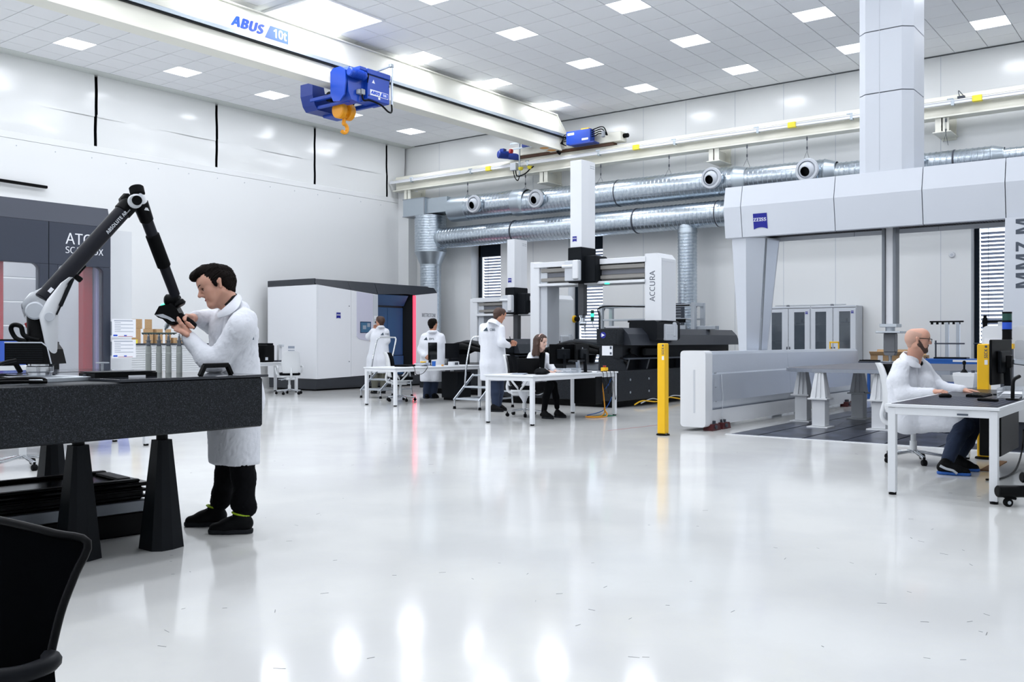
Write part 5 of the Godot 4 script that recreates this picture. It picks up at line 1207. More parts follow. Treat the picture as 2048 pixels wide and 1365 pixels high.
func measuring_arm() -> void:
	var d0 := 5.2
	var o := fl(80, 755.5, 1.054)
	o = at(80, 755.5, d0); o.y = 1.054
	var t := thing("measuring_arm", "jointed black and white measuring arm standing on the granite table", "measuring arm", o)
	var L := func(px: float, py: float, d: float) -> Vector3: return at(px, py, d) - o
	P(t, "mount_flange", g().cyl(Vector3.ZERO, Vector3(0, 0.022, 0), 0.062, -1, 24, 0.003).cyl(Vector3(0, 0.022, 0), Vector3(0, 0.056, 0), 0.07, -1, 28, 0.004).cyl(Vector3(0, 0.056, 0), Vector3(0, 0.07, 0), 0.045, -1, 20), M.chrome)
	var rt := Vector3(sin(YAW), 0, cos(YAW))
	var fw := Vector3(cos(YAW), 0, -sin(YAW))
	# base housing: outline in the plane facing the camera side, 0.17 deep
	var a: Vector3 = L.call(27, 735, d0)
	var hw := poly([-0.15, 0.068, 0.105, 0.068, 0.085, 0.15, 0.06, 0.185, -0.15, 0.185])
	P(t, "base_housing", g().prism(hw, -fw * 0.09, rt, Vector3.UP, -0.18), M.black)
	var rb := g()
	for k in 8: rb.box(-fw * 0.0 + rt * -0.04 + Vector3.UP * (0.08 + k * 0.0125), Vector3(0.2, 0.005, 0.186), 0.0, Basis(rt, Vector3.UP, rt.cross(Vector3.UP)))
	P(t, "housing_rib", rb, M.cover_dark)
	P(t, "housing_trim", g().tube([-fw * 0.09 + rt * -0.15 + Vector3.UP * 0.187, -fw * 0.09 + rt * 0.055 + Vector3.UP * 0.187, -fw * 0.09 + rt * 0.085 + Vector3.UP * 0.165, -fw * 0.09 + rt * 0.108 + Vector3.UP * 0.07], 0.004, 6), M.light_grey)
	P(t, "carry_handle", g().tube(smooth_path([rt * 0.03 + Vector3.UP * 0.20 - fw * 0.06, rt * -0.05 + Vector3.UP * 0.225 - fw * 0.07, rt * -0.07 + Vector3.UP * 0.275 - fw * 0.07, rt * -0.11 + Vector3.UP * 0.285 - fw * 0.07, rt * -0.13 + Vector3.UP * 0.26 - fw * 0.06, rt * -0.10 + Vector3.UP * 0.21 - fw * 0.06, rt * -0.04 + Vector3.UP * 0.195 - fw * 0.06]), 0.013, 10), M.black)
	# pedestal leaning up to the shoulder
	var sh: Vector3 = L.call(80, 628, d0)
	P(t, "pedestal", g().loft([ring(rt * 0.0 + Vector3.UP * 0.185, rt * 0.085, fw * 0.075), ring(rt * -0.005 + Vector3.UP * 0.24, rt * 0.062, fw * 0.06), ring(rt * -0.02 + Vector3.UP * 0.34, rt * 0.05, fw * 0.05)]), M.black)
	var cov := P(t, "side_cover", g().loft([ring(L.call(104, 712, d0 - 0.02), rt * 0.012, fw * 0.055), ring(L.call(101, 670, d0 - 0.03), rt * 0.03, fw * 0.06), ring(L.call(97, 632, d0 - 0.03), rt * 0.046, fw * 0.06), ring(L.call(110, 600, d0 - 0.02), rt * 0.036, fw * 0.05), ring(L.call(128, 567, d0), rt * 0.012, fw * 0.03), ring(L.call(142, 555, d0 + 0.02), rt * 0.006, fw * 0.02)]), M.white_plastic)
	P(cov, "cover_disc", g().cyl(L.call(99, 634, d0 - 0.085), L.call(99, 634, d0 - 0.1), 0.026, -1, 20, 0.002), M.light_grey)
	P(t, "shoulder_cover", g().loft([ring(L.call(52, 632, d0), rt * 0.012 , Vector3.UP * 0.02), ring(L.call(56, 620, d0), rt * 0.02 + fw * 0.03, Vector3.UP * 0.045 - fw * 0.03), ring(L.call(68, 608, d0), rt * 0.05, Vector3.UP * 0.068), ring(L.call(80, 600, d0), rt * 0.05, Vector3.UP * 0.06), ring(L.call(92, 588, d0 + 0.01), rt * 0.02, Vector3.UP * 0.045)]), M.white_plastic)
	P(t, "shoulder_hub", g().cyl(L.call(70, 622, d0 - 0.07), L.call(70, 622, d0 + 0.08), 0.05, -1, 24, 0.008), M.light_grey)
	P(t, "brake_lever", g().beam(L.call(52, 646, d0), L.call(57, 656, d0), 0.012, 0.02, 0.003), M.red)
	P(t, "gas_spring", g().cyl(L.call(113, 630, d0 - 0.04), L.call(122, 611, d0 - 0.03), 0.005, -1, 8).cyl(L.call(121, 612, d0 - 0.03), L.call(145, 558, d0 + 0.04), 0.011, -1, 12), M.cover_dark)
	# lower arm tube
	var e0: Vector3 = L.call(84, 600, d0 + 0.01)
	var e1: Vector3 = L.call(256, 412, 5.58)
	P(t, "lower_tube", g().cyl(e0, e1, 0.046, 0.046, 28, 0.006), mat("carbon", "25262c", 0.35))
	var dirv: Vector3 = (e1 - e0).normalized()
	P(t, "tube_cap", g().cyl(e1 - dirv * 0.06, e1 + dirv * 0.02, 0.052, -1, 26, 0.008), M.black)
	var toc := -at(180, 500, 5.4) + Vector3(0, CH, 0)
	toc = (toc - dirv * toc.dot(dirv)).normalized()
	var upv := toc.cross(dirv).normalized()
	if upv.y < 0: upv = -upv
	var lt := Transform3D(Basis(dirv, upv, dirv.cross(upv)), e0 + dirv * 0.53 + dirv.cross(upv) * 0.0462 - upv * 0.026)
	P(t, "lettering", g().text("ABSOLUTE ARM", 0.02, lt, sansb, 0.003), M.light_grey, "ABSOLUTE ARM in pale letters")
	for k in 3: P(t, "round_mark", g().cyl(e0 + dirv * (0.79 + k * 0.03) + dirv.cross(upv) * 0.045 - upv * 0.012, e0 + dirv * (0.79 + k * 0.03) + dirv.cross(upv) * 0.0475 - upv * 0.012, 0.013, -1, 14), M.light_grey)
	P(t, "white_label", g().box(e0 + dirv * 0.06 + dirv.cross(upv) * 0.046, Vector3(0.03, 0.02, 0.003), 0.0, Basis(dirv, upv, dirv.cross(upv))), M.paper)
	P(t, "tube_bracket", g().box(L.call(150, 552, 5.36), Vector3(0.03, 0.09, 0.03), 0.006, Basis(dirv, upv, dirv.cross(upv))).box(L.call(160, 540, 5.4), Vector3(0.08, 0.03, 0.03), 0.006, Basis(dirv, upv, dirv.cross(upv))), M.black)
	# elbow
	P(t, "elbow_block", g().box(L.call(256, 404, 5.6), Vector3(0.07, 0.1, 0.09), 0.02, Basis(dirv, upv, dirv.cross(upv))), M.black)
	var eh := P(t, "elbow_hub", g().cyl(L.call(270, 403, 5.52), L.call(270, 403, 5.66), 0.042, -1, 26, 0.008), M.white_plastic)
	P(eh, "hub_emblem", g().cyl(L.call(274, 401, 5.50), L.call(274, 401, 5.52), 0.029, -1, 22, 0.002), M.black)
	P(t, "elbow_cap", g().cyl(L.call(276, 391, 5.63), L.call(272, 374, 5.64), 0.043, -1, 26, 0.006), M.rubber)
	P(t, "elbow_shell", g().loft([ring(L.call(277, 390, 5.63), rt * 0.036, fw * 0.04), ring(L.call(284, 403, 5.64), rt * 0.03, fw * 0.04), ring(L.call(292, 422, 5.66), rt * 0.02, fw * 0.03)]), M.white_plastic)
	# upper arm with thicker grip sleeve, wrist
	var u0: Vector3 = L.call(280, 405, 5.64)
	var u1: Vector3 = L.call(350, 590, 6.03)
	var ud: Vector3 = (u1 - u0).normalized()
	var ul: float = u0.distance_to(u1)
	P(t, "upper_tube", g().cyl(u0, u1, 0.036, 0.032, 24), M.carbon)
	P(t, "upper_collar", g().cyl(u0, u0 + ud * 0.13, 0.047, 0.041, 24, 0.006), M.black)
	P(t, "grip_sleeve", g().cyl(u0 + ud * (ul * 0.33), u0 + ud * (ul * 0.68), 0.042, 0.042, 24, 0.006), M.rubber)
	var w0: Vector3 = L.call(346, 601, 6.04)
	P(t, "wrist_fork", g().cyl(w0 - rt * 0.05, w0 + rt * 0.045, 0.04, -1, 22, 0.01).cyl(w0 + rt * 0.03, L.call(362, 612, 6.04), 0.035, 0.04, 18, 0.01).beam(w0 + Vector3(0, 0.01, 0) , w0 - Vector3(0, 0.06, 0) - rt * 0.01, 0.075, 0.06, 0.02), M.black)
	# probe head with grip, silver trim, green lamp
	var h0: Vector3 = L.call(340, 630, 6.05)
	P(t, "probe_head", g().prism(poly([-0.085, 0.0, -0.055, 0.055, 0.0, 0.068, 0.05, 0.055, 0.075, 0.01, 0.06, -0.035, 0.035, -0.07, 0.0, -0.06, -0.03, -0.03, -0.06, -0.02]), h0 - fw * 0.045, rt, Vector3.UP, -0.09), M.black)
	P(t, "head_trim", g().prism(poly([-0.08, -0.002, -0.03, 0.004, 0.02, -0.018, 0.045, -0.035, 0.05, -0.045, 0.03, -0.045, 0.0, -0.028, -0.04, -0.018]), h0 - fw * 0.048, rt, Vector3.UP, -0.096), M.light_grey)
	P(t, "status_lamp", g().ball(h0 + rt * -0.03 + Vector3.UP * 0.064, Vector3(0.03, 0.014, 0.03), 14, 8), emit(mat("lamp_green", "7cf5c8", 0.3), "4cf0b4", 1.4), "glowing green status lamp")
	P(t, "probe_tip", g().cyl(L.call(338, 645, 6.05), L.call(332, 656, 6.05), 0.018, 0.014, 14).cyl(L.call(333, 654, 6.05), L.call(330, 660, 6.05), 0.01, 0.006, 10), M.steel)
	P(t, "stylus", g().cyl(L.call(331, 658, 6.05), L.call(329.5, 663.5, 6.05), 0.003, -1, 6), M.white_plastic)
	P(t, "pistol_grip", g().loft([ring(h0 + rt * 0.03 + Vector3.UP * 0.0, Vector3.UP * 0.04, fw * 0.03), ring(h0 + rt * 0.085 - Vector3.UP * 0.025, (Vector3.UP + rt * 0.4) * 0.026, fw * 0.022), ring(h0 + rt * 0.14 - Vector3.UP * 0.06, (Vector3.UP + rt * 0.5) * 0.024, fw * 0.022), ring(h0 + rt * 0.165 - Vector3.UP * 0.078, (Vector3.UP + rt * 0.5) * 0.018, fw * 0.018)]), M.rubber)

func ring(c: Vector3, a: Vector3, b: Vector3, n := 18) -> Array:
	var o := []
	for k in n: o.append(c + a * cos(TAU * k / n) + b * sin(TAU * k / n))
	return o

func desk(called: String, label: String, x0: float, x1: float, z0: float, z1: float, h := 0.74, topmat := "white_plastic") -> Node3D:
	var t := thing(called, label, "desk", Vector3(x0, 0, z0))
	var w := x1 - x0
	var d := z1 - z0
	P(t, "desk_top", g().bb(Vector3(-0.02, h - 0.025, -0.02), Vector3(w + 0.02, h, d + 0.02), 0.004), M[topmat])
	P(t, "frame_rail", g().bb(Vector3(0, h - 0.085, 0), Vector3(w, h - 0.025, 0.05), 0.004), M.white_plastic)
	P(t, "frame_rail", g().bb(Vector3(0, h - 0.085, d - 0.05), Vector3(w, h - 0.025, d), 0.004), M.white_plastic)
	P(t, "frame_rail", g().bb(Vector3(0, h - 0.085, 0.05), Vector3(0.05, h - 0.025, d - 0.05), 0.004), M.white_plastic)
	P(t, "frame_rail", g().bb(Vector3(w - 0.05, h - 0.085, 0.05), Vector3(w, h - 0.025, d - 0.05), 0.004), M.white_plastic)
	for p: Vector2 in [Vector2(0, 0), Vector2(w - 0.055, 0), Vector2(0, d - 0.055), Vector2(w - 0.055, d - 0.055)]:
		var l := P(t, "leg", g().bb(Vector3(p.x - 0.003, 0.02, p.y - 0.003), Vector3(p.x + 0.058, h - 0.027, p.y + 0.058), 0.005), M.white_plastic)
		P(l, "foot", g().cyl(Vector3(p.x + 0.0275, 0, p.y + 0.0275), Vector3(p.x + 0.0275, 0.022, p.y + 0.0275), 0.03, -1, 12), M.black)
	return t

# swivel chair, facing +z
func office_chair(label: String, pos: Vector3, turn: float, white_back := false) -> Node3D:
	var t := thing("office_chair", label, "chair", pos, turn, "white-framed office chairs")
	for k in 5:
		var a := TAU * k / 5.0 + 0.3
		var e := Vector3(cos(a), 0, sin(a)) * 0.3
		var l := P(t, "base_arm", g().beam(Vector3(0, 0.12, 0), e + Vector3(0, 0.075, 0), 0.04, 0.03, 0.01), M.chrome)
		P(l, "castor", g().cyl(e + Vector3(-sin(a), 0, cos(a)) * 0.025 + Vector3(0, 0.03, 0), e - Vector3(-sin(a), 0, cos(a)) * 0.025 + Vector3(0, 0.03, 0), 0.03, -1, 14, 0.006).cyl(e + Vector3(0, 0.05, 0), e + Vector3(0, 0.085, 0), 0.012, -1, 8), M.rubber)
	P(t, "gas_column", g().cyl(Vector3(0, 0.09, 0), Vector3(0, 0.22, 0), 0.035, -1, 16).cyl(Vector3(0, 0.22, 0), Vector3(0, 0.38, 0), 0.026, -1, 14), M.offwhite)
	P(t, "mechanism", g().bb(Vector3(-0.11, 0.34, -0.2), Vector3(0.11, 0.42, 0.14), 0.025), M.offwhite)
	P(t, "lever", g().cyl(Vector3(0.1, 0.36, 0.05), Vector3(0.24, 0.35, 0.06), 0.01, -1, 8).cyl(Vector3(0.1, 0.36, -0.05), Vector3(0.2, 0.34, -0.05), 0.014, -1, 8), M.light_grey)
	P(t, "seat_shell", g().prism(rrect(0.46, 0.44, 0.12, 5), Vector3(0, 0.445, 0.02), Vector3.RIGHT, Vector3.BACK, 0.03, true), M.offwhite)
	P(t, "seat_cushion", g().loft(seat_rings(), true, true), M.fabric_black)
	# curved back: white shell behind, black pad in front
	var prof := [[0.50, -0.20, 0.36], [0.60, -0.225, 0.41], [0.75, -0.235, 0.43], [0.88, -0.255, 0.41], [0.97, -0.285, 0.36], [1.01, -0.305, 0.26]]
	for s in 2:
		var rings := []
		for q: Array in prof:
			var w: float = q[2] * (1.0 if s == 0 else 0.9) * 0.5
			var zf: float = q[1] - (0.035 if s == 0 else 0.0)
			var th := 0.03 if s == 0 else 0.05
			var row := []
			for k in 9: row.append(Vector3(lerpf(-w, w, k / 8.0), q[0], zf + 0.05 * pow(lerpf(-1, 1, k / 8.0), 2)))
			for k in range(8, -1, -1): row.append(Vector3(lerpf(-w, w, k / 8.0), q[0] + (0.012 if s == 0 else 0.0), zf + 0.05 * pow(lerpf(-1, 1, k / 8.0), 2) - (th if s == 0 else -th)))
			rings.append(row)
		P(t, "back_shell" if s == 0 else "back_pad", g().loft(rings), M.offwhite if s == 0 else (M.offwhite if white_back else M.fabric_black))
	P(t, "back_bar", g().tube(smooth_path([Vector3(0, 0.38, -0.12), Vector3(0, 0.40, -0.26), Vector3(0, 0.48, -0.30), Vector3(0, 0.62, -0.27)]), 0.025, 10), M.offwhite)
	for s: float in [-1.0, 1.0]:
		P(t, "armrest", g().tube(smooth_path([Vector3(s * 0.14, 0.43, 0.0), Vector3(s * 0.27, 0.46, 0.02), Vector3(s * 0.30, 0.58, 0.12), Vector3(s * 0.29, 0.655, 0.12), Vector3(s * 0.29, 0.66, -0.08), Vector3(s * 0.29, 0.62, -0.14), Vector3(s * 0.26, 0.50, -0.06), Vector3(s * 0.16, 0.43, -0.03)], 5), 0.017, 9), M.offwhite)
	return t
func seat_rings() -> Array:
	var o := []
	for q: Array in [[0.445, 0.9], [0.46, 0.99], [0.485, 1.0], [0.505, 0.94], [0.512, 0.7]]:
		var r := []
		for p in rrect(0.48 * q[1], 0.47 * q[1], 0.12 * q[1], 4): r.append(Vector3(p.x, q[0], p.y + 0.02))
		o.append(r)
	return o

# flat monitor; screen faces +z of the node; two may share a stand
func monitor(label: String, pos: Vector3, turn: float, w := 0.54, h := 0.32, lift := 0.16, group := "computer monitors", badge := false) -> Node3D:
	var t := thing("monitor", label, "monitor", pos, turn, group)
	P(t, "housing", g().box(Vector3(0, lift + h * 0.5, -0.012), Vector3(w, h, 0.022), 0.006), M.black)
	P(t, "back_bulge", g().box(Vector3(0, lift + h * 0.5, -0.04), Vector3(w * 0.5, h * 0.5, 0.04), 0.012), M.cover_dark)
	P(t, "screen", g().bb(Vector3(-w * 0.49, lift + 0.012, -0.001), Vector3(w * 0.49, lift + h - 0.008, 0.001)), M.screen)
	P(t, "neck", g().beam(Vector3(0, 0.01, -0.075), Vector3(0, lift + h * 0.5, -0.06), 0.06, 0.02, 0.005), M.cover_dark)
	P(t, "foot", g().prism(rrect(0.24, 0.18, 0.03, 4), Vector3(0, 0.012, -0.06), Vector3.RIGHT, Vector3.BACK, 0.012, true), M.cover_dark)
	if badge: P(t, "badge", g().lathe([Vector2(0.012, 0), Vector2(0.018, 0), Vector2(0.018, 0.002), Vector2(0.012, 0.002)], Vector3(0, lift + h * 0.78, -0.023), Vector3.FORWARD, 16).text("DELL", 0.008, Transform3D(Basis(Vector3.LEFT, Vector3.UP, Vector3.FORWARD), Vector3(0.011, lift + h * 0.78 - 0.004, -0.0235)), sansb, 0.001), M.light_grey)
	return t

func steps(label: String, pos: Vector3) -> void:      # mobile steps climbing towards +x, width along z
	var t := thing("platform_steps", label, "steps", pos, 0.0, "mobile platform steps")
	var w := 0.6
	for k in 3:
		var x := k * 0.24
		var y := 0.2 + k * 0.21
		P(t, "tread", g().bb(Vector3(x, y - 0.03, 0.02), Vector3(x + (0.26 if k < 2 else 0.45), y, w - 0.02), 0.005), M.alu)
	for s: float in [0.0, w]:
		P(t, "stringer", g().beam(Vector3(-0.02, 0.16, s), Vector3(0.55, 0.62, s), 0.025, 0.05, 0.006), M.alu)
		P(t, "rear_leg", g().tube(smooth_path([Vector3(0.9, 0.62, s), Vector3(0.93, 0.5, s), Vector3(0.98, 0.06, s)]), 0.018, 10), M.chrome)
		P(t, "front_leg", g().tube([Vector3(0.0, 0.19, s), Vector3(0.0, 0.05, s)], 0.016, 10), M.chrome)
		for x: float in [0.0, 0.98]: P(t, "rubber_foot", g().cyl(Vector3(x, 0, s), Vector3(x, 0.05, s), 0.03, 0.024, 12), M.rubber)
		P(t, "side_rail", g().beam(Vector3(0.02, 0.18, s), Vector3(0.96, 0.18, s), 0.02, 0.03, 0.005), M.alu)
	P(t, "cross_tie", g().beam(Vector3(0.96, 0.3, 0), Vector3(0.96, 0.3, w), 0.02, 0.03, 0.005), M.alu)
	# one tall hand loop
	P(t, "handrail", g().tube(smooth_path([Vector3(0.3, 0.42, 0.0), Vector3(0.34, 0.8, 0.0), Vector3(0.46, 1.22, 0.0), Vector3(0.5, 1.31, 0.04), Vector3(0.52, 1.33, 0.12), Vector3(0.52, 1.33, w - 0.12), Vector3(0.5, 1.31, w - 0.04), Vector3(0.46, 1.22, w), Vector3(0.34, 0.8, w), Vector3(0.3, 0.42, w)], 4), 0.018, 10), M.chrome)

func yellow_post(label: String, pos: Vector3) -> void:
	var t := thing("safety_post", label, "post", pos, 0.0, "yellow light barrier posts")
	P(t, "foot_plate", g().cyl(Vector3.ZERO, Vector3(0, 0.02, 0), 0.09, 0.085, 22, 0.003), M.rubber)
	P(t, "column", g().bb(Vector3(-0.058, 0.02, -0.058), Vector3(0.058, 1.22, 0.058), 0.012), M.yellow)
	P(t, "lettering", g().text("SICK", 0.032, Transform3D(Basis(Vector3.UP, Vector3.FORWARD, Vector3.LEFT), Vector3(-0.0585, 1.07, 0.045)), sansb, 0.002), M.print_dark, "SICK in dark letters")
	P(t, "label", g().bb(Vector3(-0.06, 1.0, 0.015), Vector3(-0.058, 1.05, 0.045)), M.paper)
	P(t, "emblem", g().prism(rrect(0.024, 0.024, 0.006, 3), Vector3(-0.06, 1.19, 0.03), Vector3.BACK, Vector3.UP, 0.002), M.print_dark)
	P(t, "bolt", g().cyl(Vector3(-0.045, 0.02, 0.07), Vector3(-0.045, 0.03, 0.07), 0.008, -1, 6), M.steel)

func cable(label: String, pts: Array, m: Material, r := 0.008, group := "loose cables") -> void:
	var base: Vector3 = pts[0]
	var t := thing("cable", label, "cable", base, 0.0, group)
	var q := []
	for p: Vector3 in pts: q.append(p - base)
	P(t, "wire", g().tube(smooth_path(q, 6), r, 6), m)

func furniture() -> void:
	yellow_post("yellow light barrier post in front of the brushed-metal guard", fl(1326, 871))
	yellow_post("yellow light barrier post beside the white control cabinet", fl(1968, 918))
	# --- centre desk
	desk("desk", "white desk with two dark monitors where the woman sits", 11.03, 13.43, -8.88, -7.99)
	monitor("dark monitor with round badge on the woman's desk, wider view", Vector3(12.37, 0.74, -8.38), PI - 0.3, 0.53, 0.32, 0.14, "monitors on the woman's desk", true)
	monitor("dark monitor with round badge on the woman's desk, next to the silver stand", Vector3(12.74, 0.74, -8.25), PI + 0.15, 0.53, 0.32, 0.14, "monitors on the woman's desk", true)
	var ar := thing("monitor_stand", "silver flat monitor arm post on the woman's desk", "stand", Vector3(12.5, 0.74, -8.14), 0.2)
	P(ar, "post", g().prism(poly([-0.05, 0.0, 0.03, 0.0, -0.02, 0.2, -0.1, 0.2]), Vector3(0, 0, -0.02), Vector3.RIGHT, Vector3.UP, 0.04), M.alu)
	P(ar, "cross_arm", g().beam(Vector3(-0.32, 0.19, -0.02), Vector3(0.25, 0.19, -0.02), 0.07, 0.035, 0.01), M.cover_dark)
	var lp := thing("laptop", "open black laptop standing on the woman's desk", "laptop", Vector3(11.62, 0.74, -8.5), 2.21)
	P(lp, "base", g().box(Vector3(0, 0.01, 0), Vector3(0.34, 0.018, 0.24), 0.004), M.black)
	P(lp, "lid", g().box(Vector3(0, 0.13, -0.14), Vector3(0.34, 0.235, 0.012), 0.004, Basis(Vector3.RIGHT, -0.2)), M.black)
	P(lp, "keys", g().box(Vector3(0, 0.0195, 0.02), Vector3(0.29, 0.002, 0.11), 0.0), M.cover_dark)
	var bag := thing("black_bag", "crumpled black cloth bag beside the laptop on the desk", "bag", Vector3(11.55, 0.74, -8.2), 0.4)
	P(bag, "cloth", g().loft([ring(Vector3(-0.2, 0.02, 0), Vector3(0, 0.02, 0), Vector3(0, 0, 0.06)), ring(Vector3(-0.1, 0.04, 0.01), Vector3(0, 0.04, 0), Vector3(0, 0, 0.11)), ring(Vector3(0.02, 0.05, -0.01), Vector3(0, 0.05, 0), Vector3(0, 0, 0.1)), ring(Vector3(0.12, 0.03, 0.02), Vector3(0, 0.03, 0), Vector3(0, 0, 0.09)), ring(Vector3(0.2, 0.015, 0), Vector3(0, 0.015, 0), Vector3(0, 0, 0.04))]), M.fabric_black)
	for k in 3:
		var ps := thing("paper_stack", ["loose paper sheets at the free end of the woman's desk", "clear paper tray filled with sheets below the monitors", "papers spread in front of the woman's hands"][k], "papers", [Vector3(11.3, 0.74, -8.45), Vector3(12.3, 0.74, -8.2), Vector3(12.02, 0.74, -8.6)][k], [0.3, 0.1, -0.2][k])
		for s in 4:
			P(ps, "sheet", g().box(Vector3(0.008 * s, 0.003 + s * (0.004 if k != 1 else 0.022), 0.006 * (s % 2)), Vector3(0.3, 0.003, 0.21), 0.0, Basis(Vector3.UP, 0.08 * s)), M.paper if s % 2 == 0 else M.print_grey)
		if k == 1:
			P(ps, "tray", g().bb(Vector3(-0.18, 0.0, -0.13), Vector3(0.18, 0.004, 0.13)).bb(Vector3(-0.18, 0, -0.13), Vector3(-0.176, 0.08, 0.13)).bb(Vector3(0.176, 0, -0.13), Vector3(0.18, 0.08, 0.13)).bb(Vector3(-0.18, 0, 0.126), Vector3(0.18, 0.08, 0.13)), M.acrylic)
	var es := thing("emergency_stop", "yellow box with red stop button on the desk corner", "stop button", Vector3(13.22, 0.74, -8.1))
	P(es, "box", g().box(Vector3(0, 0.035, 0), Vector3(0.1, 0.07, 0.09), 0.008), M.yellow)
	P(es, "button", g().cyl(Vector3(0, 0.07, 0), Vector3(0, 0.1, 0), 0.02, 0.03, 14, 0.004), M.red)
	var mp := thing("black_modesty_panel", "black computer case hanging under the woman's desk", "computer", Vector3(12.75, 0.22, -8.4))
	P(mp, "case", g().bb(Vector3(0, 0, 0), Vector3(0.22, 0.45, 0.42), 0.01), M.black)
	P(mp, "hanger", g().bb(Vector3(0.03, 0.45, 0.05), Vector3(0.06, 0.495, 0.37)).bb(Vector3(0.16, 0.45, 0.05), Vector3(0.19, 0.495, 0.37)), M.steel)
	for k in 4:
		var x := 12.9 + k * 0.12
		cable("thin black cable hanging from the woman's desk", [Vector3(x, 0.745, -8.05), Vector3(x + 0.03, 0.74, -7.955), Vector3(x + 0.04, 0.6 - 0.06 * k, -7.95), Vector3(x + 0.12, 0.42 - 0.05 * k, -7.98), Vector3(x + 0.22, 0.55, -8.02), Vector3(x + 0.26, 0.65, -8.1)], M.black, 0.005, "cables hanging from the woman's desk")
	cable("yellow cable curling on the floor by the desk leg", [Vector3(13.15, 0.62, -8.12), Vector3(13.2, 0.3, -8.1), Vector3(13.1, 0.03, -8.05), Vector3(12.8, 0.014, -8.2), Vector3(12.75, 0.014, -8.0), Vector3(13.05, 0.02, -7.95), Vector3(13.2, 0.12, -8.1), Vector3(13.4, 0.014, -8.15)], M.orange, 0.011, "yellow floor cables")
	cable("blue cable looping beside the machine bed", [Vector3(13.3, 0.3, -8.3), Vector3(13.32, 0.5, -8.1), Vector3(13.38, 0.62, -8.06), Vector3(13.5, 0.4, -8.1), Vector3(13.4, 0.1, -8.2), Vector3(13.0, 0.014, -8.3)], M.bench_blue, 0.008)
	var mt := thing("green_mat", "small green mat on the floor under the yellow cable", "mat", Vector3(13.15, 0, -8.1))
	P(mt, "mat", g().bb(Vector3(-0.25, 0.0, -0.12), Vector3(0.25, 0.006, 0.12), 0.002), mat("mat_green", "0f6a4e", 0.8))
	office_chair("white-framed office chair with black pad under the seated woman", Vector3(12.41, 0, -9.16), 0.35)
	# --- second desk
	desk("desk", "white desk in front of the blue scanner doors", 12.7, 15.3, -13.26, -12.43)
	monitor("wide black monitor on the desk before the scanner doors", Vector3(14.35, 0.74, -12.95), 0.45, 0.6, 0.36, 0.12, "monitors on the second desk")
	monitor("black monitor beside the wide one near the rear machine", Vector3(14.85, 0.74, -12.85), 0.1, 0.5, 0.32, 0.14, "monitors on the second desk")
	var kb := thing("black_folder", "flat black laptop bag on the desk before the scanner", "bag", Vector3(13.4, 0.74, -12.85), 0.2)
	P(kb, "bag", g().box(Vector3(0, 0.02, 0), Vector3(0.38, 0.04, 0.28), 0.016), M.fabric_black)
	var fd := thing("folder_stack", "pile of folders and magazines with yellow note on top", "folders", Vector3(13.75, 0.74, -12.75), 0.3)
	for k in 5: P(fd, "folder", g().box(Vector3(0.012 * k, 0.008 + k * 0.014, 0.006 * k), Vector3(0.32, 0.012, 0.24), 0.002, Basis(Vector3.UP, 0.1 * (k - 2))), [M.paper, M.mid_grey, M.light_grey, M.paper, M.print_grey][k])
	P(fd, "yellow_note", g().box(Vector3(0.06, 0.085, 0.03), Vector3(0.12, 0.025, 0.08), 0.004), M.yellow)
	var bx2 := thing("small_parts_box", "pale electronics box standing by the second desk's monitor", "box", Vector3(14.65, 0.74, -12.65), 0.1)
	P(bx2, "box", g().box(Vector3(0, 0.04, 0), Vector3(0.24, 0.08, 0.12), 0.006), M.offwhite)
	P(bx2, "front_plate", g().box(Vector3(0.02, 0.04, 0.061), Vector3(0.12, 0.05, 0.004)), M.dark_grey)
	var yb := thing("blue_cup", "small blue cup beside the folder pile", "cup", Vector3(13.98, 0.74, -12.6))
	P(yb, "cup", g().lathe([Vector2(0, 0), Vector2(0.035, 0), Vector2(0.042, 0.1), Vector2(0.038, 0.1), Vector2(0.032, 0.01), Vector2(0, 0.01)], Vector3.ZERO, Vector3.UP, 18), M.bench_blue)
	var ot := thing("orange_tool", "orange hand tool lying on the second desk", "tool", Vector3(14.2, 0.74, -12.55), 0.5)
	P(ot, "handle", g().cyl(Vector3(-0.08, 0.015, 0), Vector3(0.04, 0.015, 0), 0.014, -1, 10, 0.004), M.orange)
	P(ot, "tip", g().cyl(Vector3(0.04, 0.015, 0), Vector3(0.1, 0.015, 0), 0.005, -1, 8), M.steel)
	office_chair("white-framed office chair with black pad, empty at the second desk", Vector3(13.95, 0, -13.5), 0.85)
	var pc := thing("black_drawer_unit", "black rolling computer unit under the second desk", "cabinet", Vector3(14.9, 0.0, -12.88))
	P(pc, "body", g().bb(Vector3(-0.15, 0.05, -0.2), Vector3(0.3, 0.6, 0.25), 0.01), M.cover_dark)
	P(pc, "foot", g().bb(Vector3(-0.12, 0.0, -0.16), Vector3(0.27, 0.05, 0.2)), M.black)
	cable("black cable looping over the edge of the second desk", [Vector3(13.3, 0.755, -12.7), Vector3(13.2, 0.75, -12.42), Vector3(13.25, 0.6, -12.40), Vector3(13.45, 0.62, -12.4), Vector3(13.6, 0.74, -12.42), Vector3(13.7, 0.755, -12.6)], M.black, 0.006)
	steps("chrome platform steps with hand loop by the blue scanner doors", Vector3(14.24, 0, -14.98))
	steps("chrome platform steps with hand loop beside the man with a pen", Vector3(12.94, 0, -11.15))
	# --- far desk by the scanner, left
	desk("desk", "white desk against the white side of the scanner cabinet", 12.6, 14.86, -18.7, -17.85)
	office_chair("white office chair turned away at the far desk", Vector3(14.15, 0, -17.3), 2.6, true)
	var tw := thing("computer_tower", "large black computer workstation on the far desk", "computer", Vector3(14.15, 0.74, -18.3), 0.2)
	P(tw, "case", g().bb(Vector3(-0.18, 0, -0.22), Vector3(0.2, 0.42, 0.22), 0.03), M.black)
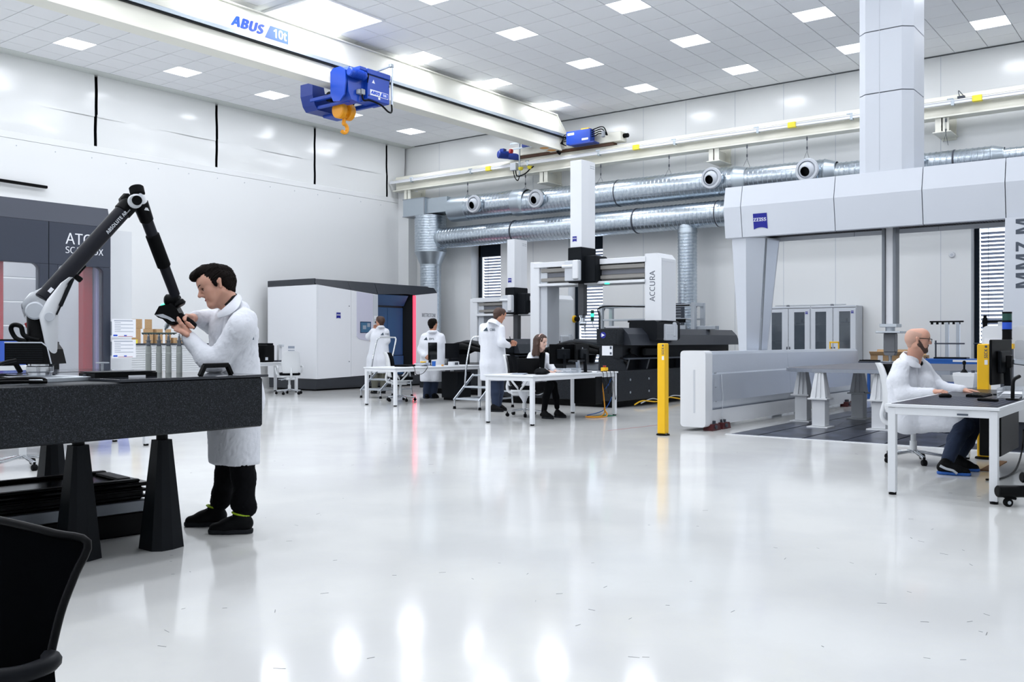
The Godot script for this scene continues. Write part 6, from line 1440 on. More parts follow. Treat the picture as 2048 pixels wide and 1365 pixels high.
	P(tw, "top_panel", g().bb(Vector3(-0.02, 0.42, -0.2), Vector3(0.18, 0.46, 0.2), 0.02), M.cover_dark)
	P(tw, "badge", g().bb(Vector3(-0.15, 0.05, 0.22), Vector3(-0.06, 0.12, 0.224)), M.light_grey)
	monitor("narrow black monitor edge on the far desk beside the workstation", Vector3(13.55, 0.74, -18.2), 1.0, 0.5, 0.36, 0.06, "monitors at the far wall")
	var lt := thing("desk_column", "pale instrument column standing next to the workstation", "instrument", Vector3(14.62, 0.74, -18.25))
	P(lt, "foot", g().box(Vector3(0, 0.02, 0), Vector3(0.24, 0.04, 0.18), 0.01), M.dark_grey)
	P(lt, "column", g().box(Vector3(0, 0.22, 0), Vector3(0.1, 0.4, 0.09), 0.015), M.offwhite)
	P(lt, "head", g().box(Vector3(0, 0.4, 0.06), Vector3(0.08, 0.06, 0.16), 0.01), M.light_grey)
	# --- counter with cardboard boxes behind the arm
	var ct := thing("roller_cabinet", "low white roller-front cabinet along the far wall", "cabinet", Vector3(10.8, 0, -17.6))
	P(ct, "body", g().bb(Vector3(-1.5, 0.05, -0.5), Vector3(1.6, 1.17, 0.0), 0.01), M.white_plastic)
	P(ct, "top_board", g().bb(Vector3(-1.54, 1.17, -0.53), Vector3(1.64, 1.20, 0.04), 0.004), M.dark_grey)
	var rl := g()
	for k in 22: rl.bb(Vector3(-1.44, 0.12 + k * 0.046, 0.0), Vector3(1.54, 0.158 + k * 0.046, 0.012), 0.004)
	P(ct, "roller_front", rl, M.offwhite).set_meta("kind", "stuff")
	P(ct, "plinth", g().bb(Vector3(-1.45, 0, -0.48), Vector3(1.55, 0.05, -0.03)), M.mid_grey)
	var bxs := [[10.55, 1.2, -17.75, 0.55, 0.3, 0.35, "large open cardboard box on the white roller cabinet"], [10.6, 1.5, -17.75, 0.42, 0.2, 0.3, "cardboard box stacked on the large one"], [11.05, 1.2, -17.72, 0.36, 0.3, 0.3, "plain cardboard box beside the open one"], [11.42, 1.2, -17.7, 0.26, 0.12, 0.2, "low cardboard box at the end of the row"]]
	for b: Array in bxs:
		var c := thing("cardboard_box", b[6], "box", Vector3(b[0], b[1], b[2]), 0.1, "cardboard boxes on the roller cabinet")
		P(c, "carton", g().bb(Vector3(-b[3] * 0.5, 0, -b[5] * 0.5), Vector3(b[3] * 0.5, b[4], b[5] * 0.5), 0.004), M.card)
		P(c, "tape", g().bb(Vector3(-0.03, 0.0, b[5] * 0.5), Vector3(0.03, b[4], b[5] * 0.5 + 0.002)), M.paper)
	var bt := thing("white_bottle", "slim white bottle standing on the roller cabinet", "bottle", Vector3(9.95, 1.2, -17.7))
	P(bt, "bottle", g().lathe([Vector2(0, 0), Vector2(0.05, 0), Vector2(0.05, 0.2), Vector2(0.02, 0.26), Vector2(0.02, 0.3), Vector2(0, 0.3)], Vector3.ZERO, Vector3.UP, 14), M.white_plastic)
	P(bt, "cap", g().cyl(Vector3(0, 0.3, 0), Vector3(0, 0.36, 0), 0.024, -1, 10), M.dark_grey)
	var yn := thing("yellow_box", "small bright yellow box among the cartons", "box", Vector3(10.3, 1.2, -17.5))
	P(yn, "box", g().box(Vector3(0, 0.04, 0), Vector3(0.2, 0.08, 0.1), 0.005), M.yellow_pale)
	var hn := thing("trolley_handle", "bent black trolley bar in front of the white roller cabinet", "trolley", fl(292, 792, 0.0))
	var hb: Vector3 = hn.position
	var hx := func(px: float, py: float) -> Vector3: return at(px, py, depth_of(hb)) - hb
	P(hn, "bar", g().tube(smooth_path([hx.call(275, 680), hx.call(279, 705), hx.call(284, 720), hx.call(292, 724), hx.call(330, 723), hx.call(372, 722)]), 0.03, 8), M.black)
	P(hn, "deck", g().tube([hx.call(325, 717), hx.call(368, 717)], 0.03, 8).tube([hx.call(292, 724), hx.call(292, 786)], 0.025, 8).tube([hx.call(365, 722), hx.call(365, 786)], 0.025, 8).box(hx.call(330, 786) + Vector3(0, 0.02, 0), Vector3(0.9, 0.04, 0.5)), M.cover_dark)
	P(hn, "wheel", g().cyl(hx.call(292, 789) + Vector3(0, 0.02, 0), hx.call(294, 789) + Vector3(0, 0.02, 0), 0.06, -1, 12).cyl(hx.call(364, 789) + Vector3(0, 0.02, 0), hx.call(366, 789) + Vector3(0, 0.02, 0), 0.06, -1, 12), M.rubber)
	# --- desk behind the granite table
	desk("desk", "white desk hidden behind the granite table, carrying a blue screen", 4.3, 6.2, -10.9, -10.15)
	var bm := monitor("monitor showing a plain blue screen behind the arm", Vector3(4.62, 0.74, -10.5), -0.2, 0.6, 0.36, 0.17, "monitors behind the arm")
	P(bm, "picture", g().bb(Vector3(-0.28, 0.19, 0.001), Vector3(0.28, 0.51, 0.003)), emit(mat("screen_lit", "2a4a9c", 0.3), "2a4a9c", 0.45))
	monitor("dark monitor behind the arm's black base", Vector3(5.12, 0.74, -10.5), PI + 0.6, 0.56, 0.36, 0.14, "monitors behind the arm")
	office_chair("office chair behind the granite table, only a castor shows", Vector3(4.35, 0, -9.35), 2.4)
	var bk := thing("blue_bucket", "round blue plastic tub on the floor behind the table", "bucket", fl(228, 876))
	P(bk, "tub", g().lathe([Vector2(0, 0), Vector2(0.17, 0), Vector2(0.2, 0.22), Vector2(0.19, 0.22), Vector2(0.16, 0.01), Vector2(0, 0.01)], Vector3.ZERO, Vector3.UP, 22), M.print_blue)
	# --- black chair in the foreground and corner of a white desk
	front_chair()
	var wd := thing("white_desk_corner", "rounded white desk corner beside the black chair", "desk", Vector3(0.65, 0, -1.71))
	P(wd, "desk_top", g().prism(rrect(0.7, 0.5, 0.03, 4), Vector3(-0.35, 0.755, -0.0), Vector3.RIGHT, Vector3.BACK, 0.03, true), M.white_plastic)
	P(wd, "leg", g().cyl(Vector3(-0.6, 0, 0.1), Vector3(-0.6, 0.73, 0.1), 0.03, -1, 14), M.light_grey)
	P(wd, "foot", g().box(Vector3(-0.6, 0.01, 0.1), Vector3(0.3, 0.02, 0.3), 0.005), M.light_grey)

func front_chair() -> void:
	var t := thing("mesh_chair", "black high-backed mesh chair right in front of the crates", "chair", Vector3(0.58, 0, -1.75), 0.0)
	# the back is a curved sheet seen from behind, top right corner highest on the far side
	var q := func(px: float, py: float, d: float) -> Vector3: return at(px, py, d) - t.position
	var rows := []
	var edge := [[175, 1085, 1.80], [150, 1150, 1.78], [125, 1215, 1.76], [108, 1280, 1.75], [101, 1320, 1.74], [100, 1380, 1.74]]
	var top := [[20, 1018, 1.98], [60, 1035, 1.93], [105, 1060, 1.87], [140, 1072, 1.83], [175, 1085, 1.80]]
	for k in edge.size():
		var row := []
		for m in 9:
			var f := m / 8.0
			var e: Array = edge[k]
			var lx := lerpf(-330.0, e[0], f)
			var ly: float
			if k == 0:
				ly = 1085.0 - 70.0 * sin((1.0 - f) * PI * 0.62)
			else: ly = e[1]
			var dd: float = lerpf(2.15, e[2], f) - 0.10 * sin(f * PI)
			row.append(q.call(lx, ly, dd))
		rows.append(row)
	P(t, "back_mesh", g().loft(rows, false, false), M.mesh_black)
	var fr := []
	for m in 9: fr.append(rows[0][m])
	for k in range(1, edge.size()): fr.append(rows[k][8])
	P(t, "back_frame", g().tube(smooth_path(fr, 4), 0.008, 10), M.black)
	P(t, "armrest", g().tube(smooth_path([q.call(-70, 1362, 1.6), q.call(30, 1352, 1.62), q.call(88, 1334, 1.66), q.call(106, 1322, 1.7), q.call(98, 1316, 1.75)], 6), 0.016, 10), mat("arm_grey", "14161a", 0.5))
	P(t, "arm_panel", g().loft([[q.call(-60, 1365, 1.6), q.call(40, 1358, 1.63), q.call(108, 1330, 1.7)], [q.call(-60, 1500, 1.6), q.call(50, 1500, 1.63), q.call(124, 1500, 1.7)]], false, false), M.mesh_black)
	P(t, "seat", g().box(Vector3(-0.15, 0.44, -0.12), Vector3(0.5, 0.07, 0.48), 0.03, Basis(Vector3.UP, 0.7)), M.fabric_black)
	P(t, "column", g().cyl(Vector3(-0.15, 0.1, -0.12), Vector3(-0.15, 0.42, -0.12), 0.03, -1, 14), M.black)
	for k in 5:
		var a := TAU * k / 5.0
		P(t, "base_arm", g().beam(Vector3(-0.15, 0.1, -0.12), Vector3(-0.15 + 0.28 * cos(a), 0.06, -0.12 + 0.28 * sin(a)), 0.04, 0.03, 0.008).cyl(Vector3(-0.15 + 0.28 * cos(a) - 0.02, 0.03, -0.12 + 0.28 * sin(a)), Vector3(-0.15 + 0.28 * cos(a) + 0.02, 0.03, -0.12 + 0.28 * sin(a)), 0.03, -1, 12), M.black)

func right_side() -> void:
	# glazed steel cabinets
	for k in 2:
		var z0 := -8.2 + k * 1.005
		var t := thing("glazed_cabinet", ["grey steel cabinet with two glass strips, farther from the window", "grey steel cabinet with two glass strips, beside the probe ram"][k], "cabinet", Vector3(20.5, 0, z0), 0.0, "glazed steel cabinets")
		P(t, "carcass", g().bb(Vector3(0.02, 0.08, 0.0), Vector3(0.48, 0.12, 1.0)).bb(Vector3(0.02, 1.99, 0.0), Vector3(0.48, 2.03, 1.0), 0.006).bb(Vector3(0.46, 0.1, 0), Vector3(0.48, 2.0, 1.0)).bb(Vector3(0.02, 0.1, 0), Vector3(0.48, 2.0, 0.02)).bb(Vector3(0.02, 0.1, 0.98), Vector3(0.48, 2.0, 1.0)), M.light_grey)
		P(t, "plinth", g().bb(Vector3(0.05, 0, 0.03), Vector3(0.45, 0.08, 0.97)), M.mid_grey)
		for s in 4: P(t, "shelf", g().bb(Vector3(0.05, 0.5 + s * 0.37, 0.02), Vector3(0.45, 0.52 + s * 0.37, 0.98)), M.mid_grey)
		for d in 2:
			var a := 0.01 + d * 0.495
			var g0 := a + (0.10 if d == 0 else 0.13)
			var g1 := g0 + 0.24
			var dr := P(t, "door", g().bb(Vector3(0.0, 0.1, a), Vector3(0.02, 1.98, g0), 0.003).bb(Vector3(0.0, 0.1, g1), Vector3(0.02, 1.98, a + 0.485), 0.003).bb(Vector3(0.0, 0.1, g0), Vector3(0.02, 0.25, g1)).bb(Vector3(0.0, 1.9, g0), Vector3(0.02, 1.98, g1)), M.light_grey)
			P(dr, "pane", g().bb(Vector3(0.008, 0.25, g0), Vector3(0.013, 1.9, g1)), M.glass_dark)
			P(dr, "handle", g().bb(Vector3(-0.02, 0.95, a + (0.45 if d == 0 else 0.02)), Vector3(0.0, 1.12, a + (0.47 if d == 0 else 0.04)), 0.004), M.dark_grey)
		zeiss_logo(t, facing_mx(Vector3(-0.003, 1.88, 0.92)), 0.055)
		for s in 3:
			var j := thing("gauge_part", "small dark gauge on the %s shelf of the cabinet %s" % [["lower", "middle", "upper"][s], ["farther from the window", "beside the probe ram"][k]], "gauge", Vector3(20.75, 0.89 + s * 0.37, z0 + 0.25 + s * 0.22), 0.0, "gauges in the glazed cabinets")
			P(j, "block", g().bb(Vector3(-0.05, 0, -0.09), Vector3(0.05, 0.04, 0.09), 0.006), M.dark_grey)
			P(j, "stem", g().cyl(Vector3(0, 0.04, 0.03), Vector3(0, 0.12, 0.03), 0.015, -1, 10), M.cast)
	var rod := thing("steel_rod", "thin steel rod with two clamps lying on top of the cabinets", "rod", Vector3(20.62, 2.03, -7.2))
	P(rod, "rod", g().cyl(Vector3(0, 0.025, -0.85), Vector3(0, 0.025, 0.75), 0.01, -1, 8), M.steel)
	for z: float in [-0.55, 0.45]: P(rod, "clamp", g().box(Vector3(0, 0.02, z), Vector3(0.06, 0.04, 0.06), 0.006), M.cast)
	# wall fittings
	var dt := thing("smoke_detector", "round white detector on the window wall", "detector", onx(1904, 510, 20.98))
	P(dt, "housing", g().cyl(Vector3(0.02, 0, 0), Vector3(-0.03, 0, 0), 0.065, 0.055, 22, 0.01), M.white_plastic)
	P(dt, "sensor", g().cyl(Vector3(-0.03, 0, 0), Vector3(-0.034, 0, 0), 0.03, -1, 18).cyl(Vector3(-0.034, 0, 0), Vector3(-0.04, 0, 0), 0.008, -1, 8), M.light_grey)
	var wc := thing("wall_camera", "small black and white camera on the window wall", "camera", onx(1790, 629, 20.98))
	P(wc, "mount", g().bb(Vector3(-0.03, -0.06, -0.05), Vector3(0.02, 0.05, 0.05), 0.01), M.white_plastic)
	P(wc, "lens", g().bb(Vector3(-0.07, -0.02, -0.035), Vector3(-0.03, 0.05, 0.04), 0.01), M.black)
	# blue bench
	var b := thing("blue_workbench", "long low workbench with blue steel frame by the window wall", "workbench", Vector3(19.9, 0, -6.0))
	P(b, "bench_top", g().bb(Vector3(-0.02, 0.80, 0), Vector3(0.8, 0.83, 1.36), 0.004), M.dark_grey)
	P(b, "apron", g().bb(Vector3(0, 0.70, 0), Vector3(0.04, 0.80, 1.36), 0.004).bb(Vector3(0.74, 0.70, 0), Vector3(0.78, 0.80, 1.36), 0.004), M.bench_blue)
	for z: float in [0.0, 1.3]:
		for x: float in [0.0, 0.72]: P(b, "leg", g().bb(Vector3(x, 0, z), Vector3(x + 0.06, 0.72, z + 0.06), 0.005), M.bench_blue)
	var b2 := thing("blue_workbench", "higher blue workbench carrying black and silver fixtures", "workbench", Vector3(19.5, 0, -4.35))
	P(b2, "bench_top", g().bb(Vector3(-0.02, 0.86, -0.25), Vector3(0.8, 0.90, 1.25), 0.004), M.bench_blue)
	P(b2, "apron", g().bb(Vector3(-0.02, 0.80, -0.25), Vector3(0.03, 0.86, 1.25), 0.004), M.bench_blue)
	P(b2, "label_strip", g().bb(Vector3(-0.025, 0.845, 0.3), Vector3(-0.02, 0.885, 0.85)), M.paper)
	for z: float in [-0.22, 1.16]:
		for x: float in [0.0, 0.72]: P(b2, "leg", g().bb(Vector3(x, 0, z), Vector3(x + 0.06, 0.86, z + 0.06), 0.005), M.bench_blue)
	P(b2, "lower_shelf", g().bb(Vector3(0.02, 0.4, -0.2), Vector3(0.76, 0.43, 1.2)), M.bench_blue)
	var cbx := thing("flat_carton", "wide open cardboard box on the blue workbench", "box", Vector3(20.2, 0.83, -5.25))
	P(cbx, "carton", g().bb(Vector3(-0.2, 0, -0.5), Vector3(0.25, 0.13, 0.55), 0.004), M.card)
	P(cbx, "flap", g().beam(Vector3(-0.2, 0.12, 0.0), Vector3(-0.3, 0.20, 0.0), 1.0, 0.006).beam(Vector3(0.2, 0.13, 0.0), Vector3(0.3, 0.24, 0.0), 1.0, 0.006), M.card)
	P(cbx, "tape", g().bb(Vector3(-0.203, 0.0, -0.35), Vector3(-0.2, 0.13, -0.25)).bb(Vector3(-0.203, 0.0, 0.25), Vector3(-0.2, 0.13, 0.4)), M.paper)
	var dp := thing("dark_board", "flat black board in front of the carton on the bench", "board", Vector3(20.1, 0.83, -5.75))
	P(dp, "board", g().bb(Vector3(-0.2, 0, -0.2), Vector3(0.3, 0.025, 0.2), 0.004), M.black)
	var yt := thing("square_tool", "small yellow square frame tool on the metal guard", "tool", Vector3(17.6, 1.1, -5.72))
	P(yt, "frame", g().bb(Vector3(-0.02, 0, -0.09), Vector3(0.02, 0.13, -0.07), 0.004).bb(Vector3(-0.02, 0, 0.07), Vector3(0.02, 0.13, 0.09), 0.004).bb(Vector3(-0.02, 0.11, -0.09), Vector3(0.02, 0.14, 0.09), 0.004), M.yellow)
	# fixtures on the higher bench
	for k in 2:
		var f := thing("probe_rack", ["black toothed rack bar on silver posts on the blue bench", "tall black and white fixture column on the blue bench"][k], "fixture", Vector3(19.85, 0.90, -4.15 + k * 0.75))
		if k == 0:
			P(f, "base_plate", g().bb(Vector3(-0.15, 0, -0.3), Vector3(0.15, 0.03, 0.3), 0.004), M.black)
			for z: float in [-0.08, 0.12]: P(f, "post", g().bb(Vector3(-0.04, 0.03, z - 0.03), Vector3(0.04, 0.72, z + 0.03), 0.004), M.alu)
			P(f, "rack_bar", g().bb(Vector3(-0.03, 0.72, -0.4), Vector3(0.03, 0.75, 0.22), 0.004), M.black)
			for z in 6: P(f, "stylus_clip", g().bb(Vector3(-0.025, 0.68, -0.38 + z * 0.1), Vector3(0.025, 0.72, -0.34 + z * 0.1), 0.004), M.black)
			P(f, "side_arm", g().cyl(Vector3(-0.05, 0.3, -0.3), Vector3(-0.05, 0.3, 0.25), 0.014, -1, 8).cyl(Vector3(-0.05, 0.03, -0.28), Vector3(-0.05, 0.36, -0.28), 0.016, -1, 8), M.dark_grey)
		else:
			P(f, "base_plate", g().bb(Vector3(-0.15, 0, -0.25), Vector3(0.15, 0.03, 0.4), 0.004), M.black)
			P(f, "column", g().cyl(Vector3(0, 0.03, -0.15), Vector3(0, 0.85, -0.15), 0.03, -1, 12).cyl(Vector3(0, 0.62, -0.15), Vector3(0, 0.8, -0.15), 0.045, -1, 12), M.black)
			P(f, "white_column", g().bb(Vector3(-0.05, 0.03, 0.08), Vector3(0.05, 0.72, 0.3), 0.006), M.offwhite)
			P(f, "rack_bar", g().bb(Vector3(-0.03, 0.70, -0.2), Vector3(0.03, 0.75, 0.4), 0.004), M.black)
			P(f, "side_arm", g().cyl(Vector3(0, 0.3, -0.35), Vector3(0, 0.3, -0.12), 0.014, -1, 8), M.dark_grey)
	var wr := thing("cable_coil", "small heap of dark cable behind the seated man", "cable", Vector3(19.9, 0.83, -4.7))
	P(wr, "coil", g().tube(smooth_path([Vector3(0, 0.01, 0), Vector3(0.08, 0.03, 0.1), Vector3(-0.05, 0.05, 0.15), Vector3(-0.08, 0.04, -0.05), Vector3(0.06, 0.06, -0.1), Vector3(0.1, 0.02, 0.12), Vector3(-0.04, 0.08, 0.08)]), 0.012, 7), M.black)
	# aluminium profile frame behind the big machine
	var fr := thing("profile_frame", "open frame of aluminium profiles behind the dark guide cover", "frame", Vector3(18.6, 0, -9.8))
	for q: Array in [[0.0, -1.75], [0.45, -1.75], [0.0, 0.62], [0.45, 0.62]]:
		P(fr, "upright", g().bb(Vector3(q[0], 0.7, q[1]), Vector3(q[0] + 0.09, 2.1, q[1] + 0.09), 0.004), M.alu)
	for y: float in [2.03, 1.72, 1.42]:
		for x: float in [0.0, 0.45]: P(fr, "cross_rail", g().bb(Vector3(x + 0.02, y, -1.7), Vector3(x + 0.06, y + 0.04, 0.65), 0.003), M.alu)
	for z: float in [-1.75, 0.62]:
		for y: float in [2.02, 1.5]:
			P(fr, "end_rail", g().bb(Vector3(0.05, y, z), Vector3(0.5, y + 0.08, z + 0.08), 0.004), M.alu)
			P(fr, "corner_bracket", g().prism(poly([0.09, y, 0.2, y, 0.09, y - 0.12]), Vector3(0, 0, z + 0.02), Vector3.RIGHT, Vector3.UP, 0.04), M.dark_grey)
	P(fr, "black_cable", g().tube(smooth_path([Vector3(-0.02, 1.3, -1.72), Vector3(-0.03, 1.8, -1.72), Vector3(-0.02, 2.05, -1.66), Vector3(-0.03, 2.03, -0.5), Vector3(-0.03, 2.04, 0.6)]), 0.015, 6), M.black)
	P(fr, "actuator", g().cyl(Vector3(-0.02, 1.70, -0.95), Vector3(-0.02, 1.70, -0.5), 0.025, -1, 10), M.black)
	P(fr, "actuator", g().bb(Vector3(-0.04, 1.66, -0.1), Vector3(0.0, 1.74, 0.5), 0.006), M.black)
	P(fr, "hanging_plate", g().bb(Vector3(-0.02, 1.42, -0.62), Vector3(0.0, 1.72, -0.56)).bb(Vector3(-0.02, 1.4, -0.7), Vector3(0.0, 1.44, -0.45)), M.alu)
	P(fr, "end_plate", g().bb(Vector3(-0.02, 1.46, 0.3), Vector3(0.05, 1.6, 0.5), 0.006).bb(Vector3(0.1, 1.5, 0.7), Vector3(0.3, 1.58, 1.15), 0.006), M.alu)
	P(fr, "signal_lamp", g().cyl(Vector3(-0.02, 1.72, -1.92), Vector3(-0.02, 1.98, -1.92), 0.04, -1, 14), M.teal_dark)
	P(fr, "lamp_glow", g().cyl(Vector3(-0.02, 1.82, -1.92), Vector3(-0.02, 1.9, -1.92), 0.043, -1, 14), M.led_green)
	P(fr, "lamp_arm", g().tube(smooth_path([Vector3(-0.02, 1.72, -1.92), Vector3(0.0, 1.6, -1.9), Vector3(0.02, 1.5, -1.75)]), 0.012, 6), M.light_grey)
	# notice sheet behind the dark hood
	var ns := thing("notice_sheet", "printed notice sheet beside the dark machine hood", "notice", Vector3(16.5, 1.2, -9.9))
	P(ns, "sheet", g().bb(Vector3(-0.004, 0.1, -0.18), Vector3(0, 0.36, 0.14)), M.paper)
	P(ns, "post", g().bb(Vector3(0, -0.5, -0.02), Vector3(0.02, 0.3, 0.02)), M.light_grey)
	var nl := g()
	for k in 5: nl.bb(Vector3(-0.006, 0.14 + k * 0.04, -0.15), Vector3(-0.003, 0.15 + k * 0.04, 0.1))
	P(ns, "print", nl, M.print_grey)
	# dark moulded car parts lying on the machine beds
	trim_part("black moulded car door trim on the bed of the smaller machine", Vector3(16.9, 0.70, -13.9), 0.0, 1.2)
	trim_part("black moulded car door trim behind the woman's monitors", Vector3(15.3, 0.70, -9.9), 0.2, 1.2)
	# --- right desk with the seated man
	var dk := desk("desk", "white desk with a dark patterned mat where the bald man works", 7.86, 10.74, -2.12, -1.32, 0.74, "white_plastic")
	P(dk, "maker_plate", g().bb(Vector3(-0.022, 0.67, 0.52), Vector3(-0.02, 0.685, 0.6)), M.print_dark)
	var mt := thing("desk_mat", "dark blue-black patterned mat on the bald man's desk", "mat", Vector3(7.88, 0.74, -2.1))
	P(mt, "mat", g().bb(Vector3(0, 0, 0), Vector3(2.84, 0.003, 0.78)), mat("mat_dark", "1c1f2b", 0.3))
	var pt := g()
	for k in 26:
		pt.bb(Vector3(0.05 + k * 0.05, 0.003, 0.02), Vector3(0.058 + k * 0.05, 0.0036, 0.76))
	for k in 15: pt.bb(Vector3(0.02, 0.003, 0.03 + k * 0.05), Vector3(1.4, 0.0036, 0.038 + k * 0.05))
	P(mt, "pattern", pt, mat("mat_line", "3a3f52", 0.4)).set_meta("kind", "stuff")
	var kb := thing("keyboard", "flat black keyboard in front of the bald man's hand", "keyboard", Vector3(9.35, 0.743, -1.72), 0.0)
	P(kb, "case", g().prism(poly([-0.07, 0.0, 0.07, 0.0, 0.07, 0.014, -0.07, 0.024]), Vector3(-0.22, 0, 0), Vector3.BACK, Vector3.UP, -0.44), M.black)
	var ks := g()
	for r in 5:
		for c in 15: ks.box(Vector3(-0.2 + c * 0.0285, 0.0245 - r * 0.0015, -0.052 + r * 0.025), Vector3(0.024, 0.006, 0.02))
	P(kb, "keys", ks, M.cover_dark).set_meta("kind", "stuff")
	var ms := thing("computer_mouse", "black computer mouse on the dark desk mat", "mouse", Vector3(8.98, 0.743, -1.93), 0.3)
	P(ms, "body", g().ball(Vector3(0, 0.012, 0), Vector3(0.032, 0.026, 0.056), 14, 8), M.black)
	P(ms, "wheel", g().cyl(Vector3(-0.004, 0.036, 0.03), Vector3(0.004, 0.036, 0.03), 0.008, -1, 10), M.mid_grey)
	var ph := thing("desk_remote", "slim black device lying near the desk edge", "device", Vector3(8.62, 0.743, -1.52), 1.2)
	P(ph, "body", g().box(Vector3(0, 0.012, 0), Vector3(0.16, 0.022, 0.06), 0.006), M.black)
	P(ph, "buttons", g().box(Vector3(0.02, 0.024, 0), Vector3(0.08, 0.003, 0.04)), M.cover_dark)
	var tr := thing("letter_tray", "clear acrylic letter tray full of papers on the desk", "tray", Vector3(9.35, 0.743, -1.44), 0.05)
	P(tr, "tray", g().bb(Vector3(-0.3, 0, -0.1), Vector3(0.3, 0.004, 0.1)).bb(Vector3(-0.3, 0, 0.096), Vector3(0.3, 0.09, 0.1)).bb(Vector3(-0.3, 0, -0.1), Vector3(0.3, 0.09, -0.096)).bb(Vector3(0.296, 0, -0.1), Vector3(0.3, 0.09, 0.1)), M.acrylic)
	for k in 5: P(tr, "sheet", g().box(Vector3(-0.02 + 0.01 * k, 0.01 + k * 0.008, 0), Vector3(0.5, 0.004, 0.17), 0.0, Basis(Vector3.UP, 0.03 * (k - 2))), M.paper if k % 2 == 0 else M.light_grey)
	monitor("large dark monitor seen edge-on in front of the bald man", Vector3(9.75, 0.743, -1.62), PI - 0.12, 0.6, 0.42, 0.1, "monitors on the bald man's desk")
	var ma := thing("monitor_stand", "silver and black monitor arm clamp behind the large monitor", "stand", Vector3(9.85, 0.74, -1.40))
	P(ma, "post", g().cyl(Vector3.ZERO, Vector3(0, 0.36, 0), 0.03, -1, 14), M.cover_dark)
	P(ma, "arm", g().beam(Vector3(0, 0.3, 0), Vector3(-0.18, 0.32, -0.1), 0.05, 0.05, 0.012).beam(Vector3(0, 0.28, 0), Vector3(0.25, 0.22, 0.06), 0.05, 0.06, 0.012), M.alu)
	P(ma, "head", g().box(Vector3(-0.2, 0.32, -0.12), Vector3(0.1, 0.12, 0.05), 0.01).box(Vector3(0.3, 0.28, 0.06), Vector3(0.1, 0.16, 0.06), 0.01), M.black)
	var mc := thing("webcam_stand", "black curved desk stand beside the letter tray", "stand", Vector3(8.93, 0.743, -1.38))
	P(mc, "foot", g().prism(rrect(0.14, 0.1, 0.03, 4), Vector3(0, 0.012, 0), Vector3.RIGHT, Vector3.BACK, 0.012, true), M.black)
	P(mc, "neck", g().tube(smooth_path([Vector3(-0.02, 0.01, 0), Vector3(-0.01, 0.1, 0), Vector3(0.03, 0.17, 0.0), Vector3(0.12, 0.20, 0.03)]), 0.016, 10), M.black)
	var pc := thing("computer_box", "black computer panel under the bald man's desk", "computer", Vector3(9.35, 0.2, -1.72))
	P(pc, "case", g().bb(Vector3(0.0, 0, 0), Vector3(0.95, 0.46, 0.18), 0.008), M.black)
	P(pc, "hanger", g().bb(Vector3(0.1, 0.46, 0.04), Vector3(0.14, 0.515, 0.14)).bb(Vector3(0.8, 0.46, 0.04), Vector3(0.84, 0.515, 0.14)), M.steel)
	office_chair("white-framed office chair under the bald seated man", Vector3(10.12, 0, -2.48), 0.25)
	# control cabinet, lamps, joystick box
	var cc := thing("control_cabinet", "rounded white control cabinet with a notice and signal lamps", "cabinet", Vector3(12.1, 0, -2.2))
	P(cc, "housing", g().prism(rrect(1.0, 1.12, 0.07, 5, Vector2(0.5, 0.87)), Vector3(0, 0, 0), Vector3.BACK, Vector3.UP, -0.7, true), M.white_plastic)
	P(cc, "foot", g().bb(Vector3(0.05, 0, 0.05), Vector3(0.65, 0.32, 0.95), 0.01), M.dark_grey)
	P(cc, "notice", g().bb(Vector3(-0.005, 1.08, 0.03), Vector3(0, 1.28, 0.27)), M.paper)
	P(cc, "notice_print", g().bb(Vector3(-0.007, 1.12, 0.06), Vector3(-0.004, 1.13, 0.2)).bb(Vector3(-0.007, 1.16, 0.06), Vector3(-0.004, 1.17, 0.2)).bb(Vector3(-0.007, 1.2, 0.06), Vector3(-0.004, 1.21, 0.2)), M.print_grey)
	P(cc, "handle_recess", g().prism(rrect(0.1, 0.22, 0.03, 4, Vector2(0.4, 1.15)), Vector3(-0.003, 0, 0), Vector3.BACK, Vector3.UP, 0.004, true), M.light_grey)
	zeiss_logo(cc, facing_mx(Vector3(-0.006, 1.24, 0.24)), 0.04)
	P(cc, "side_column", g().bb(Vector3(-0.26, 0.0, 0.24), Vector3(-0.14, 1.22, 0.36), 0.01), M.dark_grey)
	for k in 3: P(cc, "signal_lamp", g().cyl(Vector3(-0.2, 1.28 + k * 0.1, 0.3), Vector3(-0.2, 1.37 + k * 0.1, 0.3), 0.05, -1, 18, 0.006), [M.black, M.print_blue, M.teal_dark][k])
	for k in 4: P(cc, "lamp_ring", g().cyl(Vector3(-0.2, 1.265 + k * 0.1, 0.3), Vector3(-0.2, 1.285 + k * 0.1, 0.3), 0.052, -1, 18), M.black)
	P(cc, "warning_band", g().bb(Vector3(-0.265, 1.16, 0.23), Vector3(-0.135, 1.22, 0.37), 0.004), M.yellow)
	var jo := thing("joystick_box", "white control box with a black joystick behind the man's hand", "joystick", at(1932, 768, 11.4) * Vector3(1, 0, 1))
	P(jo, "stand", g().cyl(Vector3.ZERO, Vector3(0, 0.68, 0), 0.04, -1, 14).box(Vector3(0, 0.01, 0), Vector3(0.36, 0.02, 0.36), 0.004), M.light_grey)
	P(jo, "box", g().loft([ring4(Vector3(0, 0.68, 0), 0.12, 0.1), ring4(Vector3(0, 0.82, 0), 0.15, 0.12), ring4(Vector3(0, 0.86, 0), 0.15, 0.12)], true, true, true), M.white_plastic)
	P(jo, "joystick", g().cyl(Vector3(0, 0.86, -0.02), Vector3(0, 0.9, -0.02), 0.045, 0.02, 14).cyl(Vector3(0, 0.9, -0.02), Vector3(0, 0.97, -0.02), 0.012, -1, 10).ball(Vector3(0, 0.98, -0.02), Vector3(0.022, 0.03, 0.022)), M.black)
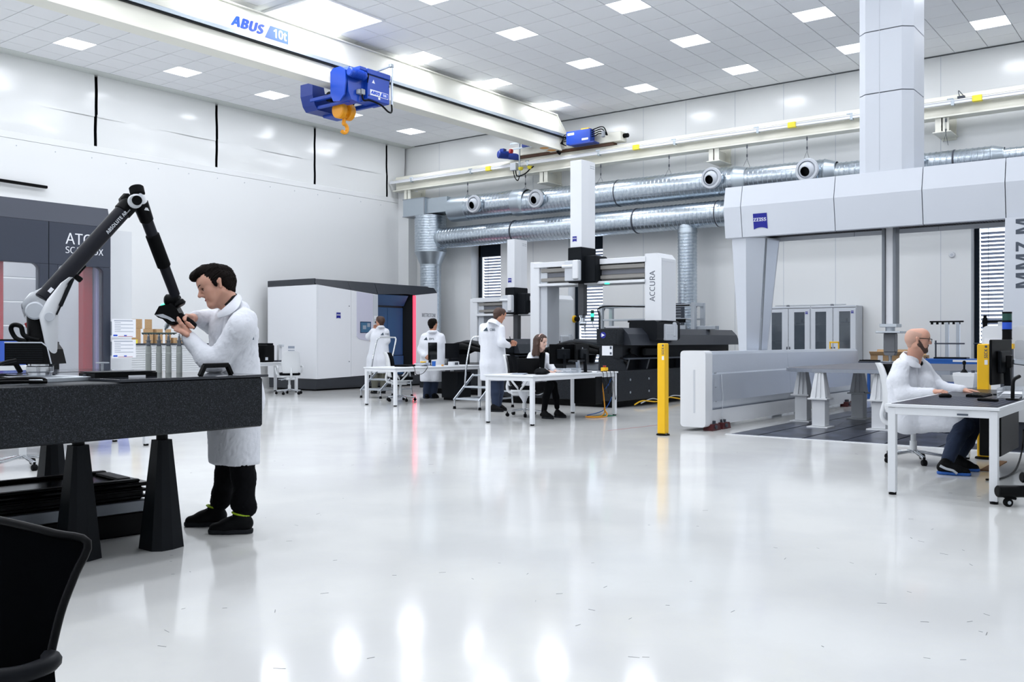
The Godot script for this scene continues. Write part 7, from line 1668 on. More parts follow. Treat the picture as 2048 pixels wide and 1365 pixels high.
	P(jo, "knob", g().cyl(Vector3(0.0, 0.86, 0.08), Vector3(0, 0.89, 0.08), 0.02, -1, 12), M.dark_grey)
	# wheeled stand foot entering from the right
	var ws := thing("wheeled_stand", "black tubular stand foot with castor near the desk leg", "stand", fl(2016, 1014))
	var wb: Vector3 = ws.position
	var rt := Vector3(sin(YAW), 0, cos(YAW))
	P(ws, "foot_tube", g().cyl(Vector3(0, 0.115, 0) - rt * 0.085, Vector3(0, 0.115, 0) + rt * 0.9, 0.045, -1, 20, 0.008), M.black)
	P(ws, "upright", g().cyl(Vector3(0, 0.115, 0) + rt * 0.5, Vector3(0, 1.0, 0) + rt * 0.5, 0.04, -1, 18), M.black)
	P(ws, "cross_tube", g().cyl(Vector3(0, 0.22, 0) + rt * 0.1 - Vector3(0.2, 0, -0.3) * 0.0, Vector3(0, 0.22, 0) + rt * 0.7, 0.04, -1, 18, 0.008), M.black)
	P(ws, "castor", g().cyl(Vector3(0, 0.032, 0) - Vector3(cos(YAW), 0, -sin(YAW)) * 0.02, Vector3(0, 0.032, 0) + Vector3(cos(YAW), 0, -sin(YAW)) * 0.02, 0.032, -1, 20, 0.005).cyl(Vector3(0, 0.05, 0), Vector3(0, 0.08, 0), 0.012, -1, 10).beam(Vector3(0, 0.075, 0) - rt * 0.03, Vector3(0, 0.06, 0) + rt * 0.06, 0.03, 0.02, 0.005), M.rubber)
	P(ws, "castor_hub", g().cyl(Vector3(0, 0.032, 0) - Vector3(cos(YAW), 0, -sin(YAW)) * 0.022, Vector3(0, 0.032, 0) + Vector3(cos(YAW), 0, -sin(YAW)) * 0.022, 0.014, -1, 12), M.steel)
	var wt := thing("floor_strip", "worn wooden-coloured strip lying on the floor by the yellow post", "strip", fl(1985, 935))
	P(wt, "strip", g().bb(Vector3(-0.35, 0, -0.05), Vector3(0.5, 0.012, 0.05), 0.003), M.card_dark)
	cable("black power cable trailing on the floor under the right desk", [fl(1972, 962) + Vector3(0, 0.01, 0), fl(2000, 960) + Vector3(0, 0.01, 0), fl(2030, 945) + Vector3(0, 0.015, 0), fl(2044, 925) + Vector3(0, 0.12, 0), fl(2047, 930) + Vector3(0, 0.35, 0)], M.black, 0.009)
	# thin red tape lines on the floor
	var ln := S("floor_line", g().beam(fl(1216, 862) + Vector3(0, 0.001, 0), fl(1340, 848) + Vector3(0, 0.001, 0), 0.012, 0.001), M.red)
	floor_scratches()

func ring4(c: Vector3, a: float, b: float) -> Array:
	return [c + Vector3(-a, 0, -b), c + Vector3(a, 0, -b), c + Vector3(a, 0, b), c + Vector3(-a, 0, b)]

func floor_scratches() -> void:
	var rng := RandomNumberGenerator.new()
	rng.seed = 77
	var s := g()
	for k in 90:
		var p := fl(rng.randf_range(300, 2000), rng.randf_range(880, 1340))
		var a := rng.randf() * TAU
		var l := rng.randf_range(0.01, 0.05)
		s.beam(p + Vector3(0, 0.0006, 0), p + Vector3(cos(a) * l, 0.0006, sin(a) * l), rng.randf_range(0.0012, 0.003), 0.0006)
	S("floor_scuffs", s, mat("scuff", "5f6468", 0.7)).set_meta("kind", "stuff")

func trim_part(label: String, pos: Vector3, turn: float, sc: float) -> void:
	var t := thing("car_trim", label, "car part", pos, turn, "dark car trim parts")
	var rows := []
	for k in 13:
		var u := k / 12.0
		var row := []
		for m in 9:
			var w := m / 8.0
			var y := 0.12 + 0.30 * sin(u * PI) * (1.0 - 0.5 * w) + 0.12 * sin(w * PI) + 0.03 * sin(u * 19.0) * w
			row.append(Vector3(-0.35 + 0.7 * w, y, -0.9 + 1.8 * u) * sc)
		rows.append(row)
	P(t, "shell", g().loft(rows, false, false), M.cover_dark)
	P(t, "rim", g().tube(rows.map(func(r): return r[0]), 0.03 * sc, 8), M.black)
	P(t, "armrest", g().loft([ring(Vector3(-0.4, 0.3, -0.4) * sc, Vector3(0, 0.06, 0), Vector3(0.05, 0, 0)), ring(Vector3(-0.42, 0.36, 0.0) * sc, Vector3(0, 0.08, 0), Vector3(0.07, 0, 0)), ring(Vector3(-0.38, 0.28, 0.45) * sc, Vector3(0, 0.05, 0), Vector3(0.05, 0, 0))]), M.black)
	P(t, "support", g().bb(Vector3(-0.3, 0, -0.5) * sc, Vector3(0.3, 0.2, -0.4) * sc, 0.01).bb(Vector3(-0.3, 0, 0.4) * sc, Vector3(0.3, 0.2, 0.5) * sc, 0.01), M.dark_grey)

# ---- smooth-joined bones meshed as surface nets --------------------------
# a bone: [a, b, radius a, radius b, blend, carve]
func bone(a: Vector3, b: Vector3, ra: float, rb: float, k := 0.03, carve := false) -> Array:
	return [a, b, ra, rb, k, carve]
func nets(out: G, bones: Array, cell: float, cuts := [], amp := 0.0, freq := 8.0, bs := Basis.IDENTITY, sd := 1) -> void:
	var lo := Vector3.ONE * 1e9
	var hi := -lo
	for q: Array in bones:
		if q[5]: continue
		var m: float = maxf(q[2], q[3]) + q[4] * 0.3 + cell * 3.0
		for p: Vector3 in [q[0], q[1]]:
			lo = lo.min(p - Vector3.ONE * m); hi = hi.max(p + Vector3.ONE * m)
	var nx := int((hi.x - lo.x) / cell) + 2
	var ny := int((hi.y - lo.y) / cell) + 2
	var nz := int((hi.z - lo.z) / cell) + 2
	var f := PackedFloat32Array()
	f.resize(nx * ny * nz)
	f.fill(1.0)
	for q: Array in bones:
		var a: Vector3 = q[0]; var b: Vector3 = q[1]
		var ra: float = q[2]; var dr: float = q[3] - q[2]; var k: float = q[4]; var carve: bool = q[5]
		var m: float = maxf(q[2], q[3]) + k + cell * 2.5
		var l0 := (a.min(b) - Vector3.ONE * m - lo) / cell
		var h0 := (a.max(b) + Vector3.ONE * m - lo) / cell
		var ba := b - a
		var inv := 1.0 / maxf(ba.length_squared(), 1e-9)
		var bx_ := ba.x; var by_ := ba.y; var bz_ := ba.z
		for iz in range(maxi(int(l0.z), 0), mini(int(h0.z) + 1, nz)):
			var pz := lo.z + iz * cell - a.z
			for iy in range(maxi(int(l0.y), 0), mini(int(h0.y) + 1, ny)):
				var py := lo.y + iy * cell - a.y
				var row := (iz * ny + iy) * nx
				var pre := py * by_ + pz * bz_
				for ix in range(maxi(int(l0.x), 0), mini(int(h0.x) + 1, nx)):
					var px := lo.x + ix * cell - a.x
					var t := clampf((px * bx_ + pre) * inv, 0.0, 1.0)
					var dx := px - bx_ * t; var dy := py - by_ * t; var dz := pz - bz_ * t
					var d := sqrt(dx * dx + dy * dy + dz * dz) - ra - dr * t
					var old := f[row + ix]
					if carve:
						f[row + ix] = maxf(old, -d)
					else:
						var h := k - absf(old - d)
						f[row + ix] = minf(old, d) - (h * h * 0.25 / k if h > 0.0 else 0.0)
	for c: Array in cuts:
		var n: Vector3 = c[0]; var w: float = c[1]
		for iz in nz:
			for iy in ny:
				var row := (iz * ny + iy) * nx
				var base := n.y * (lo.y + iy * cell) + n.z * (lo.z + iz * cell) - w
				for ix in nx:
					var d := base + n.x * (lo.x + ix * cell)
					if d > f[row + ix]: f[row + ix] = d
	# one vertex per crossed cell
	var sl := nx * ny
	var vid := PackedInt32Array()
	vid.resize(nx * ny * nz)
	vid.fill(-1)
	var pts := PackedVector3Array()
	var near := cell * 2.0
	for iz in nz - 1:
		for iy in ny - 1:
			var row := iz * sl + iy * nx
			for ix in nx - 1:
				var i0 := row + ix
				var v0 := f[i0]
				if v0 > near or v0 < -near: continue
				var v1 := f[i0 + 1]; var v2 := f[i0 + nx]; var v3 := f[i0 + nx + 1]
				var v4 := f[i0 + sl]; var v5 := f[i0 + sl + 1]; var v6 := f[i0 + sl + nx]; var v7 := f[i0 + sl + nx + 1]
				var c := int(v0 < 0.0) + int(v1 < 0.0) + int(v2 < 0.0) + int(v3 < 0.0) + int(v4 < 0.0) + int(v5 < 0.0) + int(v6 < 0.0) + int(v7 < 0.0)
				if c == 0 or c == 8: continue
				var s := Vector3.ZERO
				var n := 0
				if (v0 < 0.0) != (v1 < 0.0): s += Vector3(v0 / (v0 - v1), 0, 0); n += 1
				if (v2 < 0.0) != (v3 < 0.0): s += Vector3(v2 / (v2 - v3), 1, 0); n += 1
				if (v4 < 0.0) != (v5 < 0.0): s += Vector3(v4 / (v4 - v5), 0, 1); n += 1
				if (v6 < 0.0) != (v7 < 0.0): s += Vector3(v6 / (v6 - v7), 1, 1); n += 1
				if (v0 < 0.0) != (v2 < 0.0): s += Vector3(0, v0 / (v0 - v2), 0); n += 1
				if (v1 < 0.0) != (v3 < 0.0): s += Vector3(1, v1 / (v1 - v3), 0); n += 1
				if (v4 < 0.0) != (v6 < 0.0): s += Vector3(0, v4 / (v4 - v6), 1); n += 1
				if (v5 < 0.0) != (v7 < 0.0): s += Vector3(1, v5 / (v5 - v7), 1); n += 1
				if (v0 < 0.0) != (v4 < 0.0): s += Vector3(0, 0, v0 / (v0 - v4)); n += 1
				if (v1 < 0.0) != (v5 < 0.0): s += Vector3(1, 0, v1 / (v1 - v5)); n += 1
				if (v2 < 0.0) != (v6 < 0.0): s += Vector3(0, 1, v2 / (v2 - v6)); n += 1
				if (v3 < 0.0) != (v7 < 0.0): s += Vector3(1, 1, v3 / (v3 - v7)); n += 1
				vid[i0] = pts.size()
				pts.append(lo + (Vector3(ix, iy, iz) + s / n) * cell)
	var idx := PackedInt32Array()
	for iz in range(1, nz - 1):
		for iy in range(1, ny - 1):
			var row := iz * sl + iy * nx
			for ix in range(1, nx - 1):
				var i0 := row + ix
				var v0 := f[i0]
				if v0 > near or v0 < -near: continue
				var neg := v0 < 0.0
				for ax in 3:
					var st := 1 if ax == 0 else (nx if ax == 1 else sl)
					if (f[i0 + st] < 0.0) == neg: continue
					var s1 := nx if ax == 0 else (sl if ax == 1 else 1)
					var s2 := sl if ax == 0 else (1 if ax == 1 else nx)
					var a := vid[i0]; var b := vid[i0 - s1]; var c := vid[i0 - s1 - s2]; var d := vid[i0 - s2]
					if a < 0 or b < 0 or c < 0 or d < 0: continue
					if neg: idx.append_array([a, c, b, a, d, c])
					else: idx.append_array([a, b, c, a, c, d])
	var nrm := PackedVector3Array()
	for pass_ in (2 if amp > 0.0 else 1):
		nrm.resize(pts.size())
		nrm.fill(Vector3.ZERO)
		for k in range(0, idx.size(), 3):
			var fn := (pts[idx[k + 2]] - pts[idx[k]]).cross(pts[idx[k + 1]] - pts[idx[k]])
			nrm[idx[k]] += fn; nrm[idx[k + 1]] += fn; nrm[idx[k + 2]] += fn
		if pass_ == 0 and amp > 0.0:
			var nz_ := FastNoiseLite.new()
			nz_.seed = sd; nz_.frequency = freq * 0.16; nz_.fractal_octaves = 3; nz_.domain_warp_enabled = true; nz_.domain_warp_amplitude = 0.5; nz_.domain_warp_frequency = freq * 0.1
			for k in pts.size():
				var w := nz_.get_noise_3dv(bs * pts[k])
				var w2 := nz_.get_noise_3dv(bs * pts[k] * 2.7 + Vector3(9, 4, 2))
				pts[k] += nrm[k].normalized() * amp * (1.0 - 2.2 * absf(w) - 0.3 * absf(w2))
	var off := out.v.size()
	for k in pts.size():
		out.v.append(pts[k]); out.n.append(nrm[k].normalized())
	for k in idx: out.i.append(k + off)

func trace(bones: Array, px: float, py: float, d0: float) -> float:        # depth at which a view ray meets the bones' skin
	var d := d0
	for s in 60:
		var p := at(px, py, d)
		var m := 1.0
		for q: Array in bones:
			if q[5]: continue
			var ba: Vector3 = q[1] - q[0]
			var t := clampf((p - q[0]).dot(ba) / maxf(ba.length_squared(), 1e-9), 0.0, 1.0)
			m = minf(m, (p - q[0] - ba * t).length() - lerpf(q[2], q[3], t))
		if m < 0.002: break
		d += m * 0.9
	return d

# a head: C its middle, f where it faces, u its top, s its scale
func head_bones(C: Vector3, f: Vector3, u: Vector3, s: float, neck: Vector3, nr := 0.056, female := false) -> Array:
	f = f.normalized(); u = (u - f * u.dot(f)).normalized()
	var r := f.cross(u)
	var q := func(a: float, b: float, c: float) -> Vector3: return C + (r * a + f * b + u * c) * s
	var o := []
	o.append(bone(q.call(0, -0.038, 0.03), q.call(0, 0.028, 0.042), 0.079 * s, 0.074 * s, 0.02))
	o.append(bone(q.call(0, 0.03, 0.03), q.call(0, 0.044, -0.035), 0.062 * s, 0.046 * s, 0.03))
	for e: float in [-1.0, 1.0]:
		o.append(bone(q.call(e * 0.046, -0.004, -0.04), q.call(e * 0.014, 0.064, -0.094 if not female else -0.09), 0.027 * s, 0.02 * s, 0.025))
		o.append(bone(q.call(e * 0.036, 0.052, -0.018), q.call(e * 0.03, 0.058, -0.05), 0.028 * s, 0.022 * s, 0.025))
		o.append(bone(q.call(e * 0.040, 0.070, 0.026), q.call(e * 0.008, 0.087, 0.023), 0.014 * s, 0.0125 * s, 0.012))
		o.append(bone(q.call(e * 0.074, -0.006, 0.014), q.call(e * 0.082, -0.018, 0.022), 0.012 * s, 0.008 * s, 0.008))
		o.append(bone(q.call(e * 0.083, -0.018, 0.022), q.call(e * 0.076, -0.008, -0.022), 0.009 * s, 0.008 * s, 0.008))
		o.append(bone(q.call(e * 0.009, 0.094, -0.028), q.call(e * 0.011, 0.09, -0.03), 0.0085 * s, 0.008 * s, 0.008))
		o.append(bone(q.call(e * 0.031, 0.088, 0.003), q.call(e * 0.033, 0.087, 0.002), 0.0125 * s, 0.0125 * s, 0.0, true))
	o.append(bone(q.call(0, 0.090, 0.016), q.call(0, 0.113, -0.021), 0.009 * s, 0.0115 * s, 0.012))
	o.append(bone(q.call(-0.019, 0.082, -0.053), q.call(0.019, 0.082, -0.053), 0.0085 * s, 0.0085 * s, 0.008))
	o.append(bone(q.call(-0.015, 0.081, -0.067), q.call(0.015, 0.081, -0.067), 0.009 * s, 0.009 * s, 0.008))
	o.append(bone(q.call(0, 0.070, -0.094), q.call(0, 0.074, -0.09), 0.021 * s, 0.02 * s, 0.02))
	o.append(bone(q.call(0, -0.022, -0.05), neck, nr, nr * 1.05, 0.035))
	o.append(bone(q.call(0, 0.028, -0.07), neck + f * 0.03, nr * 0.6, nr * 0.7, 0.035))
	return o
func face_parts(t: Node3D, C: Vector3, f: Vector3, u: Vector3, s: float, hair: Material, lip: Material, skin: Material, lid := 0.35) -> void:
	f = f.normalized(); u = (u - f * u.dot(f)).normalized()
	var r := f.cross(u)
	var q := func(a: float, b: float, c: float) -> Vector3: return C + (r * a + f * b + u * c) * s
	for e: float in [-1.0, 1.0]:
		var ey := P(t, "eye", g().ball(q.call(e * 0.031, 0.073, 0.002), Vector3.ONE * 0.0125 * s, 12, 8), M.paper)
		P(ey, "iris", g().ball(q.call(e * 0.031, 0.081, 0.001), Vector3.ONE * 0.0062 * s, 10, 6), M.eye)
		P(ey, "eyelid", g().tube(smooth_path([q.call(e * 0.046, 0.073, 0.004), q.call(e * 0.032, 0.087, 0.008), q.call(e * 0.017, 0.083, 0.002)], 4), 0.003 * s, 6), hair)
		P(ey, "lid", g().ball(q.call(e * 0.031, 0.0735, 0.002 + 0.0125 * (1.0 - lid)), Vector3(0.0138, 0.0125, 0.0138) * s, 12, 8), skin)
		P(t, "eyebrow", g().tube(smooth_path([q.call(e * 0.054, 0.074, 0.026), q.call(e * 0.036, 0.091, 0.033), q.call(e * 0.012, 0.1, 0.027)], 4), 0.0048 * s, 6), hair)
	P(t, "lips", g().tube(smooth_path([q.call(-0.022, 0.082, -0.058), q.call(-0.01, 0.0905, -0.057), q.call(0.01, 0.0905, -0.057), q.call(0.022, 0.082, -0.058)], 4), 0.0048 * s, 6), lip)

# a hand with a palm, four jointed fingers and a thumb from the palm's side
func hand_bones(w: Vector3, dir: Vector3, nrm: Vector3, thumb: Vector3, curl: Array, s := 1.0, tcurl := 0.4, spread := 1.0) -> Array:
	dir = dir.normalized(); thumb = (thumb - dir * thumb.dot(dir)).normalized(); nrm = (nrm - dir * nrm.dot(dir) - thumb * nrm.dot(thumb)).normalized()
	var o := []
	var k := 0.008 * s
	o.append(bone(w - dir * 0.02 * s, w + dir * 0.015 * s, 0.024 * s, 0.025 * s, 0.02))
	var lens := [0.92, 1.0, 0.95, 0.76]
	for j in 4:
		var off := (1.5 - j) * 0.0195 * s
		var base := w + thumb * off * 0.7 + dir * 0.02 * s
		var kn := w + thumb * off + dir * (0.085 - 0.006 * absf(1.0 - j)) * s
		o.append(bone(base, kn, 0.0145 * s, 0.0115 * s, 0.015 * s))
		var p := kn
		var an := 0.0
		var sp := thumb * (1.5 - j) * 0.06 * spread
		for m in 3:
			an += curl[j] * [0.8, 1.0, 0.7][m]
			var d := (dir * cos(an) + nrm * sin(an) + sp * cos(an)).normalized()
			var e: Vector3 = p + d * [0.044, 0.027, 0.02][m] * lens[j] * s
			o.append(bone(p, e, [0.0098, 0.0088, 0.0078][m] * s, [0.0088, 0.0078, 0.0066][m] * s, 0.004 * s))
			p = e
	var tb := w + dir * 0.022 * s + thumb * 0.022 * s + nrm * 0.006 * s
	var t1 := tb + (dir * 0.6 + thumb * 0.7 + nrm * 0.25 * tcurl).normalized() * 0.042 * s
	var t2 := t1 + (dir * 0.85 + thumb * (0.5 - 0.5 * tcurl) + nrm * 0.7 * tcurl).normalized() * 0.033 * s
	var t3 := t2 + (dir * 0.9 + thumb * (0.2 - 0.6 * tcurl) + nrm * 0.9 * tcurl).normalized() * 0.026 * s
	o.append(bone(tb, t1, 0.0155 * s, 0.0115 * s, 0.014 * s)); o.append(bone(t1, t2, 0.011 * s, 0.0098 * s, 0.004 * s)); o.append(bone(t2, t3, 0.0098 * s, 0.0072 * s, 0.004 * s))
	return o

# bones from pixel joints: each entry [px, py, depth, radius, px, py, depth, radius, blend]
func pix_bones(a: Array, k := 0.05) -> Array:
	var o := []
	for q: Array in a: o.append(bone(at(q[0], q[1], q[2]), at(q[4], q[5], q[6]), q[3], q[7], q[8] if q.size() > 8 else k))
	return o
func person(label: String, base: Vector3) -> Node3D:
	return thing("person", label, "person", base)
func SP(t: Node3D, called: String, gm: G, m: Material, label := "") -> MeshInstance3D:      # part given in world metres
	for k in gm.v.size(): gm.v[k] = gm.v[k] - t.position
	return P(t, called, gm, m, label)
func shrink(a: Array, by: float) -> Array:
	var o := []
	for q: Array in a: o.append([q[0], q[1], maxf(q[2] - by, 0.02), maxf(q[3] - by, 0.02), q[4], q[5]])
	return o
func back_logo(t: Node3D, coat: Array, px: float, py: float, h: float, d0: float, words := true, slant := 0.0, sx := 1.0) -> void:      # triangle mark and letters following the cloth
	var flat := g()
	flat.prism(poly([0.0, 0.0, 1.25, 0.0, 0.95, 1.0]), Vector3.ZERO, Vector3.RIGHT, Vector3.UP, 0.01)
	if words: flat.text("CML", 0.62, Transform3D(Basis.IDENTITY, Vector3(1.75, 0.12, 0)), sans, 0.01)
	var o := g()
	for k in flat.v.size():
		var w := flat.v[k]
		var x := px + w.x * h * sx
		var y := py - w.y * h + slant * w.x * h
		var d := trace(coat, x, y, d0)
		o.v.append(at(x, y, d - 0.03 - w.z)); o.n.append(-at(x, y, 1.0).normalized())
	o.i = flat.i
	SP(t, "back_logo", o, mat("logo_slate", "5d7284", 0.7), "slate triangle mark and letters CML")

func folds(dir: Vector3, along := 0.35) -> Basis:      # squeezes noise space along one direction, so that folds run that way
	var y := dir.normalized()
	var x := y.cross(Vector3(0.3, 0.2, 0.9)).normalized()
	var b := Basis(x, y, x.cross(y))
	return b * Basis.from_scale(Vector3(1, along, 1)) * b.transposed()
func collar(t: Node3D, up_: Array, lo_: Array) -> void:      # folded cloth band between two edge lines of [px, py, depth]
	var a := []
	var b := []
	for k in up_.size(): a.append(at(up_[k][0], up_[k][1], up_[k][2])); b.append(at(lo_[k][0], lo_[k][1], lo_[k][2]))
	a = smooth_path(a, 5); b = smooth_path(b, 5)
	var rows := []
	for k in a.size():
		var c: Vector3 = (b[k] - a[k])
		var tn: Vector3 = (a[mini(k + 1, a.size() - 1)] - a[maxi(k - 1, 0)]).normalized()
		var n := tn.cross(c).normalized()
		if n.dot(at(1024, 682, 1.0) * Vector3(1, 0, 1)) > 0.0: n = -n
		rows.append([a[k], a[k] + n * 0.012 + c * 0.08, a[k] + c * 0.5 + n * 0.016, b[k] + n * 0.006, b[k] - n * 0.002, a[k] + c * 0.5 - n * 0.004])
	SP(t, "collar", g().loft(rows), M.coat)
func shoe(t: Node3D, heel: Vector3, toe: Vector3, m: Material, sole: Material, s := 1.0, cell := 0.006, trim: Material = null) -> void:
	var d := (toe - heel)
	d.y = 0.0
	var l := d.length()
	d = d / l
	var up := Vector3.UP
	var hz := Vector3(heel.x, 0, heel.z)
	var b := [bone(hz + up * 0.062 * s, hz + up * 0.045 * s + d * l * 0.5, 0.042 * s, 0.045 * s, 0.03), bone(hz + d * l * 0.5 + up * 0.042 * s, hz + d * l * 0.86 + up * 0.03 * s, 0.045 * s, 0.036 * s, 0.03), bone(hz + up * 0.06 * s + d * 0.01, hz + up * 0.105 * s + d * l * 0.1, 0.04 * s, 0.04 * s, 0.03), bone(hz + d * l * 0.25 + up * 0.085 * s, hz + d * l * 0.55 + up * 0.05 * s, 0.034 * s, 0.03 * s, 0.03)]
	var up_ := g()
	nets(up_, b, cell, [[Vector3.DOWN, -0.02]])
	var sh := SP(t, "shoe", up_, m)
	var so := g()
	nets(so, [bone(hz + up * 0.018, hz + d * l * 0.45 + up * 0.018, 0.044 * s, 0.044 * s, 0.02), bone(hz + d * l * 0.45 + up * 0.018, hz + d * l * 0.87 + up * 0.018, 0.05 * s, 0.04 * s, 0.02)], cell, [[Vector3.DOWN, -0.001], [Vector3.UP, 0.03]])
	for k in so.v.size(): so.v[k] = so.v[k] - t.position
	P(sh, "sole", so, sole)
	if trim:
		var rg := []
		for k in 16: rg.append(hz + up * (0.118 + 0.012 * cos(TAU * k / 16)) * s + d * (l * 0.14 + 0.052 * s * cos(TAU * k / 16)) + d.cross(up) * 0.037 * s * sin(TAU * k / 16) - t.position)
		P(sh, "lining", g().tube(rg, 0.006 * s, 6, true), trim, "lime green lining")
	for k in 4:
		var c := hz + d * l * (0.36 + 0.075 * k) + up * (0.112 - 0.014 * k) * s - t.position
		var w := d.cross(up) * 0.024 * s
		P(sh, "lace", g().tube([c - w - up * 0.008, c + up * 0.004, c + w - up * 0.008], 0.0035 * s, 5), M.dark_grey if trim else M.black)

func people() -> void:
	var rt := Vector3(sin(YAW), 0, cos(YAW))
	var fw := Vector3(cos(YAW), 0, -sin(YAW))
	man_with_arm(rt, fw)
	man_seated(rt, fw)
	woman_seated(rt, fw)
	man_with_pen(rt, fw)
	man_arms_crossed(rt, fw)
	man_behind_desk(rt, fw)

func man_with_arm(rt: Vector3, fw: Vector3) -> void:
	var t := person("young man with dark quiff in white lab coat guiding the measuring arm", at(462, 1060, 6.2) * Vector3(1, 0, 1))
	var C := at(433.5, 573, 6.16)
	var f := -rt * 0.82 - fw * 0.40 - Vector3.UP * 0.36
	var u := Vector3.UP * 0.93 - rt * 0.34
	var s := 1.12
	var coat := pix_bones([
		[480, 800, 6.12, 0.135, 482, 665, 6.12, 0.10], [453, 800, 6.30, 0.135, 452, 660, 6.30, 0.095],
		[482, 665, 6.12, 0.10, 474, 622, 6.16, 0.075], [452, 660, 6.30, 0.095, 462, 622, 6.26, 0.07],
		[478, 800, 6.14, 0.130, 483, 945, 6.12, 0.105, 0.09], [455, 800, 6.28, 0.125, 452, 945, 6.25, 0.10, 0.09],
		[467, 800, 6.2, 0.13, 467, 945, 6.18, 0.118, 0.09], [487, 640, 6.06, 0.078, 478, 665, 6.0, 0.078], [480, 655, 6.0, 0.078, 433, 722, 5.96, 0.064], [433, 722, 5.96, 0.062, 413, 716, 5.98, 0.056], [420, 722, 5.97, 0.058, 378, 677, 6.04, 0.046],
		[447, 640, 6.36, 0.075, 432, 652, 6.42, 0.07], [438, 648, 6.42, 0.07, 415, 640, 6.36, 0.056], [420, 641, 6.38, 0.056, 391, 637, 6.24, 0.046]], 0.045)
	var hem := at(470, 924, 6.2).y
	var cg := g()
	nets(cg, coat, 0.010, [[Vector3.DOWN, -hem]], 0.011, 8.0, folds(Vector3(0.35, 0.75, -0.5), 0.25), 4)
	SP(t, "lab_coat", cg, M.coat, "white lab coat")
	collar(t, [[466, 600, 6.32], [474, 589, 6.2], [464, 603, 6.1], [449, 617, 6.06], [437, 628, 6.08]], [[478, 612, 6.34], [484, 598, 6.2], [478, 614, 6.03], [461, 629, 6.0], [438, 637, 6.04]])
	collar(t, [[470, 592, 6.24], [456, 604, 6.32], [436, 622, 6.3]], [[480, 600, 6.26], [462, 616, 6.38], [431, 631, 6.32]])
	SP(t, "shirt_collar", g().tube([at(470, 590, 6.19), at(464, 600, 6.12), at(452, 612, 6.1)], 0.014, 8), M.black)
	back_logo(t, coat, 499, 680, 26, 5.7, false, 0.0, 0.28)
	# trousers
	var tr := pix_bones([[478, 880, 6.13, 0.088, 488, 955, 6.08, 0.072], [488, 955, 6.08, 0.072, 488, 1008, 6.05, 0.058], [484, 1006, 6.05, 0.070, 492, 1016, 6.05, 0.064], [452, 880, 6.27, 0.088, 454, 950, 6.28, 0.070], [454, 950, 6.28, 0.070, 440, 1000, 6.28, 0.055], [444, 994, 6.28, 0.066, 439, 1004, 6.28, 0.058], [465, 850, 6.2, 0.1, 465, 870, 6.2, 0.1]], 0.03)
	var tg := g()
	nets(tg, tr, 0.010, [], 0.008, 11.0, folds(Vector3(0.6, 0.5, -0.6), 0.5), 9)
	SP(t, "trousers", tg, M.trousers_black)
	shoe(t, at(492, 1066, 6.02), at(420, 1066, 6.0), M.shoe_black, M.sole, 1.06, 0.005, M.lime)
	shoe(t, at(440, 1050, 6.28), at(372, 1050, 6.24), M.shoe_black, M.sole, 1.06, 0.005, M.lime)
	# body: one mesh from neck to feet, inside the clothes, with head and hands
	var bg := g()
	nets(bg, shrink(coat.slice(0, 4) + coat.slice(7, 14) + tr, 0.034), 0.02)
	nets(bg, head_bones(C, f, u, s, at(468, 614, 6.2), 0.06), 0.0042)
	# supporting hand: palm up under the probe, thumb up its side
	var lh := []
	var hp := func(a: Array, k: float) -> void:
		for q in a.size() - 1: lh.append(bone(at(a[q][0], a[q][1], a[q][2]), at(a[q + 1][0], a[q + 1][1], a[q + 1][2]), a[q][3], a[q + 1][3], k))
	hp.call([[381, 680, 6.04, 0.030], [374, 668, 6.03, 0.028], [368, 660, 6.02, 0.028]], 0.02)
	hp.call([[370, 664, 6.04, 0.022], [358, 655, 6.03, 0.018], [349, 653, 6.05, 0.0105], [342, 650, 6.07, 0.0090]], 0.010)
	hp.call([[369, 661, 6.07, 0.020], [357, 653, 6.07, 0.016], [347, 650, 6.09, 0.0100], [341, 646, 6.10, 0.0085]], 0.010)
	hp.call([[371, 667, 6.01, 0.020], [360, 660, 6.01, 0.016], [351, 657, 6.02, 0.0100], [345, 655, 6.04, 0.0085]], 0.010)
	hp.call([[374, 670, 5.99, 0.017], [364, 664, 5.99, 0.014], [356, 662, 6.0, 0.0090], [350, 661, 6.01, 0.0075]], 0.010)
	hp.call([[372, 661, 6.01, 0.019], [363, 649, 5.99, 0.0125], [358, 641, 5.985, 0.0110], [356, 636, 5.985, 0.0085]], 0.008)
	nets(bg, lh, 0.0032)
	# gripping hand: fingers wrapped round the handle
	lh = []
	hp = func(a: Array, k: float) -> void:
		for q in a.size() - 1: lh.append(bone(at(a[q][0], a[q][1], a[q][2]), at(a[q + 1][0], a[q + 1][1], a[q + 1][2]), a[q][3], a[q + 1][3], k))
	hp.call([[394, 636, 6.24, 0.029], [384, 637, 6.18, 0.027], [378, 640, 6.14, 0.026]], 0.02)
	hp.call([[381, 634, 6.14, 0.020], [373, 632, 6.08, 0.0125], [369, 637, 6.015, 0.0115], [370, 641, 6.0, 0.0095]], 0.008)
	for j in 4:
		var oy := 5.0 * j
		hp.call([[382 + j * 1.5, 637 + oy * 0.9, 6.15, 0.016], [375 + j * 1.5, 641 + oy * 0.8, 6.12, 0.0105], [371 + j * 2.0, 644 + oy * 0.7, 6.05, 0.0100], [373 + j * 3.0, 646 + oy * 0.6, 6.012, 0.0095], [378 + j * 3.0, 647 + oy * 0.55, 6.005, 0.0080]], 0.006)
	nets(bg, lh, 0.0032)
	SP(t, "body", bg, M.skin)
	face_parts_at(t, C, f, u, s, M.hair_black, M.skin, 0.75)
	# hair: quiff forward, short sides
	f = f.normalized(); u = (u - f * u.dot(f)).normalized()
	var r := f.cross(u)
	var q := func(a: float, b: float, c: float) -> Vector3: return C + (r * a + f * b + u * c) * s
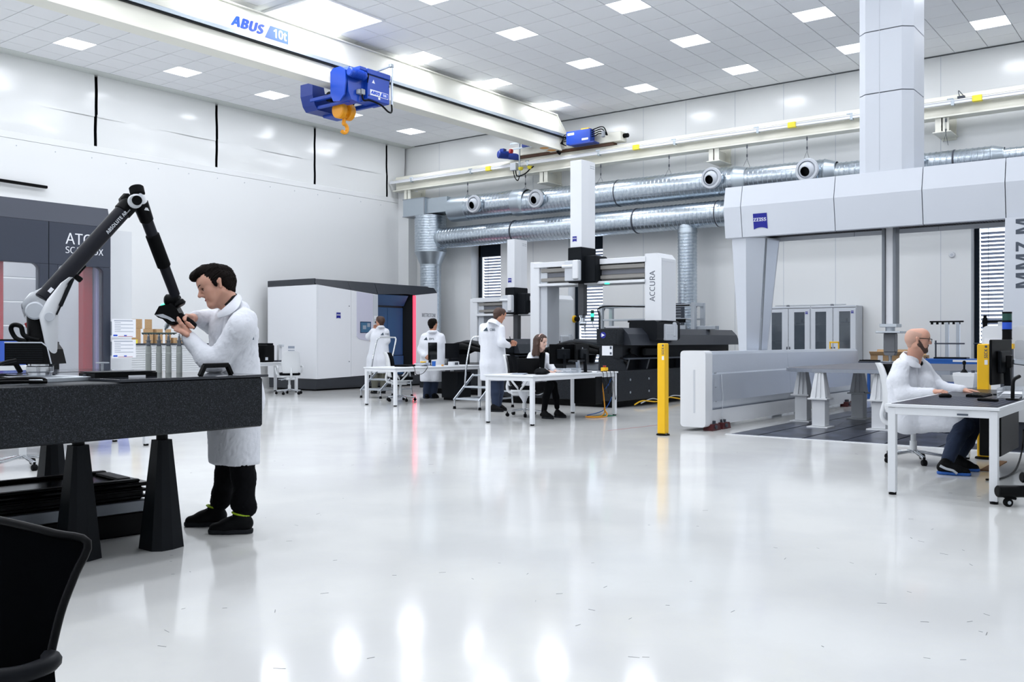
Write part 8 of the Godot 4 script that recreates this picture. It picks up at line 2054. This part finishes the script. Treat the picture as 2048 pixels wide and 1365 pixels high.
	var hb := [bone(q.call(0, -0.042, 0.036), q.call(0, 0.0, 0.05), 0.080 * s, 0.077 * s, 0.02), bone(q.call(-0.03, -0.02, 0.088), q.call(-0.026, 0.06, 0.098), 0.042 * s, 0.032 * s, 0.02), bone(q.call(0.03, -0.02, 0.088), q.call(0.026, 0.06, 0.098), 0.042 * s, 0.032 * s, 0.02), bone(q.call(0, 0.03, 0.108), q.call(0, 0.098, 0.094), 0.034 * s, 0.024 * s, 0.02), bone(q.call(0.02, 0.05, 0.115), q.call(0.015, 0.09, 0.108), 0.022 * s, 0.018 * s, 0.015), bone(q.call(0, -0.058, 0.01), q.call(0, -0.052, -0.045), 0.058 * s, 0.040 * s, 0.03)]
	for e: float in [-1.0, 1.0]:
		hb.append(bone(q.call(e * 0.044, -0.03, 0.04), q.call(e * 0.048, 0.03, 0.056), 0.038 * s, 0.026 * s, 0.02))
		hb.append(bone(q.call(e * 0.068, 0.014, 0.035), q.call(e * 0.071, 0.012, -0.004), 0.012 * s, 0.006 * s, 0.012))
		hb.append(bone(q.call(e * 0.05, -0.045, 0.0), q.call(e * 0.044, -0.052, -0.03), 0.028 * s, 0.024 * s, 0.02))
	var hg := g()
	nets(hg, hb, 0.0045, [], 0.008, 13.0, folds(f - u * 0.3, 0.2), 3)
	SP(t, "hair", hg, M.hair_black, "dark brown quiff")

func face_parts_at(t: Node3D, C: Vector3, f: Vector3, u: Vector3, s: float, hair: Material, skin: Material = M.skin, lid := 0.35) -> void:
	face_parts(t, C - t.position, f, u, s, hair, M.lips, skin, lid)

func man_seated(rt: Vector3, fw: Vector3) -> void:
	var t := person("bald bearded man with glasses in white lab coat seated at the desk", at(1828, 925, 9.4) * Vector3(1, 0, 1))
	var C := at(1836, 681, 9.36)
	var f := rt * 0.93 - fw * 0.30 - Vector3.UP * 0.06
	var u := Vector3.UP - rt * 0.02
	var s := 1.06
	var coat := pix_bones([
		[1812, 835, 9.38, 0.165, 1806, 765, 9.38, 0.14], [1838, 835, 9.55, 0.16, 1836, 765, 9.55, 0.135],
		[1806, 765, 9.38, 0.14, 1810, 738, 9.38, 0.11], [1836, 765, 9.55, 0.135, 1838, 740, 9.55, 0.105],
		[1810, 738, 9.38, 0.10, 1824, 722, 9.40, 0.07], [1838, 740, 9.55, 0.10, 1832, 722, 9.48, 0.07], [1850, 790, 9.40, 0.11, 1846, 770, 9.42, 0.11],
		[1803, 737, 9.25, 0.078, 1797, 760, 9.20, 0.076], [1797, 760, 9.20, 0.076, 1806, 789, 9.15, 0.064], [1806, 789, 9.15, 0.062, 1864, 786, 9.0, 0.046],
		[1846, 738, 9.62, 0.075, 1866, 765, 9.62, 0.068], [1866, 765, 9.62, 0.066, 1884, 778, 9.5, 0.058], [1884, 778, 9.5, 0.058, 1924, 781, 9.2, 0.045],
		[1828, 838, 9.36, 0.13, 1918, 846, 9.02, 0.09], [1848, 836, 9.52, 0.13, 1926, 842, 9.25, 0.088]], 0.05)
	var cg := g()
	nets(cg, coat, 0.0125, [[fw * -0.6 + rt * 0.8, (fw * -0.6 + rt * 0.8).dot(at(1938, 846, 9.0))]], 0.010, 6.0, folds(Vector3(0.7, 0.5, -0.3), 0.25), 14)
	SP(t, "lab_coat", cg, M.coat, "white lab coat")
	collar(t, [[1826, 706, 9.52], [1808, 703, 9.44], [1815, 712, 9.32], [1828, 722, 9.27], [1838, 730, 9.29]], [[1822, 722, 9.6], [1800, 712, 9.46], [1806, 724, 9.24], [1822, 734, 9.2], [1840, 737, 9.24]])
	collar(t, [[1820, 704, 9.5], [1838, 714, 9.54], [1846, 724, 9.44]], [[1818, 716, 9.6], [1846, 724, 9.62], [1852, 734, 9.48]])
	SP(t, "shirt", g().ball(at(1840, 727, 9.43), Vector3(0.03, 0.03, 0.03)), M.black)
	var tr := pix_bones([[1850, 842, 9.36, 0.10, 1930, 853, 8.98, 0.085], [1930, 853, 8.98, 0.085, 1912, 880, 8.85, 0.07], [1912, 880, 8.85, 0.07, 1897, 918, 8.74, 0.056], [1862, 842, 9.5, 0.10, 1945, 850, 9.18, 0.082], [1945, 850, 9.18, 0.082, 1932, 885, 9.08, 0.066], [1932, 885, 9.08, 0.066, 1917, 915, 8.98, 0.054]], 0.03)
	var tg := g()
	nets(tg, tr, 0.012, [], 0.008, 10.0, folds(Vector3(0.5, 0.6, 0.2), 0.5), 21)
	SP(t, "jeans", tg, M.jeans, "dark blue jeans")
	shoe(t, at(1884, 948, 8.68), at(1940, 948, 8.56), M.shoe_black, M.shoe_blue, 1.06)
	shoe(t, at(1912, 938, 8.95), at(1956, 938, 8.85), M.shoe_black, M.shoe_blue, 1.06)
	SP(t, "shoe_stripe", g().tube(smooth_path([at(1880, 932, 8.62), at(1892, 938, 8.60), at(1906, 942, 8.58), at(1914, 948, 8.57)], 4), 0.012, 6), M.light_grey)
	var bg := g()
	nets(bg, shrink(coat.slice(0, 6) + coat.slice(7, 13) + tr, 0.035), 0.022)
	nets(bg, head_bones(C, f, u, s, at(1826, 722, 9.42), 0.062), 0.0046)
	var up := Vector3.UP
	var fz := (rt * 0.8 - fw * 0.6).normalized()
	nets(bg, hand_bones(at(1866, 784, 8.98), fz + up * 0.1, -up, -rt * 0.3 + fw * 0.7, [0.55, 0.6, 0.65, 0.7], 1.0, 0.3), 0.0042)
	nets(bg, hand_bones(at(1926, 781, 9.18), fz, -up, -rt * 0.5 - fw * 0.6, [0.25, 0.25, 0.3, 0.35], 1.0, 0.3), 0.0042)
	SP(t, "body", bg, M.skin)
	face_parts_at(t, C, f, u, s, M.beard)
	f = f.normalized(); u = (u - f * u.dot(f)).normalized()
	var r := f.cross(u)
	var q := func(a: float, b: float, c: float) -> Vector3: return C + (r * a + f * b + u * c) * s
	var bb_ := [bone(q.call(0, 0.072, -0.098), q.call(0, 0.062, -0.102), 0.022 * s, 0.022 * s, 0.015), bone(q.call(-0.014, 0.089, -0.045), q.call(0.014, 0.089, -0.045), 0.0065 * s, 0.0065 * s, 0.008)]
	for e: float in [-1.0, 1.0]:
		bb_.append(bone(q.call(e * 0.052, 0.004, -0.036), q.call(e * 0.020, 0.064, -0.093), 0.0255 * s, 0.0235 * s, 0.015))
		bb_.append(bone(q.call(e * 0.060, -0.002, 0.0), q.call(e * 0.053, 0.004, -0.036), 0.012 * s, 0.0235 * s, 0.015))
		bb_.append(bone(q.call(e * 0.022, 0.080, -0.048), q.call(e * 0.028, 0.066, -0.085), 0.009 * s, 0.012 * s, 0.015))
	var be := g()
	nets(be, bb_, 0.005, [], 0.002, 60.0)
	SP(t, "beard", be, M.beard, "short dark beard")
	var st := g()
	nets(st, [bone(q.call(0, -0.038, 0.03), q.call(0, 0.028, 0.042), 0.0808 * s, 0.0758 * s, 0.02), bone(q.call(0, -0.05, -0.005), q.call(0, -0.045, -0.045), 0.062 * s, 0.05 * s, 0.03)], 0.005, [[f, f.dot(q.call(0, 0.026, 0))], [(u + f * 0.25).normalized(), (u + f * 0.25).normalized().dot(q.call(0, 0, 0.072))], [-u, -u.dot(q.call(0, 0, -0.075))]])
	SP(t, "stubble", st, mat("stubble", "c39c8a", 0.6), "close-shaved stubble round the bald crown")
	var gl := g()
	var gq := func(a: float, b: float, c: float) -> Vector3: return q.call(a, b, c)
	for e: float in [-1.0, 1.0]:
		gl.tube([gq.call(e * 0.080, -0.012, 0.02), gq.call(e * 0.074, 0.085, 0.02), gq.call(e * 0.060, 0.112, 0.018)], 0.0028, 6)
		gl.tube([gq.call(e * 0.060, 0.112, 0.018), gq.call(e * 0.014, 0.122, 0.016)], 0.0026, 6)
		gl.tube([gq.call(e * 0.060, 0.112, 0.018), gq.call(e * 0.056, 0.112, -0.018), gq.call(e * 0.016, 0.120, -0.018), gq.call(e * 0.014, 0.122, 0.016)], 0.0012, 5)
	gl.tube([gq.call(-0.014, 0.122, 0.012), gq.call(0.014, 0.122, 0.012)], 0.0024, 6)
	var gp := SP(t, "glasses", gl, M.cover_dark, "thin dark glasses")
	var ln := g()
	for e: float in [-1.0, 1.0]: ln.quad(gq.call(e * 0.059, 0.112, 0.017) , gq.call(e * 0.056, 0.112, -0.018), gq.call(e * 0.016, 0.120, -0.018), gq.call(e * 0.014, 0.122, 0.016))
	for k in ln.v.size(): ln.v[k] -= t.position
	P(gp, "lens", ln, M.glass)

func woman_seated(rt: Vector3, fw: Vector3) -> void:
	var t := person("woman with long brown hair in white lab coat seated at her monitors", at(1072, 838, 15.4) * Vector3(1, 0, 1))
	var C := at(1081.5, 685, 15.28)
	var f := rt * 0.80 - fw * 0.55 - Vector3.UP * 0.12
	var u := Vector3.UP + rt * 0.08
	var s := 1.0
	var coat := pix_bones([
		[1062, 775, 15.45, 0.13, 1066, 735, 15.45, 0.12], [1076, 775, 15.6, 0.13, 1082, 735, 15.55, 0.11], [1066, 735, 15.45, 0.12, 1071, 714, 15.42, 0.075], [1082, 735, 15.55, 0.10, 1086, 714, 15.5, 0.07],
		[1063, 712, 15.34, 0.06, 1062, 722, 15.3, 0.065], [1062, 722, 15.3, 0.065, 1070, 741, 15.1, 0.055], [1070, 741, 15.1, 0.053, 1091, 743, 14.95, 0.042],
		[1092, 713, 15.6, 0.06, 1099, 730, 15.5, 0.055], [1099, 730, 15.5, 0.053, 1108, 741, 15.2, 0.042],
		[1055, 775, 15.4, 0.10, 1048, 785, 15.38, 0.09], [1048, 785, 15.38, 0.09, 1049, 803, 15.4, 0.035]], 0.045)
	var cg := g()
	nets(cg, coat, 0.016, [], 0.009, 7.0, folds(Vector3(0.25, 0.9, -0.3), 0.25), 31)
	SP(t, "lab_coat", cg, M.coat, "white lab coat with hanging tail")
	var sh := g()
	nets(sh, pix_bones([[1085, 708, 15.36, 0.05, 1082, 738, 15.36, 0.055]], 0.03), 0.012)
	SP(t, "black_top", sh, M.trousers_black)
	var tr := pix_bones([[1066, 778, 15.4, 0.10, 1099, 772, 15.05, 0.075], [1099, 772, 15.05, 0.07, 1092, 795, 14.98, 0.055], [1092, 795, 14.98, 0.055, 1088, 822, 14.95, 0.045], [1074, 778, 15.55, 0.10, 1106, 770, 15.25, 0.07], [1106, 770, 15.25, 0.065, 1112, 795, 15.2, 0.052], [1112, 795, 15.2, 0.052, 1114, 815, 15.18, 0.042]], 0.03)
	var tg := g()
	nets(tg, tr, 0.014)
	SP(t, "trousers", tg, M.trousers_black)
	shoe(t, at(1088, 836, 14.92), at(1106, 836, 14.78), M.shoe_black, M.sole, 0.95, 0.01)
	shoe(t, at(1113, 830, 15.15), at(1131, 830, 15.0), M.shoe_black, M.sole, 0.95, 0.01)
	var bg := g()
	nets(bg, shrink(coat.slice(0, 9) + tr, 0.025), 0.024)
	nets(bg, head_bones(C, f, u, s, at(1081, 711, 15.45), 0.047, true), 0.0062)
	var fz := (rt * 0.85 - fw * 0.5).normalized()
	nets(bg, hand_bones(at(1092, 743, 14.94), fz, Vector3.DOWN, fw, [0.25, 0.25, 0.25, 0.3], 0.95, 0.2), 0.0062)
	nets(bg, hand_bones(at(1109, 742, 15.18), fz, Vector3.DOWN, -fw, [0.25, 0.25, 0.25, 0.3], 0.95, 0.2), 0.0062)
	SP(t, "body", bg, M.skin_pale)
	face_parts_at(t, C, f, u, s, M.hair_brown, M.skin_pale)
	f = f.normalized(); u = (u - f * u.dot(f)).normalized()
	var r := f.cross(u)
	var q := func(a: float, b: float, c: float) -> Vector3: return C + (r * a + f * b + u * c) * s
	var hb := [bone(q.call(0, -0.04, 0.04), q.call(0, 0.012, 0.058), 0.086 * s, 0.076 * s, 0.02), bone(q.call(0, -0.06, 0.0), q.call(0, -0.075, -0.17), 0.075 * s, 0.05 * s, 0.03)]
	for e: float in [-1.0, 1.0]:
		hb.append(bone(q.call(e * 0.06, -0.01, 0.05), q.call(e * 0.084, 0.0, -0.04), 0.035 * s, 0.026 * s, 0.025))
		hb.append(bone(q.call(e * 0.084, 0.0, -0.04), q.call(e * 0.082, 0.015, -0.2), 0.026 * s, 0.028 * s, 0.025))
		hb.append(bone(q.call(e * 0.02, 0.06, 0.085), q.call(e * 0.068, 0.055, 0.02), 0.02 * s, 0.011 * s, 0.02))
		hb.append(bone(q.call(e * 0.06, -0.04, -0.02), q.call(e * 0.075, -0.05, -0.2), 0.04 * s, 0.04 * s, 0.025))
	var hg := g()
	nets(hg, hb, 0.0075, [], 0.007, 18.0, folds(Vector3.UP, 0.2), 33)
	SP(t, "hair", hg, M.hair_brown, "long brown hair")
	var bd := []
	for k in 7:
		var an := lerpf(-1.1, 1.1, k / 6.0)
		bd.append(q.call(0.088 * sin(an), 0.0, 0.045 + 0.092 * cos(an)))
	SP(t, "hairband", g().tube(smooth_path(bd, 3), 0.009, 7), mat("band_pink", "d8b8b0", 0.7))

func short_hair(t: Node3D, C: Vector3, f: Vector3, u: Vector3, s: float, m: Material, bald_top := false) -> void:
	f = f.normalized(); u = (u - f * u.dot(f)).normalized()
	var r := f.cross(u)
	var q := func(a: float, b: float, c: float) -> Vector3: return C + (r * a + f * b + u * c) * s
	var hb := [bone(q.call(0, -0.045, 0.04), q.call(0, 0.014, 0.056), 0.083 * s, 0.072 * s, 0.02), bone(q.call(0, -0.062, 0.0), q.call(0, -0.058, -0.045), 0.066 * s, 0.05 * s, 0.03)]
	for e: float in [-1.0, 1.0]:
		hb.append(bone(q.call(e * 0.05, -0.03, 0.03), q.call(e * 0.052, 0.015, 0.035), 0.036 * s, 0.028 * s, 0.02))
		hb.append(bone(q.call(e * 0.03, 0.03, 0.085), q.call(e * 0.02, 0.06, 0.075), 0.03 * s, 0.022 * s, 0.02))
	var hg := g()
	nets(hg, hb, 0.008, [[u, u.dot(q.call(0, 0, 0.098))]] if bald_top else [], 0.005, 22.0, folds(u * 0.6 - f, 0.4), 35)
	SP(t, "hair", hg, m)

func man_with_pen(rt: Vector3, fw: Vector3) -> void:
	var t := person("bearded man in long white lab coat standing with a pen behind the woman", at(994, 822, 16.4) * Vector3(1, 0, 1))
	var C := at(999.5, 631, 16.4)
	var f := rt * 0.72 + fw * 0.55 - Vector3.UP * 0.3
	var u := Vector3.UP + rt * 0.25
	var coat := pix_bones([
		[978, 730, 16.4, 0.155, 977, 668, 16.4, 0.135], [995, 730, 16.45, 0.155, 992, 668, 16.45, 0.135], [977, 668, 16.4, 0.135, 984, 648, 16.4, 0.085], [992, 668, 16.45, 0.13, 993, 648, 16.42, 0.08],
		[978, 730, 16.4, 0.155, 978, 790, 16.4, 0.145], [995, 730, 16.45, 0.155, 997, 790, 16.42, 0.145],
		[967, 656, 16.45, 0.075, 965, 685, 16.55, 0.065], [1001, 658, 16.32, 0.075, 1003, 686, 16.25, 0.065], [1003, 686, 16.25, 0.062, 1017, 691, 16.3, 0.048]], 0.05)
	var cg := g()
	nets(cg, coat, 0.017, [[Vector3.DOWN, -at(985, 761, 16.4).y]], 0.010, 6.0, folds(Vector3(0.15, 0.95, -0.2), 0.22), 41)
	SP(t, "lab_coat", cg, M.coat, "long white lab coat")
	collar(t, [[984, 645, 16.5], [983, 638, 16.36], [992, 640, 16.3], [1001, 648, 16.36]], [[978, 652, 16.55], [977, 645, 16.28], [990, 648, 16.2], [1002, 656, 16.3]])
	back_logo(t, coat, 966.5, 662, 7.5, 15.5, true, 0.05, 1.0)
	var tr := pix_bones([[987, 750, 16.4, 0.10, 990, 785, 16.38, 0.08], [990, 785, 16.38, 0.08, 991, 812, 16.38, 0.065], [997, 750, 16.5, 0.10, 999, 785, 16.5, 0.075], [999, 785, 16.5, 0.075, 997, 808, 16.5, 0.06]], 0.03)
	var tg := g()
	nets(tg, tr, 0.016)
	SP(t, "jeans", tg, M.jeans)
	shoe(t, at(985, 822, 16.35), at(1006, 822, 16.28), M.shoe_black, M.sole, 1.0, 0.01)
	shoe(t, at(997, 818, 16.6), at(1012, 818, 16.55), M.shoe_black, M.sole, 1.0, 0.01)
	var bg := g()
	nets(bg, shrink(coat.slice(0, 4) + coat.slice(6) + tr, 0.035), 0.028)
	nets(bg, head_bones(C, f, u, 1.04, at(992, 651, 16.42), 0.06), 0.0075)
	nets(bg, hand_bones(at(1019, 690, 16.3), rt + Vector3.UP * 0.25, -fw * 0.2 - Vector3.UP, Vector3.UP - fw * 0.2, [0.7, 0.75, 0.8, 0.85], 1.05, 0.7), 0.0075)
	SP(t, "body", bg, M.skin_dark)
	face_parts_at(t, C, f, u, 1.04, M.beard, M.skin_dark)
	short_hair(t, C, f, u, 1.02, M.hair_brown)
	var pn := thing("pen", "dark pen held up by the standing man", "pen", at(1022, 685, 16.25))
	P(pn, "barrel", g().cyl(Vector3(0, -0.03, 0), Vector3(-0.03, 0.08, 0), 0.008, -1, 8), M.black)
	P(pn, "cap", g().cyl(Vector3(-0.03, 0.08, 0), Vector3(-0.036, 0.1, 0), 0.009, -1, 8), M.dark_grey)

func man_arms_crossed(rt: Vector3, fw: Vector3) -> void:
	var t := person("man in white lab coat with hand at his chin before the scanner screen", at(760, 786, 22.0) * Vector3(1, 0, 1))
	var C := at(760, 644, 22.0)
	var f := -rt * 0.66 + fw * 0.74
	var u := Vector3.UP
	var coat := pix_bones([
		[749, 720, 22.0, 0.16, 754, 676, 22.0, 0.14], [766, 720, 22.0, 0.15, 764, 676, 22.0, 0.135], [754, 676, 22.0, 0.135, 758, 660, 22.0, 0.08], [764, 676, 22.0, 0.13, 764, 660, 22.0, 0.08],
		[748, 720, 22.0, 0.16, 743, 765, 22.0, 0.165], [765, 720, 22.0, 0.15, 766, 765, 22.0, 0.14],
		[747, 664, 22.1, 0.08, 738, 673, 22.2, 0.07], [738, 673, 22.2, 0.066, 741, 678, 22.3, 0.05], [772, 664, 21.95, 0.08, 774, 682, 21.95, 0.07], [774, 682, 21.95, 0.066, 762, 688, 22.25, 0.055]], 0.06)
	var cg := g()
	nets(cg, coat, 0.02, [[Vector3.DOWN, -at(757, 746, 22.0).y]], 0.010, 6.0, folds(Vector3(0.15, 0.95, -0.2), 0.22), 51)
	SP(t, "lab_coat", cg, M.coat, "white lab coat")
	SP(t, "collar", g().tube(smooth_path([at(756, 656, 22.1), at(758, 654, 21.88), at(766, 654, 21.88), at(768, 657, 22.05)], 4), 0.03, 8), M.coat)
	back_logo(t, coat, 761, 670.5, 5.4, 21.0, true, 0.02, 1.0)
	var tr := pix_bones([[750, 740, 22.0, 0.10, 750, 762, 22.0, 0.085], [750, 762, 22.0, 0.085, 749, 780, 22.0, 0.07], [766, 740, 22.05, 0.10, 766, 762, 22.05, 0.085], [766, 762, 22.05, 0.085, 767, 780, 22.05, 0.07]], 0.03)
	var tg := g()
	nets(tg, tr, 0.02)
	SP(t, "trousers", tg, M.trousers_olive)
	shoe(t, at(751, 786, 21.95), at(743, 786, 22.15), M.shoe_black, M.sole, 1.0, 0.012)
	shoe(t, at(768, 786, 22.0), at(760, 786, 22.2), M.shoe_black, M.sole, 1.0, 0.012)
	var bg := g()
	nets(bg, shrink(coat.slice(0, 4) + coat.slice(6) + tr, 0.035), 0.03)
	nets(bg, head_bones(C, f, u, 1.04, at(762, 659, 22.0), 0.06), 0.009)
	nets(bg, hand_bones(at(741, 679, 22.28), rt * 0.3 - Vector3.UP * 0.5, fw, rt, [0.4, 0.4, 0.4, 0.4], 1.1, 0.3), 0.009)
	nets(bg, hand_bones(at(749, 660, 22.2), Vector3.UP + rt * 0.2, -fw, rt, [0.9, 0.9, 0.9, 0.9], 1.05, 0.4), 0.009)
	SP(t, "body", bg, M.skin_dark)
	face_parts_at(t, C, f, u, 1.04, M.beard, M.skin_dark)
	short_hair(t, C, f, u, 1.06, M.hair_brown)

func man_behind_desk(rt: Vector3, fw: Vector3) -> void:
	var t := person("dark-haired man in white lab coat standing behind the second desk", at(866, 800, 20.15) * Vector3(1, 0, 1))
	var C := at(866, 649.5, 20.15)
	var f := rt * 0.5 + fw * 0.86
	var u := Vector3.UP
	var coat := pix_bones([
		[855, 735, 20.15, 0.16, 856, 688, 20.15, 0.145], [874, 735, 20.15, 0.16, 873, 688, 20.15, 0.145], [856, 688, 20.15, 0.14, 861, 669, 20.15, 0.085], [873, 688, 20.15, 0.14, 870, 669, 20.15, 0.085],
		[855, 735, 20.15, 0.16, 855, 780, 20.15, 0.15], [874, 735, 20.15, 0.16, 875, 780, 20.15, 0.15],
		[850, 675, 20.15, 0.085, 842, 700, 20.20, 0.07], [842, 700, 20.20, 0.066, 848, 712, 20.00, 0.052], [882, 675, 20.15, 0.085, 888, 702, 20.20, 0.07], [888, 702, 20.20, 0.066, 884, 722, 20.30, 0.05]], 0.06)
	var cg := g()
	nets(cg, coat, 0.019, [[Vector3.DOWN, -at(866, 763, 20.15).y]], 0.010, 6.0, folds(Vector3(0.15, 0.95, -0.2), 0.22), 61)
	SP(t, "lab_coat", cg, M.coat, "white lab coat")
	SP(t, "collar", g().tube(smooth_path([at(858, 667, 20.25), at(860, 664, 20.03), at(870, 664, 20.03), at(873, 667, 20.25)], 4), 0.03, 8), M.coat)
	back_logo(t, coat, 847, 680.5, 6.0, 18.9, true, 0.0, 1.05)
	var tr := pix_bones([[857, 755, 20.15, 0.10, 854, 780, 20.15, 0.085], [854, 780, 20.15, 0.085, 852, 794, 20.15, 0.07], [870, 755, 20.20, 0.10, 867, 780, 20.20, 0.085], [867, 780, 20.20, 0.085, 866, 794, 20.20, 0.07]], 0.03)
	var tg := g()
	nets(tg, tr, 0.019)
	SP(t, "jeans", tg, M.jeans)
	shoe(t, at(853, 799, 20.10), at(857, 799, 20.3), M.shoe_black, M.sole, 1.0, 0.012)
	shoe(t, at(867, 799, 20.15), at(876, 799, 20.3), M.shoe_black, M.sole, 1.0, 0.012)
	var bg := g()
	nets(bg, shrink(coat.slice(0, 4) + coat.slice(6) + tr, 0.035), 0.03)
	nets(bg, head_bones(C, f, u, 1.04, at(866, 668, 20.15), 0.06), 0.009)
	nets(bg, hand_bones(at(849, 713, 19.98), rt * 0.8 - Vector3.UP * 0.4, fw, Vector3.UP, [0.4, 0.4, 0.4, 0.4], 1.05, 0.3), 0.009)
	nets(bg, hand_bones(at(883, 724, 20.31), -Vector3.UP, fw, -rt, [0.3, 0.3, 0.3, 0.3], 1.05, 0.3), 0.009)
	SP(t, "body", bg, M.skin_dark)
	face_parts_at(t, C, f, u, 1.04, M.hair_black, M.skin_dark)
	short_hair(t, C, f, u, 1.04, M.hair_black)
